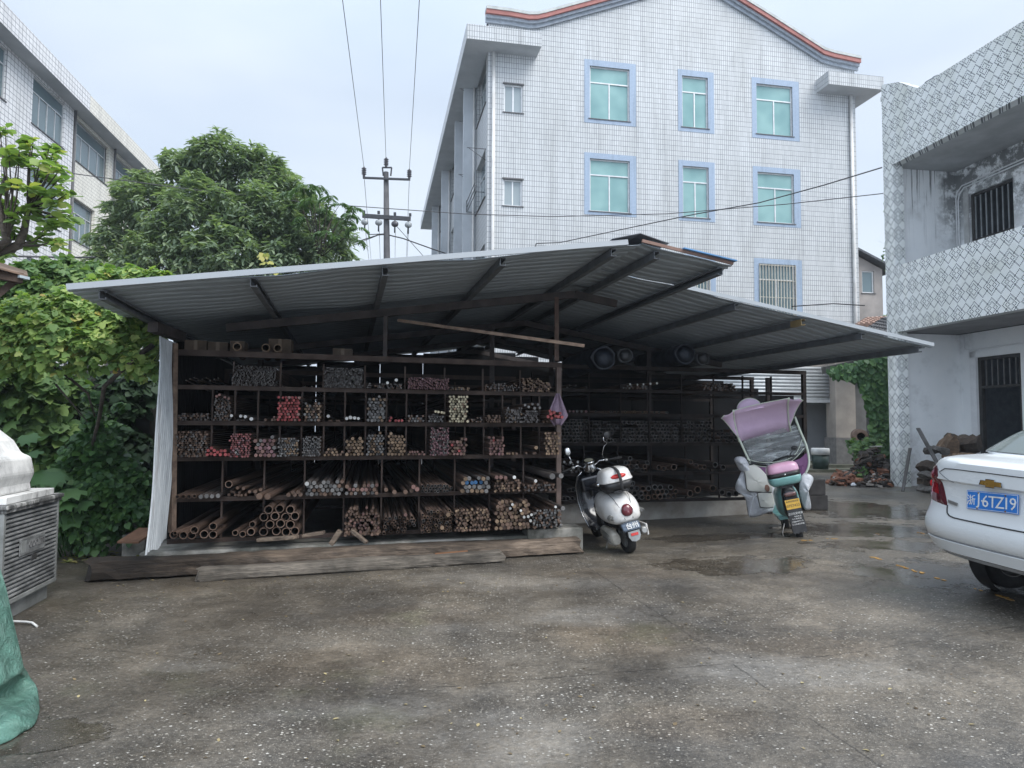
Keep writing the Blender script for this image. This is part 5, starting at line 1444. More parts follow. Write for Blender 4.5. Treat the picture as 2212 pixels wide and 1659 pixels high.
# lower bumper valance, darker
vl = MB(); vl.loft([[S(f, .386) * 1 + Vector((0, .03, -.03)) for f in fs_], [S(f, .386) + Vector((0, -.002, .0)) for f in fs_]], closed=False, cap=False)
vl.build('bumper_valance', M('grey_valance', (.42, .43, .44), .5), CAR, local=True)
ub = MB().box((-.58, .45, .30), (.58, 3.9, .36)); ub.build('underbody', blackp, CAR, local=True)
# tail lamps
lens = NT('tail_lens'); lens.set(color=(.28, .012, .018), rough=.08, coat=1.0); lens = lens.mat
lens2 = NT('tail_lens_dark'); lens2.set(color=(.09, .018, .024), rough=.1, coat=1.0); lens2 = lens2.mat
lens3 = NT('tail_lens_clear'); lens3.set(color=(.30, .20, .21), rough=.12, coat=1.0); lens3 = lens3.mat
for sgn in (-1, 1):
    tl = MB(); N, K = 10, 12; b = []
    for k in range(K+1):
        z = .755 + (1.075-.755)*k/K; fi = .50 + (.72-.50)*(k/K)**1.2; fo = 1.0 - .03*(k/K)**3
        zz = z
        row = []
        for i in range(N+1):
            q = i/N; f = fi + (fo-fi)*q; z2 = zz + .035*q*(1-k/K) - .02*(1-q)*(k/K)
            p = S(f, z2); edge_ = min(i, N-i, k, K-k); nrm = Vector((.55 if q > .3 else .2, -.8, 0)) * (.012 if edge_ else .0)
            p = Vector((p.x + nrm.x, p.y + nrm.y, p.z)); row.append(Vector((p.x*sgn, p.y, p.z)))
        # wrap on to the flank
        e = row[-1]; row.append(Vector((e.x, e.y + .12, e.z)))
        b.append(row)
    n = N + 2; vs = [p for r_ in b for p in r_]; fs2 = []; ms = []
    for k in range(K):
        for i in range(n-1):
            fs2.append((k*n+i, k*n+i+1, (k+1)*n+i+1, (k+1)*n+i)); ms.append(1 if k < 3 and i > 2 else (0 if (3 <= k <= 9 and 2 <= i <= 8) else 2))
    tl.add(vs, fs2, 0, True); tl.m = ms
    lamp = tl.build('tail_lamp', [lens, lens3, lens2], CAR, local=True)
    c = S(.90, .90); MB().ell((c.x*sgn + .01*sgn, c.y - .016, .895), .028, .012, .032, 12, 8).build('reflector', M('bright_red_reflector', (.75, .02, .03), .15), lamp, local=True)
# plate
pc_ = S(0, .85); plate_m = M('blue_plate', (.035, .21, .62), .35, col2=(.03, .17, .52)); whit = M('white_lettering', (.80, .80, .78), .5, col2=(.65, .65, .63), sc=60)
PL = Matrix.Translation((0, pc_.y - .016, .85)) @ Matrix.Rotation(R(-3), 4, 'Y') @ Matrix.Rotation(R(86), 4, 'X')
mbp = MB().box((-.22, -.07, -.004), (.22, .07, 0)).xf(PL); plate = mbp.build('number_plate', plate_m, CAR, local=True, bevel=.003)
br = MB()
for p0, p1 in [((-.215, .062), (.215, .065)), ((-.215, -.065), (.215, -.062)), ((-.215, -.062), (-.212, .062)), ((.212, -.062), (.215, .062))]: br.box((p0[0], p0[1], .0), (p1[0], p1[1], .0012))
for s_, x, sz in [('浙', -.178, .082), ('J', -.118, .125), ('·', -.082, .10), ('6', -.052, .125), ('T', .010, .122), ('Z', .070, .122), ('1', .125, .122), ('9', .178, .125)]:
    tm = text_mb(s_, sz, depth=.001); xs = [p.x for p in tm.v]; ys = [p.y for p in tm.v]; cx, cy = (min(xs)+max(xs))/2, (min(ys)+max(ys))/2
    tm.v = [Vector((p.x-cx+x, (p.y-cy) + (0 if s_ != '·' else 0), p.z + .002)) for p in tm.v]; merge(br, tm)
br.xf(PL).build('plate_lettering', whit, plate, local=True)
sc_ = MB()
for x, y in [(-.115, .055), (.115, .055), (-.125, -.058), (.115, -.058)]: sc_.lathe([(0, .004), (.006, .003), (.008, 0)], (x, y, 0), (0, 0, 1), 8)
sc_.xf(PL).build('screw', M('rusty_screw', (.16, .09, .05), .6), plate, local=True)
# badge: a bow tie shaped cross
bt_ = [(-.095, -.018), (-.038, -.018), (-.038, -.031), (.038, -.031), (.038, -.018), (.102, -.018), (.092, .018), (.034, .018), (.034, .031), (-.042, .031), (-.042, .018), (-.085, .018)]
BM = Matrix.Translation((.012, S(0, .985).y - .012, .985)) @ Matrix.Rotation(R(84), 4, 'X')
def flat(poly, z0_, z1_): 
    m_ = MB(); m_.slab([Vector((x, y, z0_)) for x, y in poly], (0, 0, 1), z1_-z0_); return m_
bd = flat(bt_, 0, .007).xf(BM).build('badge', chrome, CAR, local=True)
flat([(x*.90, y*.84) for x, y in bt_], .0072, .0092).xf(BM).build('badge_face', M('gold_badge', (.50, .30, .07), .3, .6, col2=(.40, .22, .05), sc=30), bd, local=True)
bsm = MB().box((-.055, -.012, 0), (.055, .012, .006)).xf(Matrix.Translation((-.36, S(-.43, .775).y - .006, .79)) @ Matrix.Rotation(R(6), 4, 'Y') @ Matrix.Rotation(R(-10), 4, 'Z') @ Matrix.Rotation(R(88), 4, 'X'))
bsm.build('name_badge', silver, CAR, local=True)
bsm = text_mb('F', .055, depth=.003).xf(Matrix.Translation((.40, S(.5, .775).y - .006, .775)) @ Matrix.Rotation(R(88), 4, 'X')); bsm.build('name_badge', silver, CAR, local=True)
def wheel(th, c, r, w_, ax, name='wheel', rim=silver, spokes=5):
    """tyre and rim, axle along ax"""
    c = Vector(c); h = w_/2
    ty = MB().lathe([(r*.66, -h*.8), (r*.80, -h), (r*.94, -h*.95), (r, -h*.6), (r*1.003, 0), (r, h*.6), (r*.94, h*.95), (r*.80, h), (r*.66, h*.8)], c, ax, 40)
    for k in (-.35, .35): ty.lathe([(r*1.004, h*k - .003), (r*1.006, h*k), (r*1.004, h*k + .003)], c, ax, 40)
    W = ty.build(name, rubber, th, local=True)
    rm = MB().lathe([(r*.64, -h*.7), (r*.66, -h*.75), (r*.66, h*.75), (r*.60, h*.7), (r*.56, h*.2), (0, h*.1)], c, ax, 30)
    rm.lathe([(0, h*.62), (r*.12, h*.6), (r*.14, h*.3)], c, ax, 16)
    a = Vector(ax).normalized(); x = a.cross(Vector((0, 0, 1))).normalized(); y = a.cross(x)
    for k in range(spokes):
        t_ = 2*math.pi*k/spokes; d = x*math.cos(t_) + y*math.sin(t_)
        rm.beam(c + a*h*.45 + d*r*.08, c + a*h*.45 + d*r*.62, r*.14, h*.25, up=a)
    rm.build('rim', rim, W, local=True); return W
for x, y, z in wc: wheel(CAR, (x*1.0, y, .30), .30, .19, (math.copysign(1, x), 0, 0))
for x, y, z in wc:
    MB().lathe([(.345, -.10), (.345, .06)], (x, y, z), (math.copysign(1, x), 0, 0), 36).build('arch_liner', blackp, CAR, local=True)
MB().tube([Vector((.45, .06, .30)), Vector((.45, .4, .30))], .03, 12).build('exhaust_tip', silver, CAR, local=True)

# ------------------------------------------------------------------ white retro scooter
q0 = on_z(1360, 1193)
SC1 = thing('motor_scooter', 'white retro scooter with a strapped white top box and a 台州 plate, leaning on its stand', 'scooter', (q0.x, q0.y, .0), (0, R(-13), R(11)))
swhite = NT('scooter_white'); f = swhite.noise(swhite.coord(), 5, 6, .65)
swhite.set(color=swhite.ramp(f, [(.32, (.46, .44, .41)), (.5, (.66, .65, .63)), (.7, (.70, .70, .69))]), rough=.3, coat=.3); swhite = swhite.mat
glossb = M('gloss_black', (.016, .018, .024), .18, coat=.6, col2=(.012, .013, .017)); dkred = M('dark_red_lens', (.17, .025, .035), .2, coat=.6, col2=(.12, .02, .03))
redl = M('red_reflector', (.62, .05, .045), .25, col2=(.50, .035, .03), sc=30); grym = M('grey_lens', (.16, .16, .15), .3, col2=(.10, .10, .095)); ivory = M('ivory_cover', (.50, .47, .41), .45, col2=(.30, .28, .24), sc=9)
def sec(y, w_, z0_, z1_, n=20, e=.75, bot=1.0, x0=0.):
    out = []
    zc_ = (z0_+z1_)/2; h = (z1_-z0_)/2
    for i in range(n):
        a = 2*math.pi*i/n; cx = math.copysign(abs(math.cos(a))**e, math.cos(a)); sz = math.copysign(abs(math.sin(a))**e, math.sin(a))
        ww_ = w_ * (1 if sz > 0 else 1) * (1 + (bot-1)*(.5 - sz/2))
        out.append(Vector((x0 + ww_*cx, y, zc_ + h*sz)))
    return out
def caploft(rings, mt, name, th, **k):
    return MB().loft(rings).build(name, mt, th, local=True, **k)
wheel(SC1, (0, 0, .215), .215, .10, (-1, 0, 0), rim=silver); wheel(SC1, (0, 1.24, .215), .215, .09, (-1, 0, 0), rim=silver)
cowl = caploft([sec(-.265, .07, .46, .52, bot=1.2), sec(-.255, .11, .43, .57, bot=1.25), sec(-.21, .16, .395, .64, bot=1.25), sec(-.12, .195, .375, .71, bot=1.2), sec(.0, .215, .37, .755, bot=1.15),
                sec(.18, .222, .365, .775, bot=1.1), sec(.36, .205, .38, .765, bot=1.05), sec(.50, .16, .41, .74), sec(.60, .09, .46, .70)], swhite, 'rear_cowl', SC1, sub=1)
for sgn in (-1, 1):
    MB().tube([Vector((sgn*.05, -.268, .455)), Vector((sgn*.075, -.225, .60)), Vector((sgn*.10, -.145, .70)), Vector((sgn*.115, -.03, .757)), Vector((sgn*.12, .2, .782))], .0035, 5).build('cowl_seam', gapm, cowl, local=True)
    sg = MB().ell((sgn*.20, -.17, .50), .036, .040, .036, 14, 10); sg.build('turn_signal', grym, SC1, local=True)
    MB().lathe([(.030, .0), (.034, .012), (.030, .016)], (sgn*.20, -.20, .50), (0, -1, 0), 14).build('signal_rim', silver, SC1, local=True)
# tail light: rounded dome
tl = MB(); rg = []
for k in range(7):
    a = k/6*math.pi/2; r_ = math.cos(a); 
    rg.append([Vector((.072*r_*math.copysign(abs(math.cos(t_))**.8, math.cos(t_)), -.245 - .055*math.sin(a), .545 + (.092 if math.sin(t_) > 0 else .062)*r_*math.sin(t_))) for t_ in [2*math.pi*i/18 for i in range(18)]])
tl.loft(rg); tl.build('tail_lamp', dkred, SC1, local=True)
MB().lathe([(.072, 0), (.078, .01), (.074, .03)], (0, -.235, .55), (0, -1, 0), 18).build('lamp_bezel', silver, SC1, local=True)
# seat, rack and top box
caploft([sec(.14, .10, .77, .80, 16), sec(.20, .14, .765, .835, 16), sec(.45, .145, .765, .84, 16), sec(.70, .12, .75, .82, 16), sec(.80, .07, .74, .79, 16)], M('black_seat', (.02, .02, .021), .6), 'seat', SC1)
MB().box((-.09, -.20, .775), (.09, .15, .80)).build('luggage_rack', blackp, SC1, local=True, bevel=.004)
def rb(y0, y1, w_, z0_, z1_, r_=.05, n=6, e=.45, taper=0.): return None
base = MB().loft([[Vector((x*.86, -.03 + y*.86, .80)) for x, y in [(math.copysign(abs(math.cos(a))**.5, math.cos(a))*.188, math.copysign(abs(math.sin(a))**.5, math.sin(a))*.185) for a in [2*math.pi*i/32 for i in range(32)]]],
                  [Vector((x, -.03 + y, .905)) for x, y in [(math.copysign(abs(math.cos(a))**.5, math.cos(a))*.194, math.copysign(abs(math.sin(a))**.5, math.sin(a))*.19) for a in [2*math.pi*i/32 for i in range(32)]]]])
TB = base.build('top_box', blackp, SC1, local=True)
def se(a, e): return math.copysign(abs(math.cos(a))**e, math.cos(a)), math.copysign(abs(math.sin(a))**e, math.sin(a))
rg = []
for (k, z) in [(1.04, .908), (1.055, .915), (1.04, .925), (1.0, .94), (.965, .98), (.90, 1.02), (.78, 1.048), (.6, 1.062), (.35, 1.07), (.05, 1.072)]:
    rg.append([Vector((.194*k*se(2*math.pi*i/32, .55)[0], -.03 + .19*k*se(2*math.pi*i/32, .55)[1], z)) for i in range(32)])
MB().loft(rg).build('lid', swhite, TB, local=True)
rf = MB(); rg = []
for k in range(5):
    a = k/4*math.pi/2; r_ = math.cos(a)
    rg.append([Vector((.135*r_*se(2*math.pi*i/24, .6)[0] , -.208 - .030*math.sin(a) + .035*max(0, se(2*math.pi*i/24, .6)[1])*r_ + .05*(abs(se(2*math.pi*i/24, .6)[0])*r_)**3, .978 + .034*r_*se(2*math.pi*i/24, .6)[1])) for i in range(24)])
rf.loft(rg).build('reflector', redl, TB, local=True)
sp_ = MB(); prof = [(.235, .80), (.245, .90), (.243, .94), (.236, .99), (.20, 1.04), (.12, 1.07), (0, 1.083), (-.12, 1.068), (-.18, 1.03), (-.195, .92), (-.18, .80)]
sp_.loft([[Vector((-.018, -.03 - y, z)), Vector((.018, -.03 - y, z)), Vector((.018, -.03 - y*.97, z-.004)), Vector((-.018, -.03 - y*.97, z-.004))] for y, z in prof]); sp_.build('strap', M('black_strap', (.03, .03, .032), .8), TB, local=True)
MB().lathe([(.0, .03), (.022, .028), (.026, 0)], (-.207, -.02, .90), (-1, 0, 0), 14).build('latch', chrome, TB, local=True)
# leg shield, floor, column
ls = MB(); rg = []
for z, w_, y in [(.20, .12, .80), (.24, .20, .86), (.40, .225, .98), (.60, .235, 1.02), (.80, .225, 1.0), (.92, .18, .97), (.98, .10, .95)]:
    rg.append([Vector((w_*(-1 + 2*i/14), y + .10*(1 - (abs(-1 + 2*i/14))**2) , z)) for i in range(15)])
ls.loft(rg, closed=False, cap=False); shield = ls.build('leg_shield', glossb, SC1, local=True, solid=.03)
for sgn in (-1, 1): MB().tube([Vector((sgn*(w_+.004), y - .012, z)) for z, w_, y in [(.20, .12, .80), (.24, .20, .86), (.40, .225, .98), (.60, .235, 1.02), (.80, .225, 1.0), (.92, .18, .97), (.98, .10, .95)]], .007, 6).build('chrome_trim', chrome, shield, local=True)
MB().box((-.20, .55, .22), (.20, .95, .27)).build('floorboard', glossb, SC1, local=True, bevel=.015)
MB().box((-.15, .40, .25), (.15, .62, .60)).build('tunnel', glossb, SC1, local=True, bevel=.03)
MB().box((-.17, .86, .70), (.17, .98, .90)).build('glove_box', glossb, SC1, local=True, bevel=.03)
MB().tube([Vector((0, 1.24, .22)), Vector((0, 1.02, .95))], .03, 10).build('fork', blackp, SC1, local=True)
caploft([sec(1.05, .05, .30, .44, 14), sec(1.15, .08, .38, .47, 14), sec(1.3, .08, .38, .47, 14), sec(1.42, .05, .30, .42, 14)], swhite, 'front_fender', SC1)
nac = MB().lathe([(.0, -.04), (.075, -.03), (.09, .0), (.085, .04), (.07, .08), (.06, .11), (.078, .115), (.078, .128), (.07, .135), (0, .136)], (0, .93, .98), (0, -.30, 1), 22)
NAC = nac.build('headlight_shell', chrome, SC1, local=True)
MB().lathe([(0, .139), (.062, .139)], (0, .93, .98), (0, -.30, 1), 22).build('speedometer', M('dial_face', (.30, .30, .24), .3, col2=(.18, .18, .14), sc=40), NAC, local=True)
MB().ell((0, 1.05, 1.04), .09, .07, .085, 16, 10).build('headlight', glossb, SC1, local=True)
for sgn in (-1, 1):
    # bars steered a little to the left
    a0 = Vector((sgn*.05, .93, 1.0)); a1 = Vector((sgn*.16, .92, 1.07)); a2 = Vector((sgn*.24, .88, 1.06)); a3 = Vector((sgn*.46, .80 + (.06 if sgn > 0 else 0), 1.045))
    MB().tube([a0, a1, a2], .012, 8).build('handlebar', chrome, SC1, local=True)
    MB().tube([a2, a3], .017, 8).build('grip', rubber, SC1, local=True)
    MB().tube([a2 + Vector((0, .05, -.01)), a3 + Vector((-sgn*.02, .07, -.02))], .006, 6).build('brake_lever', chrome, SC1, local=True)
    MB().ell(tuple(a2), .03, .025, .022, 12, 8).build('switch_pod', silver, SC1, local=True)
ml = MB().tube([Vector((-.22, .90, 1.07)), Vector((-.24, .88, 1.15)), Vector((-.265, .86, 1.24))], .006, 6); ML = ml.build('mirror', chrome, SC1, local=True)
mirr = NT('mirror_face'); mirr.set(color=(.85, .86, .86), rough=.12, metal=.6); mirr = mirr.mat
MB().ell((-.27, .855, 1.295), .038, .018, .052, 18, 12, e=.75).build('mirror_head', mirr, ML, local=True)
mr = MB().tube([Vector((.22, .90, 1.07)), Vector((.205, .89, 1.15)), Vector((.25, .87, 1.25)), Vector((.30, .86, 1.28)), Vector((.25, .85, 1.33)), Vector((.265, .85, 1.38))], .006, 6); MR = mr.build('mirror', chrome, SC1, local=True)
MB().ell((.315, .87, 1.385), .05, .02, .055, 18, 12).build('mirror_head', M('mirror_back', (.02, .02, .022), .4), MR, local=True)
# tail: plate, mud flap, exhaust and cover
pm = Matrix.Translation((.0, -.29, .375)) @ Matrix.Rotation(R(58), 4, 'X')
pp_ = MB(); rg = []
for j in range(5):
    y = -.055 + .11*j/4; rg.append([Vector((.115*(-1 + 2*i/12) * (1 - .12*(j == 0)), y, -.02*(abs(-1+2*i/12))**2)) for i in range(13)])
pp_.loft(rg, closed=False, cap=False); PLT = pp_.xf(pm).build('number_plate', M('worn_blue_plate', (.13, .17, .23), .5, col2=(.07, .085, .11), sc=25, metal=.3), SC1, local=True, solid=.003)
text_mb('台州', .082, depth=.0015).xf(pm @ Matrix.Translation((.01, -.005, .004))).build('plate_lettering', whit, PLT, local=True)
fd = caploft([sec(-.10, .06, .40, .44, 14), sec(-.22, .062, .33, .40, 14), sec(-.29, .06, .25, .34, 14), sec(-.315, .05, .19, .27, 14)], blackp, 'rear_fender', SC1)
fl_ = MB(); pts = [(-.072, .0), (-.075, .06), (-.05, .11), (0, .125), (.05, .11), (.075, .06), (.072, 0)]
fm = Matrix.Translation((0, -.335, .32)) @ Matrix.Rotation(R(-98), 4, 'X')
FLP = flat(pts, 0, .008).xf(fm).build('mud_flap', M('grey_flap', (.30, .32, .33), .55, col2=(.20, .21, .215), sc=14), SC1, local=True)
MB().box((-.045, .022, -.008), (.045, .052, -.001)).xf(fm).build('reflector', redl, FLP, local=True)
ec = MB(); ec.loft([sec(.42, .04, .20, .30, 14, x0=-.15), sec(.30, .05, .16, .34, 14, x0=-.155), sec(.12, .05, .14, .33, 14, x0=-.155), sec(.0, .055, .12, .32, 14, x0=-.155), sec(-.09, .045, .15, .28, 14, x0=-.15)])
EC = ec.build('engine_cover', ivory, SC1, local=True)
for k in range(4): MB().tube([Vector((-.212, .30 - .02*k, .20 + .03*k)), Vector((-.212, -.02, .16 + .035*k))], .006, 5).build('cover_rib', silver, EC, local=True)
ex = MB().tube([Vector((.15, .35, .18)), Vector((.16, .1, .22)), Vector((.165, -.22, .27)), Vector((.165, -.25, .275))], [.03, .05, .052, .03], 14); EX = ex.build('exhaust', silver, SC1, local=True)
MB().box((.20, -.22, .20), (.225, .10, .34)).build('heat_shield', swhite, EX, local=True, bevel=.01)
MB().tube([Vector((.10, .05, .20)), Vector((.10, -.12, .52))], .03, 10).build('shock_absorber', silver, SC1, local=True)
MB().box((-.07, -.05, .28), (.07, .45, .42)).build('engine', blackp, SC1, local=True, bevel=.03)
MB().tube([Vector((-.12, .32, .22)), Vector((-.20, .30, .03)), Vector((-.23, .28, .055))], .010, 6).build('side_stand', silver, SC1, local=True)

SC1.scale = (.96, .96, .96)
# ------------------------------------------------------------------ electric scooter with a purple rain canopy
q0 = on_z(1728, 1170)
SC2 = thing('electric_scooter', 'teal and pink electric scooter under a purple rain canopy with a silver windproof apron', 'scooter', (q0.x, q0.y, .0), (0, R(-13), R(-13)))
tealp = M('teal_plastic', (.24, .45, .44), .3, col2=(.16, .34, .32), coat=.3, sc=3); pinkp = M('pink_plastic', (.70, .44, .58), .3, col2=(.55, .29, .42), coat=.4, sc=3)
wheel(SC2, (0, 0, .20), .20, .085, (-1, 0, 0)); wheel(SC2, (0, 1.15, .20), .20, .08, (-1, 0, 0))
caploft([sec(-.12, .07, .50, .66, bot=.9), sec(-.04, .11, .42, .71), sec(.08, .14, .36, .74), sec(.25, .15, .30, .75), sec(.45, .14, .28, .72), sec(.55, .10, .30, .62)], tealp, 'body_panel', SC2)
caploft([sec(-.22, .065, .46, .71, 14), sec(-.15, .095, .34, .75, 14), sec(-.02, .10, .28, .75, 14)], blackp, 'tail_section', SC2)
caploft([sec(.02, .13, .745, .79, 16), sec(.30, .15, .745, .81, 16), sec(.62, .12, .73, .79, 16), sec(.70, .07, .72, .77, 16)], M('black_seat'[:10], (.02, .02, .021), .6), 'seat', SC2)
MB().box((-.08, -.18, .73), (.08, .10, .755)).build('luggage_rack', blackp, SC2, local=True)
def boxring(k, z, w_=.205, d_=.16, yc_=-.06, e=.5): return [Vector((w_*k*se(2*math.pi*i/32, e)[0], yc_ + d_*k*se(2*math.pi*i/32, e)[1], z)) for i in range(32)]
TB = MB().loft([boxring(.45, .755), boxring(.80, .762), boxring(.93, .785), boxring(.99, .82), boxring(1.0, .85), boxring(.995, .868)]).build('top_box', tealp, SC2, local=True)
MB().loft([boxring(.985, .868), boxring(.985, .925)]).build('belt', blackp, TB, local=True)
MB().loft([boxring(.97, .925), boxring(.975, .945), boxring(.955, .985), boxring(.90, 1.015), boxring(.78, 1.036), boxring(.5, 1.048), boxring(.05, 1.05)]).build('lid', pinkp, TB, local=True)
MB().lathe([(0, .008), (.010, .006), (.012, 0)], (0, -.06 - .158, .898), (0, -1, 0), 10).build('latch', chrome, TB, local=True)
MB().ell((.0, -.225, .645), .075, .02, .028, 18, 10, e=.7).build('tail_lamp', M('brown_red_lens', (.16, .07, .06), .2, coat=.8, col2=(.10, .05, .045)), SC2, local=True)
MB().ell((.0, -.222, .645), .085, .015, .038, 18, 10, e=.7).build('lamp_bezel', glossb, SC2, local=True)
fm2 = Matrix.Translation((0, -.245, .585)) @ Matrix.Rotation(R(-90-8), 4, 'X')   # hanging downwards: local y = down
rn = random.Random(8); jag = [(.085 - .17*i/9, .44 + (rn.uniform(-.022, .0))) for i in range(10)]
FLP = flat([(-.088, .0), (.088, .0)] + jag, 0, .005).xf(fm2).build('mud_flap', M('black_flap', (.035, .036, .038), .7, col2=(.022, .022, .024), sc=20), SC2, local=True)
MP = Matrix.Translation((0, -.245, .585)) @ Matrix.Rotation(R(90-8), 4, 'X')
yp = MB().box((-.088, -.125, .001), (.088, -.005, .004)).xf(MP).build('number_plate', M('amber_plate', (.66, .40, .05), .4, col2=(.56, .33, .045), sc=20), SC2, local=True, bevel=.002)
dk = M('dark_print', (.05, .04, .03), .6)
lt = text_mb('台州市电动车', .026, depth=.001).xf(Matrix.Translation((0, -.030, .0052))); merge(lt, text_mb('0757423', .046, depth=.001).xf(Matrix.Translation((0, -.085, .0052)))); lt.xf(MP).build('plate_lettering', dk, yp, local=True)
lt = MB()
for s_, sz, y in [('江口五星绿源', .030, -.185), ('电动车业', .022, -.222), ('十八年老店', .024, -.252), ('13586477119', .026, -.285), ('江口街道四季路', .0215, -.318)]:
    merge(lt, text_mb(s_, sz, depth=.001).xf(Matrix.Translation((.0 if sz != .022 else .02, y, .0015))))
lt.xf(MP).build('lettering', whit, FLP, local=True)
# front
MB().box((-.14, .45, .24), (.14, .92, .29)).build('floorboard', tealp, SC2, local=True, bevel=.015)
caploft([sec(.88, .16, .26, .40, 16), sec(.93, .19, .40, .90, 16), sec(1.02, .12, .45, .98, 16)], tealp, 'leg_shield', SC2)
MB().tube([Vector((0, 1.15, .20)), Vector((0, .95, 1.0))], .03, 10).build('fork', blackp, SC2, local=True)
for sgn in (-1, 1):
    MB().tube([Vector((0, .95, 1.0)), Vector((sgn*.2, .92, 1.04)), Vector((sgn*.34, .85, 1.03))], .014, 8).build('handlebar', blackp, SC2, local=True)
    m_ = MB().tube([Vector((sgn*.26, .90, 1.04)), Vector((sgn*.33, .90, 1.12))], .006, 6).build('mirror', blackp, SC2, local=True)
    MB().ell((sgn*.35, .90, 1.14), .04, .012, .03, 14, 10).build('mirror_head', blackp, m_, local=True)
# canopy: side profile from the bars up and back over the rider
purp = NT('mauve_canopy'); v = purp.coord(); purp.set(color=purp.ramp(purp.noise(v, 3, 3), [(.3, (.74, .54, .74)), (.7, (.82, .62, .81))]), rough=.65); purp.b.inputs['Transmission Weight'].default_value = 0
purp.bump(purp.noise(v, 6, 2), .4, .03); purp = purp.mat
dpur = M('deep_mauve', (.24, .09, .22), .6, col2=(.19, .07, .18), sc=4)
clr = NT('clear_vinyl'); v = clr.coord((.8, .8, 6), rot=(0, R(8), 0)); wv = clr.noise(v, 3.2, 2, .4, .5)
clr.set(color=(.48, .51, .51), rough=.12, spec=.7); clr.set(alpha=clr.ramp(wv, [(.42, .22), (.54, .34), (.59, .85), (.63, .35)])); clr.bump(wv, .35, .03); clr = clr.mat  # pale streaks in the alpha are drawn as highlights on the vinyl
pip = M('pale_green_piping', (.74, .79, .66), .5, col2=(.66, .71, .60), sc=5)
PRF = [(.80, .90, .16), (.78, .96, .27), (.77, 1.08, .335), (.76, 1.22, .36), (.74, 1.38, .37), (.68, 1.56, .37), (.60, 1.70, .37), (.48, 1.81, .37), (.34, 1.86, .37)]
PRF = [(.88, .76, .10), (.90, .80, .20), (.93, .88, .27), (.95, .98, .32), (.96, 1.10, .345), (.955, 1.24, .355), (.93, 1.38, .36), (.86, 1.54, .365), (.74, 1.68, .37), (.58, 1.78, .37), (.40, 1.84, .37)]
def prow(k, n=16, m=1.0, dy=0.):
    y, z, w_ = PRF[k]; return [Vector((w_*m*(-1+2*i/n), y + dy + .07*(1-(-1+2*i/n)**2)*(1 if k > 3 else .8), z + .012*math.cos((-1+2*i/n)*1.5)*(k > 6))) for i in range(n+1)]
CAN = MB().loft([prow(k) for k in (6, 7, 8, 9, 10)], closed=False, cap=False).build('canopy', purp, SC2, local=True, solid=.003, smooth=True)
for sgn in (-1, 1):
    MB().tube([Vector((sgn*(w_+.004), y - .004, z)) for y, z, w_ in PRF[6:]], [.014]*5, 8).build('piping', pip, CAN, local=True)
    a, b_ = PRF[10], PRF[7]
    wing = MB(); rows = []
    for j in range(7):
        q = j/6
        base_ = [Vector((sgn*.37, PRF[10][0]*(1-t_)+PRF[6][0]*t_, 0)) for t_ in (0,)]
        rows.append([])
        for i in range(9):
            t_ = i/8; kk = 10 - t_*3.6; k0 = int(kk); fr_ = kk-k0; k1 = min(10, k0+1)
            y = PRF[k0][0]*(1-fr_)+PRF[k1][0]*fr_; z = PRF[k0][1]*(1-fr_)+PRF[k1][1]*fr_; w_ = PRF[k0][2]
            out = .185 * (1 - abs(t_-.12)/.88)**.8 * q if t_ >= .12 else .185*q*(.75 + t_*2.0)
            rows[-1].append(Vector((sgn*(w_ + out), y - .05*q*math.sin(t_*3), z - .25*out*(1-t_) - .02*math.sin(q*3))))
    wing.loft(rows, closed=False, cap=False); wing.build('side_flap', purp, CAN, local=True, smooth=True, solid=.003)
    MB().tube(rows[-1], .006, 6).build('piping', pip, CAN, local=True)
MB().tube(prow(10), .006, 6).build('piping', pip, CAN, local=True)
hump = MB(); rows = []
for j in range(5):
    q = j/4; rows.append([Vector((-.14 + .21*(-1+2*i/14)*(1 - .15*q), .58 + .05*q, 1.79 + .175*q*math.sqrt(max(0, 1-(-1+2*i/14)**2)))) for i in range(15)])
hump.loft(rows, closed=False, cap=False); hump.build('top_visor', purp, CAN, local=True, smooth=True, solid=.003); MB().tube(rows[-1], .006, 6).build('piping', pip, CAN, local=True)
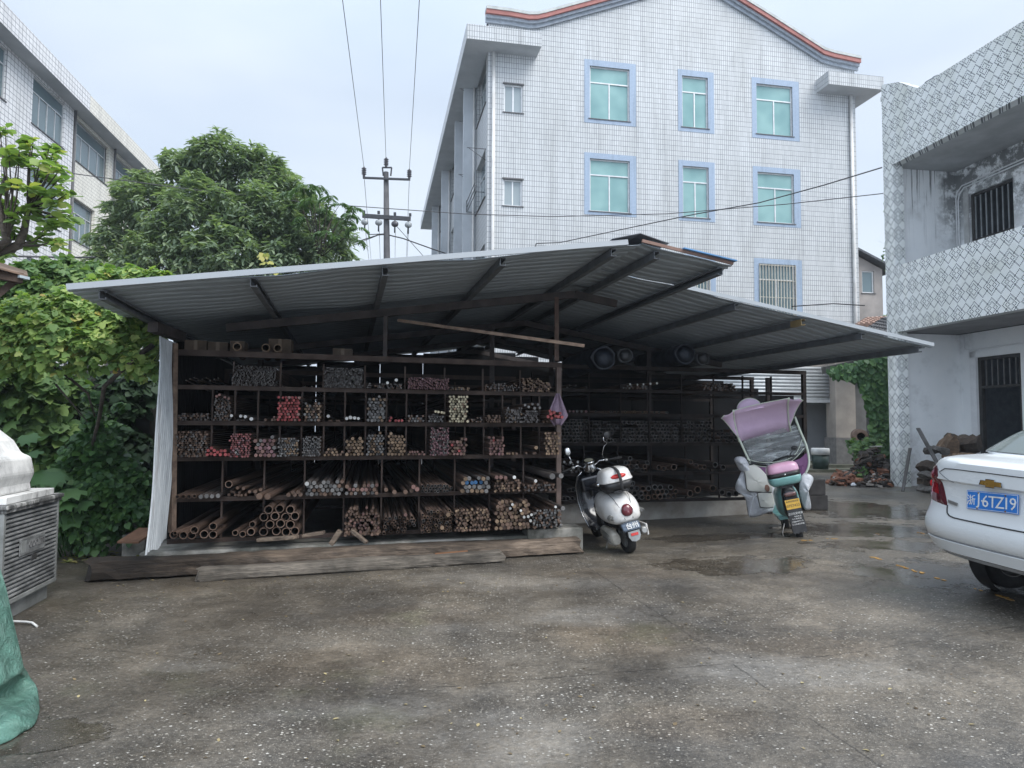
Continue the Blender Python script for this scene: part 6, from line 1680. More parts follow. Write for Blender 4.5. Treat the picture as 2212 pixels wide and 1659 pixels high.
# windproof apron: quilted silver outer, cream floral pads
apm = NT('silver_apron'); v = apm.coord(); f = apm.noise(v, 8, 5, .7, 1.0); apm.set(color=apm.ramp(f, [(.3, (.58, .59, .62)), (.7, (.80, .81, .84))]), rough=.38, metal=.15); apm.bump(f, .8, .03); apm = apm.mat
crm = NT('cream_floral_pad'); v = crm.coord(); f = crm.noise(v, 14, 3, .6); k_ = crm.ramp(crm.noise(v, 9, 4, .75), [(.66, 0), (.69, .8)])
sx_ = crm.n.new('ShaderNodeSeparateXYZ'); crm.link(v, sx_.inputs[0])
crm.set(color=crm.mix(k_, (.72, .71, .65), (.20, .19, .18)), rough=.7); crm = crm.mat
def sheet_poly(outline, y0, nm, mt, parent, amp=.02, seed=1, bulge=.05, th_k=.006):
    """cloth panel from an (x, z) outline, filled on a grid and billowed"""
    xs_ = [p[0] for p in outline]; zs_ = [p[1] for p in outline]; cx, cz_ = sum(xs_)/len(xs_), sum(zs_)/len(zs_)
    rows = []; K = 7; n = len(outline) * 3
    out = []
    for i in range(len(outline)):
        a, b_ = outline[i], outline[(i+1) % len(outline)]
        p0, p3 = outline[i-1], outline[(i+2) % len(outline)]
        for t_ in (0, 1/3, 2/3):
            c_ = [.5*((2*a[d]) + (-p0[d]+b_[d])*t_ + (2*p0[d]-5*a[d]+4*b_[d]-p3[d])*t_*t_ + (-p0[d]+3*a[d]-3*b_[d]+p3[d])*t_**3) for d in (0, 1)]
            out.append(c_)
    for k in range(K+1):
        q = k/K
        rows.append([Vector((cx + (x-cx)*q, y0 - bulge*(1-q*q) + amp*math.sin(x*21+z*9+seed)*q + amp*.6*math.sin(z*26+seed*2), cz_ + (z-cz_)*q)) for x, z in out])
    return MB().loft(rows, cap=False).build(nm, mt, parent, local=True, smooth=True, solid=th_k)
def a2l(zx, zy, y=0.9):
    """zoomed photo coordinates (region 2750,1500 x2.212) -> scooter local x, z at local forward distance y"""
    u, v = (2750 + zx/2.212)*.54, (1500 + zy/2.212)*.54
    m = MATW[SC2.name]; p = m @ Vector((0, y, .8)); n = m.to_3x3() @ Vector((0, 1, 0)); q = m.inverted() @ on_plane(u, v, p, n); return (q.x, q.z)
YF = .93
def crv(pts, y): return cr2([Vector((a2l(*p, y)[0], y, a2l(*p, y)[1])) for p in pts])
def cr2(P_):
    out = []
    for i in range(len(P_)-1):
        p0, p1, p2, p3 = P_[max(i-1, 0)], P_[i], P_[i+1], P_[min(i+2, len(P_)-1)]
        for k in range(5):
            t_ = k/5; out.append(.5*((2*p1) + (p2-p0)*t_ + (2*p0-5*p1+4*p2-p3)*t_*t_ + (3*p1-p0-3*p2+p3)*t_**3))
    return out + [P_[-1]]
sheet_poly([a2l(*p, YF) for p in [(498, 585), (720, 515), (955, 440), (1010, 540), (1045, 640), (1000, 700), (900, 755), (760, 795), (640, 790), (560, 770), (525, 670)]], YF, 'clear_window', clr, CAN, .008, 3, -.03, .001)
sheet_poly([a2l(*p, YF) for p in [(575, 790), (640, 815), (730, 815), (740, 900), (735, 975), (670, 935), (610, 870)]], YF - .01, 'lower_panel', dpur, CAN, .004, 3, .01, .003)
sheet_poly([a2l(*p, YF) for p in [(930, 770), (1000, 735), (1058, 690), (1075, 760), (1060, 840), (1010, 930), (985, 900), (985, 820)]], YF - .01, 'lower_panel', dpur, CAN, .004, 3, .01, .003)
for pts in ([(440, 530), (500, 660), (560, 790), (610, 870), (670, 935), (735, 975)], [(950, 370), (1000, 500), (1050, 620), (1075, 740), (1065, 830), (1008, 930)]): MB().tube(crv(pts, YF - .015), .016, 8).build('piping', pip, CAN, local=True)
for pts in ([(535, 740), (600, 765), (700, 775), (800, 768), (900, 740), (970, 680), (1015, 570)], [(565, 790), (640, 808), (740, 812), (850, 792), (950, 740), (1030, 650)]): MB().tube(crv(pts, YF - .02), .005, 6).build('piping', pip, CAN, local=True)
APR = sheet_poly([a2l(*p) for p in [(500, 840), (455, 900), (428, 960), (430, 1020), (480, 1060), (515, 1100), (535, 1230), (560, 1255), (620, 1252), (700, 1215), (765, 1195), (780, 1100), (760, 980), (640, 860)]], .88, 'apron', apm, SC2, .02, 1)
sheet_poly([a2l(*p) for p in [(410, 745), (440, 720), (500, 730), (540, 790), (560, 860), (470, 850), (430, 790)]], .84, 'apron_sleeve', apm, APR, .02, 3, .08)
sheet_poly([a2l(*p) for p in [(1010, 880), (1070, 875), (1108, 905), (1105, 950), (1062, 985), (1055, 1040), (1082, 1120), (1085, 1185), (1050, 1192), (1020, 1160), (985, 1010)]], .86, 'apron', apm, SC2, .02, 5)
PAD = sheet_poly([a2l(*p) for p in [(505, 812), (600, 800), (690, 880), (735, 960), (735, 1030), (640, 1030), (540, 1025), (515, 1000), (505, 900)]], .80, 'floral_pad', crm, APR, .005, 2, .03, .012)
sheet_poly([a2l(*p) for p in [(612, 1040), (740, 1040), (748, 1160), (640, 1165), (625, 1120)]], .80, 'floral_pad', crm, APR, .004, 4, .02, .012)
bl = [a2l(*p) for p in [(500, 860), (508, 930), (516, 1000), (542, 1027), (640, 1032), (735, 1032)]]; MB().tube([Vector((x, .785, z)) for x, z in bl], .006, 6).build('pad_binding', blackp, PAD, local=True)
bl = [a2l(*p) for p in [(612, 1040), (622, 1110), (636, 1162), (700, 1168), (750, 1162)]]; MB().tube([Vector((x, .785, z)) for x, z in bl], .006, 6).build('pad_binding', blackp, PAD, local=True)
bf = a2l(695, 995); MB().ell((bf[0], .775, bf[1]), .035, .006, .05, 12, 8).build('printed_figure', M('brown_print', (.34, .19, .14), .7), PAD, local=True)
MB().tube([Vector((-.10, .30, .22)), Vector((-.19, .28, .03)), Vector((-.26, .25, .05))], .009, 6).build('side_stand', silver, SC2, local=True)
# ------------------------------------------------------------------ evaporative cooler at the left edge
A_ = on_z(120, 1290)
CF = Frame((A_.x, A_.y), -90 + 12.0)      # s towards the camera along the louvred face, t into the box? (t is to the right) -> use -t
def cpt(s, d, z): return CF.pt(s, -d, z)   # d = depth behind the face, to the left
CL, CZ = .97, .885
cool = thing('air_cooler', 'grimy grey evaporative cooler with a louvred face and a white elbow duct on top', 'cooler', tuple(cpt(CL/2, .5, 0)))
grime = NT('grimy_grey_plastic'); v = grime.coord((1, 1, 2.5)); f = grime.noise(v, 3.2, 6, .7)
grime.set(color=grime.ramp(f, [(.34, (.06, .062, .062)), (.5, (.17, .175, .175)), (.68, (.33, .335, .33))]), rough=.7); grime = grime.mat
grime2 = NT('streaked_lid'); v = grime2.coord((3, 1, 1)); f = grime2.noise(v, 3.5, 6, .75, .8)
grime2.set(color=grime2.ramp(f, [(.40, (.05, .05, .05)), (.52, (.16, .16, .155)), (.62, (.50, .50, .48))]), rough=.7); grime2 = grime2.mat
lpan = M('pale_pan_plastic', (.26, .27, .265), .6, col2=(.12, .125, .12), sc=4)
def cbox(p0, p1, nm, mt, par=cool, bev=.004):
    mb = MB(); c8 = []
    for z in (p0[2], p1[2]):
        for (s, d) in ((p0[0], p0[1]), (p1[0], p0[1]), (p1[0], p1[1]), (p0[0], p1[1])): c8.append(cpt(s, d, z))
    mb.hexa(c8); return mb.build(nm, mt, par, bevel=bev)
cbox((.02, .06, .0), (CL - .02, 1.0, .14), 'water_pan', lpan); cbox((0, 0, .14), (CL, 1.03, .175), 'pan_rim', lpan)
cbox((.02, .07, .175), (CL-.02, 1.0, CZ-.06), 'core', M('dark_pad', (.02, .02, .02), .95))
cbox((-.005, -.015, CZ-.06), (CL+.005, 1.04, CZ-.035), 'lid_lip', grime2); cbox((-.02, -.03, CZ-.035), (CL+.02, 1.06, CZ), 'lid', grime2, bev=.01)
for s in (0, CL-.035): cbox((s, .0, .175), (s+.035, .05, CZ-.06), 'corner_post', lpan)
nsl = 19
for k in range(nsl):
    z = .185 + (CZ-.06-.20)*(k+.5)/nsl; mb = MB()
    c8 = [cpt(.035, .0, z-.010), cpt(CL-.035, .0, z-.010), cpt(CL-.035, .065, z+.012), cpt(.035, .065, z+.012)]
    mb.hexa(c8 + [p + Vector((0, 0, .012)) for p in c8]); mb.build('louvre', grime, cool)
npl = cbox((.28, -.008, .47), (.72, .0, .60), 'name_panel', grime)
# the letters on its face, read from the yard
fm_ = Matrix.Translation(cpt(.56, -.010, .535)) @ Matrix((( -CF.ux.x*-1, 0, CF.uy.x, 0), (-CF.ux.y*-1, 0, CF.uy.y, 0), (0, 1, 0, 0), (0, 0, 0, 1)))
fm_ = Matrix.Translation(cpt(.44, -.0105, .535)) @ Matrix(((-CF.ux.x, 0, CF.uy.x, 0), (-CF.ux.y, 0, CF.uy.y, 0), (0, 1, 0, 0), (0, 0, 0, 1)))
text_mb('COOLER', .068, depth=.003).xf(fm_).build('lettering', M('faded_letters', (.20, .20, .20), .7, col2=(.07, .07, .07), sc=20), npl)
cbox((.62, -.011, .49), (.70, -.008, .58), 'logo_panel', lpan, npl, 0)
cbox((.40, -.004, .40), (.50, .03, .45), 'drain_knob', M('dark_knob', (.03, .03, .03), .7), bev=.01)
# elbow duct
dw = NT('painted_duct'); v = dw.coord((1, 1, .7)); f = dw.noise(v, 3.0, 6, .72)
dw.set(color=dw.ramp(f, [(.33, (.12, .12, .118)), (.42, (.50, .50, .49)), (.6, (.74, .74, .72))]), rough=.6); dw = dw.mat
cb0, cb1 = .26, .90
fl1 = cbox((.12, -.0, CZ+.002), (CL-.02, 1.0, CZ+.055), 'duct_flange', dw)
prof = [(.08, CZ+.055), (.09, CZ+.12), (.06, CZ+.20), (.09, CZ+.33), (.16, CZ+.36), (.22, CZ+.46), (.34, CZ+.56), (.62, CZ+.66), (1.3, CZ+.68)]
inn = [(.75, CZ+.055), (.75, CZ+.10), (.76, CZ+.12), (.78, CZ+.13), (.80, CZ+.14), (.85, CZ+.15), (.95, CZ+.16), (1.1, CZ+.17), (1.3, CZ+.17)]
rg = []
for (d, z), (d2, z2) in zip(prof, inn): rg.append([cpt(.34, d, z), cpt(.93, d, z), cpt(.93, d2, z2), cpt(.34, d2, z2)])
MB().loft(rg, sm=False).build('elbow_duct', dw, cool, bevel=.02)
ring = []
for i in range(24):
    a = math.pi*(.0 + i/23); ring.append(cpt(.935 + .01, .42 - .36*math.cos(a), CZ + .08 + .44*math.sin(a)))
MB().tube(ring, .012, 6).build('duct_seam', M('dark_seam', (.06, .06, .06), .7), cool)
# thin white hose
hz = MB().tube([on_z(15, 1340, .03), on_z(30, 1342, .02), on_z(55, 1343, .025), on_z(70, 1345, .02), on_z(80, 1353, .01)], .008, 8)
tag(hz.build('hose', M('white_hose', (.50, .50, .48), .5), None, origin=tuple(on_z(30, 1342))), 'thin white hose end lying on the ground beside the air cooler', 'hose')

# ------------------------------------------------------------------ green tarpaulin in the near left corner
tp = NT('green_tarpaulin'); v = tp.coord(); f = tp.noise(v, 3, 6, .68, .6)
tp.set(color=tp.ramp(f, [(.3, (.05, .12, .095)), (.55, (.10, .215, .17)), (.75, (.20, .33, .275))]), rough=.42); tp.bump(tp.noise(v, 11, 6, .7, .8), 1.0, .05); tp = tp.mat
bot = [on_z(u, v_) for u, v_ in [(40, 1448), (62, 1455), (80, 1490), (92, 1540), (80, 1565), (45, 1588), (0, 1612), (-60, 1630), (-140, 1640), (-240, 1640)]]
tpd = [on_y(u, v_, y) for u, v_, y in [(-3, 1226, 3.95), (-2, 1228, 3.9), (-6, 1226, 3.8), (-12, 1222, 3.7), (-25, 1215, 3.6), (-50, 1200, 3.5), (-90, 1180, 3.4), (-150, 1160, 3.3), (-230, 1140, 3.2), (-320, 1130, 3.2)]]
def cr_(pts, n):
    out = []
    for i in range(len(pts)-1):
        p0, p1, p2, p3 = pts[max(i-1, 0)], pts[i], pts[i+1], pts[min(i+2, len(pts)-1)]
        for k in range(n):
            t_ = k/n; out.append(.5*((2*p1) + (p2-p0)*t_ + (2*p0-5*p1+4*p2-p3)*t_*t_ + (3*p1-p0-3*p2+p3)*t_**3))
    return out + [pts[-1]]
B_, T_ = cr_(bot, 6), cr_(tpd, 6); sil = cr_([on_y(-14, 1180, 4.05), on_y(0, 1228, 3.98), on_y(14, 1275, 3.93), on_y(28, 1340, 3.88), on_y(42, 1400, 3.85), on_y(50, 1438, 3.82)], 6)
sil += cr_([sil[-1], on_z(62, 1458, .10), on_z(80, 1495, .06), on_z(86, 1535, .0)], 5)[1:]
rows = []; n_a = 40; K = len(sil)
dwn = cr_([on_z(86, 1535), on_z(76, 1560), on_z(42, 1586), on_z(0, 1613), on_z(-60, 1632), on_z(-150, 1645), on_z(-260, 1650)], 7); n_a = len(dwn)
tn = random.Random(3); ph = [tn.uniform(0, 6) for _ in range(8)]
for j, p0 in enumerate(sil):
    q = j/(K-1); row = []
    for i in range(n_a):
        a_ = i/(n_a-1); tot = dwn[i] - dwn[0]; shr = .42 + .58*q**2.2
        p = p0 + Vector((tot.x*shr*(1.0 if q > .5 else .9), tot.y*shr, 0)); p.z = p0.z * (1 - .10*a_)
        fold = .02*math.sin(a_*9 + ph[0] + q*3 + math.sin(q*7)) + .005*math.sin(a_*31 + q*17 + ph[1]) * q + .010*math.sin(q*22 + a_*13 + ph[2])*max(0, q-.4)*2
        nrm = Vector((.6, -.8, 0)); p += nrm*fold
        if .70 < q < .98: p.z += .016*max(0, math.sin((q-.70)/.28*math.pi*2 + a_*15 + ph[3]))
        p.z = max(p.z, .004 + .004*(1-q)); row.append(p)
    rows.append(row)
tb = MB().loft(rows, closed=False, cap=False).build('tarpaulin', tp, None, origin=tuple(on_z(-40, 1560)), smooth=True, solid=.003)
tag(tb, 'crumpled green tarpaulin draped to the ground in the near left corner', 'tarpaulin')

# ------------------------------------------------------------------ corner of a lean-to roof, upper left
lr = thing('lean_to_roof', 'rusty corner of a lean-to roof on a timber bracket at the left edge', 'roof', tuple(on_y(-20, 620, 5.0)))
rs = M('rusty_roof_sheet', (.20, .13, .09), .75, col2=(.09, .065, .05), sc=5)
a, b_, c_, d_ = on_y(-80, 560, 5.0), on_y(60, 598, 5.4), on_y(58, 588, 6.1), on_y(-80, 545, 6.4)
MB().slab([a, b_, c_, d_], (0, 0, 1), .012).build('roof_sheet', rs, lr)
MB().beam(on_y(-80, 577, 5.1), on_y(47, 602, 5.4), .06, .075).build('timber', M('dark_brown_timber', (.07, .045, .032), .85, col2=(.03, .02, .016), sc=8), lr)
MB().beam(on_y(-60, 680, 5.25), on_y(33, 606, 5.42), .045, .05).build('bracket', MC['dark_brown_timber'], lr)
MB().beam(on_y(38, 597, 5.35), on_y(60, 602, 5.42), .05, .02).build('flashing', M('pale_flashing', (.45, .52, .56), .5), lr)

# ------------------------------------------------------------------ utility pole and wires
PY = 27.0
pol = thing('utility_pole', 'tall grey utility pole with two crossarms carrying insulators and cables', 'utility pole', tuple(on_y(838, 900, PY).xy) + (0,))
pcon = M('pole_concrete', (.10, .10, .105), .8, col2=(.07, .07, .075), sc=3); parm = M('crossarm_steel', (.04, .043, .05), .6)
P = lambda u, v, dy=0.: on_y(u, v, PY + dy)
bt_p = P(837, 900); bt_p.z = 0
MB().tube([bt_p, P(836, 600), P(834, 372)], [.17, .13, .095], 14).build('pole', pcon, pol)
MB().beam(P(784, 384, -.15), P(886, 388, -.15), .08, .07).build('crossarm', parm, pol)
MB().beam(P(783, 466, -.18), P(887, 473, -.18), .10, .15).build('crossarm', parm, pol)
br = MB()
for (u0, v0, u1, v1) in [(826, 362, 846, 362), (826, 362, 828, 380), (846, 362, 844, 380)]: br.beam(P(u0, v0, -.14), P(u1, v1, -.14), .05, .05)
for u, v in [(786, 464), (818, 465), (853, 468), (886, 470)]: MB().beam(P(u, v-3, -.18), P(u, v-9, -.18), .09, .09).build('bolt_head', parm, pol)
br.build('bracket', parm, pol)
ins = M('brown_insulator', (.07, .065, .075), .3)
for u, v in [(786, 372), (834, 352), (884, 377)]:
    o_ = P(u, v + 9, -.15); pr = [(.05, 0), (.05, .05)]
    for k in range(4): pr += [(.055, .07 + .07*k), (.10, .09 + .07*k), (.055, .115 + .07*k)]
    pr += [(.04, .36), (0, .40)]
    MB().lathe(pr, o_, n=14).build('insulator', ins, pol)
gli = M('glass_insulator', (.33, .35, .36), .15, col2=(.22, .24, .25), sc=12)
for k, (u, v) in enumerate([(788, 480), (818, 481), (853, 484), (882, 486)]):
    o_ = P(u, v, -.2); MB().ell(tuple(o_), .14, .10, .12, 16, 10).build('insulator', gli if k != 2 else ins, pol)
    MB().tube([o_ + Vector((0, 0, .14)), o_ - Vector((0, 0, .34))], .03, 8).build('insulator_pin', parm, pol)
wirem = M('black_wire', (.05, .05, .055), .6); cablem = M('black_cable', (.02, .02, .022), .6)
def wire(pts, r, label, nm='cable', sag=0., par=None):
    P_ = [Vector(p) for p in pts]; out = []
    for i in range(len(P_)-1):
        for k in range(10):
            q = k/10; out.append(P_[i].lerp(P_[i+1], q) - Vector((0, 0, sag*4*q*(1-q))))
    out.append(P_[-1]); ob = MB().tube(out, r, 5).build(nm, wirem if r < .02 else cablem, par, **({} if par else {'origin': tuple(P_[0])}))
    if not par: tag(ob, label, 'cable', 'overhead wires and cables')
    return ob
for (u0, v0, u1, v1, lb) in [(787, 368, 740, 0, 'thin overhead wire from the left end of the upper crossarm'), (834, 348, 822, 0, 'thin overhead wire from the top insulator of the pole'), (884, 372, 906, 0, 'thin overhead wire from the right end of the upper crossarm')]:
    a = P(u0, v0, -.15); b_ = on_y(u1, v1, 15.5); c_ = b_ + (b_ - a) * 1.6 + Vector((0, 0, .2)); wire([a, b_, c_], .009, lb)
for k, (u0, v0, u1, v1, lb) in enumerate([(787, 388, 803, 578, 'thin wire running away from the left upper crossarm end'), (884, 392, 877, 574, 'thin wire running away from the right upper crossarm end'),
                                          (789, 494, 799, 580, 'lower wire falling behind the roof from the leftmost glass insulator'), (819, 495, 822, 578, 'lower wire falling behind the roof left of the pole'),
                                          (854, 497, 853, 575, 'lower wire falling behind the roof right of the pole'), (882, 500, 879, 572, 'lower wire falling behind the roof from the rightmost glass insulator')]):
    a = P(u0, v0, -.15); b_ = on_y(u1, v1, 48); wire([a, b_, b_ + (b_-a)*.5], .010, lb)
def pw(pxs, r, lb, sag=0.): return wire([on_y(*p) for p in pxs], r, lb, sag=sag)
pw([(795, 507, 27.1), (832, 505, 27.1)], .018, 'short jumper cable to the pole left of the lower insulators'); pw([(760, 526, 25), (815, 508, 26.8), (835, 506, 27)], .022, 'black cable bundle from the broad tree to the pole')
pw([(762, 530, 25), (815, 509, 26.9)], .012, 'thin cable just below the black bundle left of the pole')
pw([(840, 508, 27), (870, 515, 27), (940, 540, 28), (1000, 560, 29)], .024, 'black cable bundle from the pole towards the tall tiled building')
pw([(858, 490, 27), (926, 566, 29)], .012, 'thin stay cable slanting down right from the pole')
pw([(-60, 352, 15), (135, 372, 16), (420, 410, 17.5), (690, 440, 19), (1000, 462, 20), (1190, 468, 20), (1440, 462, 19.5), (1700, 441, 18.6), (1908, 418, 17.7)], .012, 'long thin cable crossing the view from the left to the mosaic clad house')
pw([(1156, 534, 26.8), (1158, 526, 26.8), (1210, 524, 26.5), (1380, 488, 24.5), (1500, 463, 23), (1640, 438, 21.5), (1780, 400, 19.5), (1905, 362, 17.7)], .018, 'thick black cable from the tall building up to the mosaic clad house')
pw([(-40, 552, 12), (140, 556, 13), (205, 556, 14)], .018, 'black cable low over the vines in front of the office building')
pw([(1710, 662, 26.5), (1800, 656, 25.5), (1868, 660, 24.5)], .02, 'pale sagging cable by the low tile roofs')

# ------------------------------------------------------------------ firewood, scrap and rubble by the right house
bark = wood_mat('bark_wood', (.17, .12, .085), (.075, .055, .04), (.02, .015, .012), 2.6); brw = wood_mat('brown_log', (.36, .24, .15), (.20, .13, .08), (.05, .035, .025), 2.4)
grw = wood_mat('grey_plank', (.20, .185, .165), (.11, .10, .09), (.045, .04, .037), 2.8)
def chunk(a, b_, w_, h_, mt, seed, label, nm='firewood_log', cat='firewood', grp='firewood stacked by the white wall'):
    rn = random.Random(seed); L = (b_-a).length; d = (b_-a).normalized(); z = Vector((0, 0, 1)); x = d.cross(z).normalized(); up_ = x.cross(d); rings = []; k = 7; n = 9
    off = [rn.uniform(.75, 1.2) for _ in range(k)]
    for i in range(n+1):
        q = i/n; e = (.94 + .06*math.sin(q*math.pi)) * (1 + .08*math.sin(q*9+seed))
        c = a.lerp(b_, q) + up_*.03*math.sin(q*5+seed)
        rings.append([c + x*(w_/2*off[j]*e*math.cos(2*math.pi*j/k)*rn.uniform(.84, 1.14)) + up_*(h_/2*off[(j*3) % k]*e*math.sin(2*math.pi*j/k)*rn.uniform(.84, 1.14)) for j in range(k)])
    return tag(MB().loft(rings, sm=False).build(nm, mt, None, origin=tuple(a)), label, cat, grp)
WY = 16.6
for i_, (u0, v0, u1, v1, w_, h_, mt, lb) in enumerate([
    (2045, 955, 2116, 958, .40, .30, bark, 'largest dark bark log at the top right of the firewood pile'), (2040, 985, 2112, 992, .38, .22, brw, 'warm brown split log under the dark top log'),
    (2035, 962, 2060, 968, .30, .36, brw, 'short upright brown log end at the left of the upper logs'), (2002, 972, 2042, 974, .22, .14, grw, 'weathered grey plank end left of the brown logs'),
    (1990, 1008, 2035, 1012, .30, .22, bark, 'dark bark piece heading the left stack of blocks'), (1992, 1026, 2034, 1028, .30, .15, grw, 'second layer of the left firewood stack'),
    (1990, 1042, 2040, 1044, .32, .16, bark, 'third layer of the left firewood stack'), (1988, 1056, 2042, 1058, .34, .14, grw, 'bottom layer of the left firewood stack'),
    (2030, 1000, 2062, 1040, .22, .18, bark, 'slanting dark log between the two stacks'), (2050, 1040, 2120, 1044, .40, .20, bark, 'low dark log behind the white car boot'), (2045, 1018, 2118, 1016, .36, .22, bark, 'dark log resting behind the black tyre')]):
    y_ = WY - .25*(i_ % 2); w_, h_ = w_*1.2, h_*1.3; a, b_ = on_y(u0, v0, y_), on_y(u1, v1, y_ - .5); chunk(a, b_, w_, h_, mt, i_ + 2, lb)
c = on_y(2072, 1018, 15.9); d = (Vector((0, 0, 1.5)) - c); d.z = 0
tag(MB().lathe([(.22, -.09), (.30, -.10), (.335, -.06), (.345, 0), (.335, .06), (.30, .10), (.22, .09)], c, d.normalized(), 36).build('tyre', rubber, None, origin=tuple(c)), 'old black tyre standing against the firewood behind the car', 'tyre')
a, b_ = on_y(2042, 1032, 15.6), on_y(1983, 925, 16.4)
tag(MB().beam(a, b_, .09, .035).build('plank', M('grey_pole_wood', (.11, .105, .10), .8, col2=(.06, .056, .052), sc=6), None, origin=tuple(a), bevel=.005), 'long grey plank leaning left against the white wall over the firewood', 'plank')
a, b_ = on_z(1950, 1062), on_y(1966, 968, 16.9)
tag(MB().beam(a, b_, .07, .03).build('plank', MC['grey_pole_wood'], None, origin=tuple(a), bevel=.005), 'short dark plank upright in the corner beside the mosaic pillar', 'plank')
a = on_y(2110, 1002, 14.2); tag(MB().box((0, 0, 0), (.16, .2, .35)).build('brick_pile', M('red_and_white_bricks', (.45, .17, .11), .8, col2=(.62, .60, .56), sc=3, lo=.48, hi=.5), None, local=True), 'red and white bricks by the sill of the dark doorway', 'bricks')
bpy.data.objects['brick_pile'].location = HF.pt(dr0 + .25, DEP - .3, .0); bpy.data.objects['brick_pile'].scale = (1, 1, 1.2)
# rubble heap between pillar and outbuilding
rub = MB(); rn = random.Random(21); cols_ = [M('brick_rubble', (.30, .13, .07), .9, col2=(.15, .07, .045), sc=8), M('dark_rubble', (.06, .05, .042), .95), M('pale_rubble', (.36, .32, .28), .85), bark]
def heap(mb, px0, px1, py, y0, y1, hmax, n, smin, smax, wts):
    for _ in range(n):
        y = rn.uniform(y0, y1); u = rn.uniform(px0, px1); x = on_y(u, py, y).x
        prof_ = math.sin(math.pi*(u-px0)/(px1-px0))**.7; z = hmax*prof_*rn.random()**1.3
        s = rn.uniform(smin, smax); m = Matrix.Translation((x, y, z + s*.3)) @ Matrix.Rotation(rn.uniform(0, 6), 4, 'Z') @ Matrix.Rotation(rn.uniform(-.6, .6), 4, 'X') @ Matrix.Rotation(rn.uniform(-.5, .5), 4, 'Y')
        q = MB().box((-s, -s*.5, -s*.25), (s*rn.uniform(.6, 1.2), s*.5*rn.uniform(.5, 1), s*.25), rn.choices(range(4), wts)[0]); q.v = [p + Vector([rn.uniform(-.15, .15)*s]*3) for p in q.v]; q.xf(m); merge(mb, q)
heap(rub, 1838, 1925, 1000, 18.2, 20.5, .85, 520, .05, .16, (2, 5, .5, 3)); heap(rub, 1795, 1865, 1040, 17.9, 19.6, .28, 360, .04, .12, (6, 2, .6, 1))
heap(rub, 1850, 1925, 1050, 17.6, 18.6, .25, 240, .04, .11, (3, 4, 1.2, 2))
tag(rub.build('rubble', cols_, None, origin=tuple(on_y(1870, 1040, 18.5)), fix=False), 'heap of broken bricks, rotten wood and rubble beside the mosaic pillar', 'rubble', None, 'stuff')
for i_, (u, v, rr_, y_, mt, lb) in enumerate([(1860, 943, .20, 20.4, M('rusty_pipe_brown', (.26, .17, .12), .8, col2=(.14, .09, .07)), 'short brown pipe end facing the yard on the rubble heap')]):
    c = on_y(u, v, y_); ax_ = Vector((.3, 1, .05)).normalized(); mb = MB().lathe([(.55*rr_, 0), (rr_, 0), (rr_, .5), (.55*rr_, .5)], c, ax_, 20); mb.lathe([(.54*rr_, .0), (.54*rr_, .45), (0, .45)], c, ax_, 20, 1)
    tag(mb.build('pipe', [mt, hole], None, origin=tuple(c)), lb, 'pipe')
a, b_ = on_y(1835, 966, 19.6), on_y(1905, 964, 19.2)
tag(MB().beam(a, b_, .16, .03).build('plank', M('pale_board', (.52, .50, .45), .7), None, origin=tuple(a)), 'pale board lying across the rubble heap', 'plank')
mb = MB(); 
for k in range(5):
    c = on_z(1878 + [0, -18, 12, -34, 20][k], 1040 + [0, 10, 6, 12, -2][k]); c.z = .06 + .12*(k == 0); mb.ell(tuple(c), .07, .05, .04, 8, 5)
mb.v = [p + Vector((random.Random(i).uniform(-.015, .015),)*3) for i, p in enumerate(mb.v)]
tag(mb.build('litter', M('white_litter', (.70, .71, .72), .6), None, origin=tuple(on_z(1878, 1040)), fix=False), 'scraps of white litter scattered on the rubble', 'litter', None, 'stuff')
# small stuff at the left foot of the rack
tag(MB().hexa([on_z(262, 1208), on_z(312, 1205), on_z(318, 1190), on_z(268, 1190)] + [p + Vector((0, 0, .26)) for p in (on_z(262, 1208), on_z(312, 1205), on_z(318, 1190), on_z(268, 1190))]).build('stone_block', conc, None, origin=tuple(on_z(290, 1205)), bevel=.012), 'dark mossy block at the foot of the warped corrugated sheet', 'block')
a, b_ = on_y(276, 1172, 7.3), on_y(322, 1142, 7.7)
tag(MB().beam(a, b_, .22, .02).build('board', M('orange_brown_board', (.27, .14, .08), .8, col2=(.15, .08, .05)), None, origin=tuple(a)), 'small orange brown board lying on the mossy block', 'board')
# ------------------------------------------------------------------ foliage
NR = np.random.default_rng(7)
LT = {
 'lance': ([(0, 0, 0), (.13, .22, -.02), (.15, .48, -.05), (.09, .78, -.12), (0, 1, -.2), (-.09, .78, -.12), (-.15, .48, -.05), (-.13, .22, -.02)]),
 'vine': ([(0, 0, 0), (.22, -.16, -.02), (.50, -.06, -.06), (.42, .16, 0), (.66, .38, -.10), (.36, .46, 0), (.30, .74, -.04), (0, 1, -.12), (-.30, .74, -.04), (-.36, .46, 0), (-.66, .38, -.10), (-.42, .16, 0), (-.50, -.06, -.06), (-.22, -.16, -.02)]),
 'heart': ([(0, 0, 0), (.26, -.10, -.02), (.48, .14, -.05), (.46, .42, -.05), (.26, .74, -.05), (0, 1, -.14), (-.26, .74, -.05), (-.46, .42, -.05), (-.48, .14, -.05), (-.26, -.10, -.02)]),
 'ovate': ([(0, 0, 0), (.13, .2, .02), (.27, .5, .0), (.25, .78, -.04), (0, 1, -.12), (-.25, .78, -.04), (-.27, .5, .0), (-.13, .2, .02)]),
 'big': ([(0, 0, 0), (.34, -.18, -.02), (.60, -.02, -.08), (.50, .20, 0), (.72, .44, -.1), (.48, .60, 0), (.40, .92, -.08), (.12, .86, 0), (0, 1.04, -.1), (-.12, .86, 0), (-.40, .92, -.08), (-.48, .60, 0), (-.72, .44, -.1), (-.50, .20, 0), (-.60, -.02, -.08), (-.34, -.18, -.02)]),
}
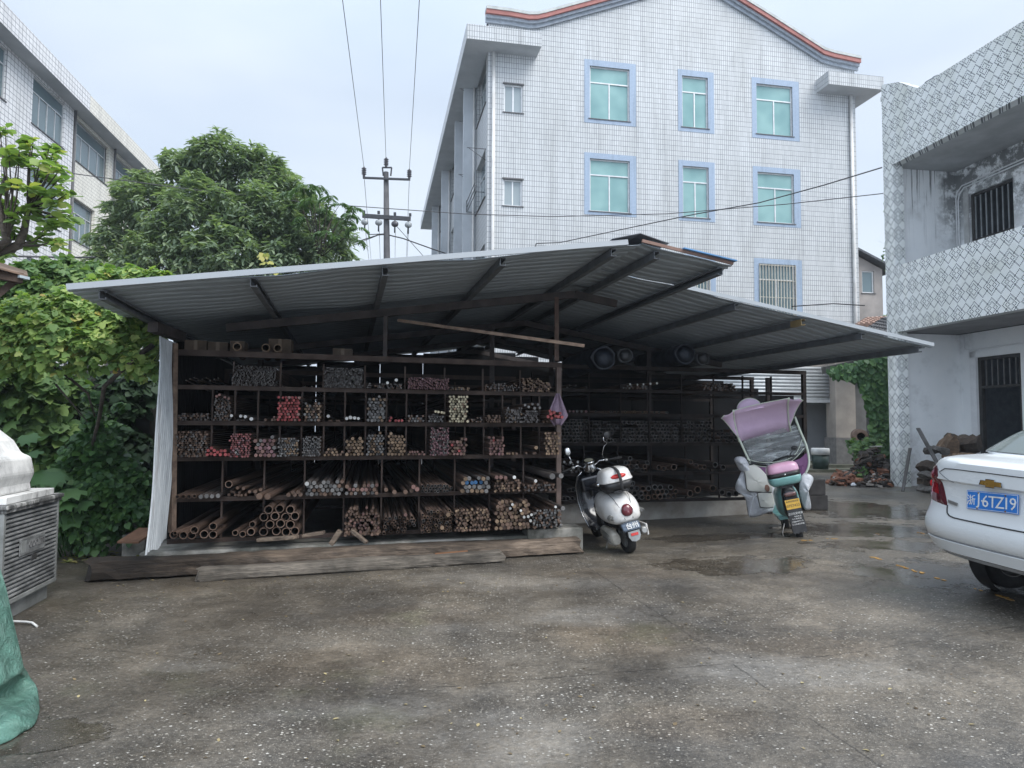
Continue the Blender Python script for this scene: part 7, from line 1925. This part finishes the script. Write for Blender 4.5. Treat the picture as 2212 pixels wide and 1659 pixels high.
def leaf_mat(name, stops, rough=.5, tr=.25):
    t = NT(name); g_ = t.n.new('ShaderNodeNewGeometry'); k = t.ramp(g_.outputs['Random Per Island'], stops)
    t.set(color=k, rough=rough, spec=.35)
    tl = t.n.new('ShaderNodeBsdfTranslucent'); t.link(t.mix(1., k, (1.3, 1.5, .6), 'MULTIPLY'), tl.inputs[0])
    ms = t.n.new('ShaderNodeMixShader'); ms.inputs[0].default_value = tr
    out = t.n['Material Output']; t.link(t.b.outputs[0], ms.inputs[1]); t.link(tl.outputs[0], ms.inputs[2]); t.link(ms.outputs[0], out.inputs[0])
    return t.mat
def leaves(name, pos, dr_, nr_, size, tpl, mat, parent=None, origin=None):
    T = np.array(LT[tpl], float); k = len(T); N = len(pos)
    def nn(a): return a / np.maximum(np.linalg.norm(a, axis=1, keepdims=True), 1e-9)
    y = nn(dr_); z = nr_ - y * np.sum(nr_*y, axis=1, keepdims=True); z = nn(z); x = np.cross(y, z)
    curl = NR.uniform(.4, 1.8, (N, 1, 1))
    V = (x[:, None, :]*T[None, :, 0:1] + y[:, None, :]*T[None, :, 1:2] + z[:, None, :]*T[None, :, 2:3]*curl) * size[:, None, None] + pos[:, None, :]
    off = np.zeros(3)
    if parent is not None: V = V - np.array(MATW[parent.name].translation)[None, None, :]
    elif origin is not None: V = V - np.array(origin)[None, None, :]
    me = bpy.data.meshes.new(name); me.vertices.add(N*k); me.vertices.foreach_set('co', V.reshape(-1).astype(np.float32))
    me.loops.add(N*k); me.loops.foreach_set('vertex_index', np.arange(N*k, dtype=np.int32))
    me.polygons.add(N); me.polygons.foreach_set('loop_start', (np.arange(N)*k).astype(np.int32))
    try: me.polygons.foreach_set('loop_total', np.full(N, k, dtype=np.int32))
    except Exception: pass
    me.materials.append(mat); me.update(calc_edges=True); me.validate()
    ob = bpy.data.objects.new(name, me); COL.objects.link(ob)
    if parent is not None: ob.parent = parent; MATW[ob.name] = MATW[parent.name].copy()
    elif origin is not None: ob.location = origin
    return ob
def rdir(n):
    a = NR.normal(size=(n, 3)); return a/np.linalg.norm(a, axis=1, keepdims=True)
def lobes_px(lst, Y):
    """(u, v, r px, dy, depth squash) -> centre, radius"""
    return [(np.array(on_y(u, v, Y + dy)), r/F_PX*(Y + dy), sq) for u, v, r, dy, sq in lst]
def sample(lobes, n, shell=.55, flat=0.):
    ws = np.array([l[1]**2 for l in lobes]); ws /= ws.sum(); P_, O = [], []
    for (c, r, sq), w_ in zip(lobes, ws):
        m = max(3, int(n*w_)); d = rdir(m); d[:, 2] = np.where(NR.random(m) < .65, np.abs(d[:, 2]), d[:, 2])
        rad = r*(shell + (1-shell)*NR.random(m)**.5)*(1 + .14*np.sin(d[:, 0]*7 + d[:, 2]*9)) 
        p = c + d*rad[:, None]*np.array([1, sq, 1]); P_.append(p); O.append(d)
    return np.vstack(P_), np.vstack(O)
def trunk_mb(pts, r0, r1, n=9): 
    k = len(pts); return MB().tube(pts, [r0 + (r1-r0)*i/(k-1) for i in range(k)], n)
barkm = wood_mat('tree_bark', (.15, .125, .10), (.085, .07, .055), (.03, .025, .02), 2.0)
# ---- broad dark tree behind the shed
TY = 19.5
lob = lobes_px([(490, 372, 80, 0, 1), (452, 330, 34, -.5, 1), (420, 400, 80, .3, 1), (385, 352, 30, 0, 1), (565, 400, 78, .3, 1), (610, 440, 70, 0, 1), (330, 470, 90, -.2, 1), (440, 500, 115, -1.2, .8), (560, 510, 110, -1., .8),
                (670, 520, 88, 0, 1), (275, 530, 70, -.3, 1), (250, 580, 55, -.8, 1), (360, 580, 95, -1.6, .8), (490, 590, 110, -1.8, .8), (620, 590, 110, -1, .8), (715, 565, 52, 0, 1), (300, 420, 46, .2, 1)], TY)
tb_ = on_y(480, 900, TY); tb_.z = 0
tree = thing('broadleaf_tree', 'broad dark green tree with drooping narrow leaves rising behind the shed roof', 'tree', tuple(tb_))
tk = MB()
mid = Vector((tb_.x, TY, 3.6)); tk = trunk_mb([tb_, tb_ + Vector((.1, 0, 1.8)), mid], .26, .19)
for (c, r, sq) in lob[::2]:
    c = Vector(c); merge(tk, trunk_mb([mid, mid.lerp(c, .5) + Vector((0, 0, .3)), c], .11, .025, 6))
tk.build('trunk', barkm, tree)
tips, out = sample(lob, 4300, .62)
per = 11; N = len(tips)*per
a = np.repeat(tips, per, 0); o = np.repeat(out, per, 0); th2 = NR.random(N)*2*np.pi
rad = np.stack([np.cos(th2), np.sin(th2), np.zeros(N)], 1)
dr2 = rad*.9 + o*.45 + np.array([0, 0, -.45])[None] + NR.normal(size=(N, 3))*.25
nr2 = np.array([0, 0, 1.])[None] + rad*.4 + o*.3 + NR.normal(size=(N, 3))*.25
lm = leaf_mat('veiled_glossy_leaf', [(0, (.13, .18, .125)), (.5, (.19, .25, .17)), (.85, (.25, .31, .205)), (1, (.30, .35, .22))], .42, .36)  # greens lightened and greyed to paint the veil over the tree
leaves('crown', a + NR.normal(size=(N, 3))*.05, dr2, nr2, NR.uniform(.15, .27, N), 'lance', lm, tree)
# ---- the feathery tree at its right
t2 = thing('feathery_tree', 'lighter sparse tree with hanging compound leaves at the right of the broad dark tree', 'tree', tuple(on_y(700, 900, 18).xy) + (0,))
b0 = on_y(700, 900, 18); b0.z = 0; m0 = on_y(690, 560, 18)
tk = trunk_mb([b0, b0 + Vector((0, 0, 2)), m0], .10, .05); pos, dd_, nn_ = [], [], []
for (u, v) in [(655, 405), (690, 402), (640, 440), (715, 425), (735, 440), (665, 400), (690, 452), (758, 462), (770, 490), (745, 478), (722, 470), (660, 470), (775, 520), (735, 510), (700, 500), (630, 415), (765, 448), (675, 430)]:
    e = on_y(u, v, 18 + NR.uniform(-.8, .8)); merge(tk, trunk_mb([m0, m0.lerp(e, .6) + Vector((0, 0, .25)), e], .016, .005, 5))
    for _ in range(5):
        aa = NR.random()*6.28; L_2 = NR.uniform(.35, .6); d0 = np.array([math.cos(aa), math.sin(aa), .1]); p = np.array(e)
        for s_ in range(9):
            q = s_/9; p = p + (d0*(1-q) + np.array([0, 0, -1])*q*.9)*L_2/9
            for sd_ in (-1, 1):
                si = np.cross(d0, [0, 0, 1])*sd_; pos.append(p.copy()); dd_.append(si + d0*.3 + np.array([0, 0, -.5])); nn_.append(np.array([0, 0, 1.]) + NR.normal(size=3)*.2)
tk.build('trunk', barkm, t2)
lm2 = leaf_mat('feather_leaf', [(0, (.05, .10, .04)), (1, (.11, .18, .07))], .5, .3)
leaves('crown', np.array(pos), np.array(dd_), np.array(nn_), NR.uniform(.11, .17, len(pos)), 'lance', lm2, t2)
# ---- near tree with big leaves, upper left
t3 = thing('large_leaved_tree', 'near tree with big bright green leaves on bare twigs at the upper left edge', 'tree', tuple(on_y(-60, 900, 6.3).xy) + (0,))
b0 = on_y(-60, 900, 6.3); b0.z = 0; k1 = on_y(-50, 560, 6.3); k2 = on_y(40, 530, 6.3); k3 = on_y(62, 450, 6.3); k4 = on_y(15, 520, 6.2)
tk = trunk_mb([b0, k1, on_y(-10, 545, 6.3), k2, on_y(52, 500, 6.3), k3], .07, .022, 8); merge(tk, trunk_mb([on_y(-40, 560, 6.3), k4, on_y(-5, 430, 6.2), on_y(12, 380, 6.2)], .05, .012, 7))
pos, dd_, nn_, sz = [], [], [], []
tipl = [(12, 275, 2), (42, 322, 2), (8, 330, 2), (72, 300, 1), (105, 330, 1), (58, 345, 1), (120, 352, 1), (130, 385, 1), (96, 375, 1), (140, 410, 1), (112, 440, 1), (86, 410, 1), (150, 458, 1), (130, 470, 1), (60, 398, 1), (22, 388, 2), (5, 430, 2), (30, 440, 2), (70, 440, 1), (98, 505, 3), (122, 520, 3), (70, 520, 3), (10, 545, 3), (-5, 480, 2), (20, 490, 2), (110, 478, 1), (45, 470, 1), (-20, 380, 2), (88, 345, 1), (118, 318, 1)]
for (u, v, g_) in tipl + [(u_ + NR.uniform(-16, 16), v_ + NR.uniform(-14, 14), g2) for u_, v_, g2 in tipl]:
    e = on_y(u, v, 6.3 + NR.uniform(-.35, .35)); st = {1: k3, 2: k4, 3: k2}[g_]; mm = st.lerp(e, .55) + Vector((NR.uniform(-.04, .04), 0, -.03))
    merge(tk, trunk_mb([st, mm, e], .010, .004, 5))
    for _ in range(13):
        aa = NR.random()*6.28; rr_ = np.array([math.cos(aa), math.sin(aa)*.8, NR.uniform(-.45, .35)]); pos.append(np.array(e) + NR.normal(size=3)*.012 - np.array([0, 0, NR.random()*.06])); dd_.append(rr_); nn_.append(np.array([0, 0, 1.]) + NR.normal(size=3)*.35); sz.append(NR.uniform(.06, .15))
tk.build('trunk', barkm, t3)
lm3 = leaf_mat('bright_big_leaf', [(0, (.12, .20, .07)), (.6, (.19, .28, .095)), (.9, (.27, .35, .12)), (1, (.38, .37, .13))], .45, .38)
leaves('crown', np.array(pos), np.array(dd_), np.array(nn_), np.array(sz), 'ovate', lm3, t3)
# ---- vines
def vine_mass(name, label, lst, Y, n, tpl, mat, s0_, s1_, shell=.5, stems=None, up_=.7, cat='vine', fwd=.35, nm2='foliage'):
    lob_ = lobes_px(lst, Y); th = thing(name, label, cat, tuple(lob_[0][0][:2]) + (0,)); p, o_ = sample(lob_, n, shell)
    N = len(p); dr3 = o_*.5 + np.array([0, -.5, -.75])[None] + NR.normal(size=(N, 3))*.45; nr3 = o_*.4 + np.array([0, -fwd, up_])[None] + NR.normal(size=(N, 3))*.38
    p[:, 2] = np.maximum(p[:, 2], .03)
    leaves(nm2, p, dr3, nr3, NR.uniform(s0_, s1_, N), tpl, mat, th)
    st = MB()
    for pts, r in (stems or []): merge(st, trunk_mb([on_y(*q) for q in pts], r, r*.45, 6))
    if stems: st.build('stem', barkm, th)
    return th
lv1 = leaf_mat('bright_vine_leaf', [(0, (.12, .21, .07)), (.45, (.20, .31, .095)), (.8, (.31, .41, .13)), (.97, (.45, .50, .18)), (1, (.40, .30, .08))], .5, .35)
lv2 = leaf_mat('mid_vine_leaf', [(0, (.06, .12, .045)), (.6, (.11, .19, .065)), (1, (.18, .27, .085))], .5, .28)
lv3 = leaf_mat('shaded_heart_leaf', [(0, (.030, .080, .028)), (.6, (.055, .125, .038)), (1, (.10, .20, .055))], .45, .22)  # green darkened to paint in the shade under the vine canopy
vine_mass('climbing_vine', 'bright lobed vine spilling over its frame left of the shed', [(60, 700, 62, -.2, .8), (150, 690, 66, -.1, .8), (235, 705, 62, 0, .8), (298, 735, 46, .1, .8), (335, 765, 22, 0, .8), (100, 740, 70, -.3, .8), (20, 740, 70, -.3, .8), (200, 755, 55, -.2, .8), (285, 780, 34, -.1, .8), (325, 800, 22, -.1, .8), (-40, 720, 80, 0, .8)],
          7.3, 7600, 'vine', lv1, .04, .10, .55, [([(330, 745, 7.2), (290, 775, 7.1), (225, 835, 7.2), (215, 900, 7.6), (190, 1000, 8.0), (200, 1185, 8.1)], .03), ([(60, 760, 7.2), (130, 800, 7.2), (190, 850, 7.4), (205, 900, 7.6)], .02), ([(345, 700, 7.3), (355, 745, 7.2), (300, 830, 7.2)], .006), ([(120, 830, 7.4), (190, 912, 7.6)], .012)])
vine_mass('climbing_vine', 'yellow green vine heaped on the roof edge below the broad dark tree', [(240, 608, 30, 0, 1), (290, 606, 32, 0, 1), (335, 604, 24, 0, 1), (200, 625, 26, -.3, 1), (362, 598, 12, 0, 1)], 8.6, 2200, 'vine', lv1, .045, .10, .3)
vine_mass('climbing_vine', 'mid green vine rising in front of the office building behind the bright one', [(60, 610, 46, 0, 1), (110, 600, 42, .2, 1), (20, 640, 52, 0, 1), (170, 612, 40, .4, 1), (90, 650, 50, 0, 1), (205, 590, 26, 1, 1), (-40, 620, 60, 0, 1), (150, 575, 22, .8, 1)], 8.8, 3900, 'vine', lv2, .055, .115, .4)
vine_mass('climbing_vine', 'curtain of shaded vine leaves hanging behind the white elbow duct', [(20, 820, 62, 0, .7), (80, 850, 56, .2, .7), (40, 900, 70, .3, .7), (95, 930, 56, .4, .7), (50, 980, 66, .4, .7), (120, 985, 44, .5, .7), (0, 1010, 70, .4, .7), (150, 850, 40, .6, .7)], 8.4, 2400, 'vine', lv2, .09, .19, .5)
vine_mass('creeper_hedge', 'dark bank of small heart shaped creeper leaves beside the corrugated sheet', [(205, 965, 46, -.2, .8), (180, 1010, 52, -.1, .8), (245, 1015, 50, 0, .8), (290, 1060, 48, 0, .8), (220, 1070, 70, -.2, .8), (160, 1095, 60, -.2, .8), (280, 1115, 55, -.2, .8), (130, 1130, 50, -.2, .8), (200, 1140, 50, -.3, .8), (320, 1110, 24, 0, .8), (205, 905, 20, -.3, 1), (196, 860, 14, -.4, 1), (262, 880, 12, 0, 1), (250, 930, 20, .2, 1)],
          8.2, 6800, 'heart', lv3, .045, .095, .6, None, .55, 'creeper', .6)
big = [(100, 1052), (122, 1040), (148, 1050), (170, 1058), (150, 1085), (186, 1082), (95, 1085), (70, 1005), (82, 975), (60, 940), (120, 1078), (175, 1110), (108, 1020), (40, 990), (140, 1020)]
pp3 = np.array([on_y(u, v, 7.55 + NR.uniform(-.2, .3)) for u, v in big]); n = len(pp3)
th = thing('big_leaf_plant', 'plant with broad lobed leaves in front of the dark creeper, beside the cooler', 'plant', tuple(on_y(120, 1100, 7.7).xy) + (0,))
leaves('foliage', pp3, np.stack([NR.uniform(-.7, .7, n), -.8*np.ones(n), -.35 + .2*NR.normal(size=n)], 1), np.stack([.2*NR.normal(size=n), -.45*np.ones(n), np.ones(n)], 1), NR.uniform(.17, .27, n), 'big', leaf_mat('broad_leaf', [(0, (.07, .15, .06)), (1, (.12, .22, .085))], .5, .25), th)
st = MB()
for p in pp3: merge(st, trunk_mb([Vector((p[0]*.995 + .02, p[1] + .25, .05)), Vector((p[0], p[1] + .12, p[2]*.6)), Vector(p)], .008, .004, 5))
st.build('stem', lv3, th)
# creeping stems on the ground before the hedge
gp = np.array([on_z(NR.uniform(130, 310), NR.uniform(1190, 1214), .02) for _ in range(150)]); n = len(gp)
tag(leaves('ground_creeper', gp, np.stack([NR.normal(size=n), NR.normal(size=n), .1*np.ones(n)], 1), np.stack([.3*NR.normal(size=n), .3*NR.normal(size=n), np.ones(n)], 1), NR.uniform(.03, .06, n), 'heart', leaf_mat('yellowing_leaf', [(0, (.10, .14, .04)), (.6, (.22, .22, .07)), (1, (.32, .27, .11))], .6, .2), None, tuple(gp[0])), 'thin line of yellowing creeper on the ground before the hedge', 'creeper', None, 'stuff')
mw = MB().box((-16, 10.2, 0), (-5.2, 10.5, 2.3)); tag(mw.build('backing_wall', M('dark_backing', (.06, .06, .05), .95, col2=(.03, .034, .025), sc=1.5), None, origin=(-10, 10.3, 0)), 'dark backing wall added behind the vines to keep their gaps dark', 'wall')  # wall added as a dark backdrop for the gaps between the vines
dk_ = vine_mass('leaf_backdrop', 'dense leaf backdrop coloured dark for the shade between the vines and the wall', [(100, 900, 110, 0, .5), (220, 900, 90, .4, .5), (260, 1000, 90, .4, .5), (20, 1000, 110, 0, .5), (140, 1040, 100, 0, .5), (290, 850, 60, .5, .5), (-80, 900, 120, 0, .5)], 9.5, 3800, 'heart', leaf_mat('shade_leaf', [(0, (.018, .04, .018)), (1, (.035, .07, .028))], .6, .1), .08, .16, .45, None, .5, 'leaf_backdrop')  # added leaf volume, its very dark greens paint the shade in
# yellow vine tip on the roof
yp_ = [(563, 552), (572, 560), (580, 566), (590, 578), (566, 568), (586, 588), (597, 583), (574, 549)]; pp3 = np.array([on_y(u, v, 9.0) for u, v in yp_]); n = len(pp3)
th = thing('vine_tip', 'yellow vine shoot standing on the shed roof edge before the dark tree', 'vine', tuple(on_y(580, 590, 9.0)))
leaves('foliage', pp3, NR.normal(size=(n, 3)) + np.array([0, -.3, -.2]), np.array([[0, -1, .8]]*n) + NR.normal(size=(n, 3))*.3, NR.uniform(.07, .11, n), 'vine', leaf_mat('yellow_leaf', [(0, (.26, .27, .07)), (1, (.38, .34, .11))], .5, .3), th)
trunk_mb([on_y(585, 600, 9.0), on_y(592, 586, 9.0), on_y(578, 566, 9.0), on_y(568, 550, 9.0)], .006, .003, 5).build('stem', barkm, th)
# ---- ivy on the wall right of the outbuilding
def in_poly(u, v, poly):
    c = False; j = len(poly)-1
    for i in range(len(poly)):
        (xi, yi), (xj, yj) = poly[i], poly[j]
        if (yi > v) != (yj > v) and u < (xj-xi)*(v-yi)/(yj-yi) + xi: c = not c
        j = i
    return c
poly = [(1788, 802), (1815, 790), (1850, 784), (1880, 770), (1930, 760), (1935, 985), (1895, 975), (1885, 940), (1880, 890), (1868, 850), (1858, 825), (1836, 812), (1800, 812)]
pos = []
while len(pos) < 3800:
    u, v = NR.uniform(1785, 1935), NR.uniform(760, 985)
    if in_poly(u + NR.normal()*3, v + NR.normal()*3, poly): pos.append(on_y(u, v, 20.6 + NR.uniform(-.18, .22)))
pos = np.array(pos); n = len(pos)
th = thing('ivy', 'ivy curtain covering the wall between the outbuilding and the mosaic clad house', 'ivy', tuple(on_y(1905, 1000, 20.6).xy) + (0,))
MB().box(tuple(on_y(1886, 990, 20.95).xy) + (0,), tuple(on_y(2100, 700, 21.3).xy) + (on_y(1900, 778, 21).z,)).build('support_wall', M('ivy_wall', (.10, .10, .09), .9), th)
MB().beam(on_y(1780, 800, 20.9), on_y(1930, 768, 20.9), .3, .2).build('support_ledge', MC['ivy_wall'], th)
lvi = leaf_mat('ivy_leaf', [(0, (.045, .11, .04)), (.7, (.085, .175, .06)), (1, (.14, .25, .08))], .45, .2)
leaves('foliage', pos, NR.normal(size=(n, 3))*.35 + np.array([0, -.35, -1.]), NR.normal(size=(n, 3))*.3 + np.array([0, -1, .55]), NR.uniform(.10, .19, n), 'heart', lvi, th)
def bush(name, label, lst, Y, n, mat, s0_, s1_, tpl='vine'): return vine_mass(name, label, lst, Y, n, tpl, mat, s0_, s1_, .2, None, .8, 'bush')
bush('weeds', 'light green weeds growing out of the rubble near the brown pipe', [(1862, 975, 22, 0, 1), (1885, 960, 20, .2, 1), (1872, 1000, 20, -.3, 1), (1843, 960, 12, .3, 1)], 19.4, 700, lv2, .06, .14)
bush('weeds', 'weeds at the foot of the brick rubble heap', [(1850, 1035, 16, 0, 1), (1838, 1045, 12, 0, 1), (1862, 1022, 12, 0, 1)], 18.3, 320, lv2, .05, .12)
bush('distant_trees', 'distant green treetops between the grey house and the mosaic clad house', [(1892, 694, 12, 0, 1), (1910, 692, 12, 0, 1)], 60, 500, lv2, .4, .8, 'ovate')
pos = [hpx(u, v, .0) for u, v in [(1903, 430), (1906, 448), (1900, 545), (1905, 552), (1908, 560), (1903, 566), (1901, 536), (1909, 590), (1904, 600), (1910, 520)]]
pos = np.array([HF.pt(-.05, NR.uniform(.1, .5), z) for s, z in pos for _ in range(9)]) + NR.normal(size=(90, 3))*.09; n = len(pos)
tag(leaves('wall_weed', pos, NR.normal(size=(n, 3)) + np.array([-.3, 0, -.5]), NR.normal(size=(n, 3))*.4 + np.array([-.3, -.6, .6]), NR.uniform(.05, .10, n), 'heart', lv2, None, tuple(pos[0])), 'wisps of weed hanging on the outer edge of the mosaic clad house', 'weed', None, 'stuff')
# fallen leaves and bits on the yard
pos = []; 
for _ in range(150):
    u, v = NR.uniform(150, 2200), NR.uniform(1215, 1650); p = on_z(u, v, .0); p.z = gh(p.x, p.y) + .006; pos.append(p)
for _ in range(90):
    u, v = NR.uniform(195, 1250), NR.uniform(1240, 1285) ; p = on_z(u, v, .0); p.z = .008; pos.append(p)
pos = np.array(pos); n = len(pos)
tag(leaves('leaf_litter', pos, np.stack([NR.normal(size=n), NR.normal(size=n), .03*NR.normal(size=n)], 1), np.stack([.15*NR.normal(size=n), .15*NR.normal(size=n), np.ones(n)], 1), NR.uniform(.012, .035, n), 'ovate', leaf_mat('dry_leaf', [(0, (.07, .05, .03)), (.5, (.20, .15, .08)), (1, (.38, .32, .17))], .7, .05), None, tuple(pos[0])), 'tiny dry leaves and bits scattered on the wet yard', 'leaf litter', None, 'stuff')
# ------------------------------------------------------------------ thin bluish volume added to stand in for the lens veil
hz_ = MB().box((-75, -20, -1.3), (75, 116, 24)).build('haze', bpy.data.materials.new('veil_air'), None)
hm = hz_.data.materials[0]; hm.use_nodes = True; hn = hm.node_tree; hn.nodes.clear()
pv = hn.nodes.new('ShaderNodeVolumePrincipled'); ho = hn.nodes.new('ShaderNodeOutputMaterial'); hn.links.new(pv.outputs[0], ho.inputs['Volume'])
pv.inputs['Color'].default_value = (.82, .90, 1.0, 1); pv.inputs['Density'].default_value = .0009; pv.inputs['Anisotropy'].default_value = .1
tag(hz_, 'thin bluish volume added over the yard for the lens veil', 'haze', None, 'stuff')
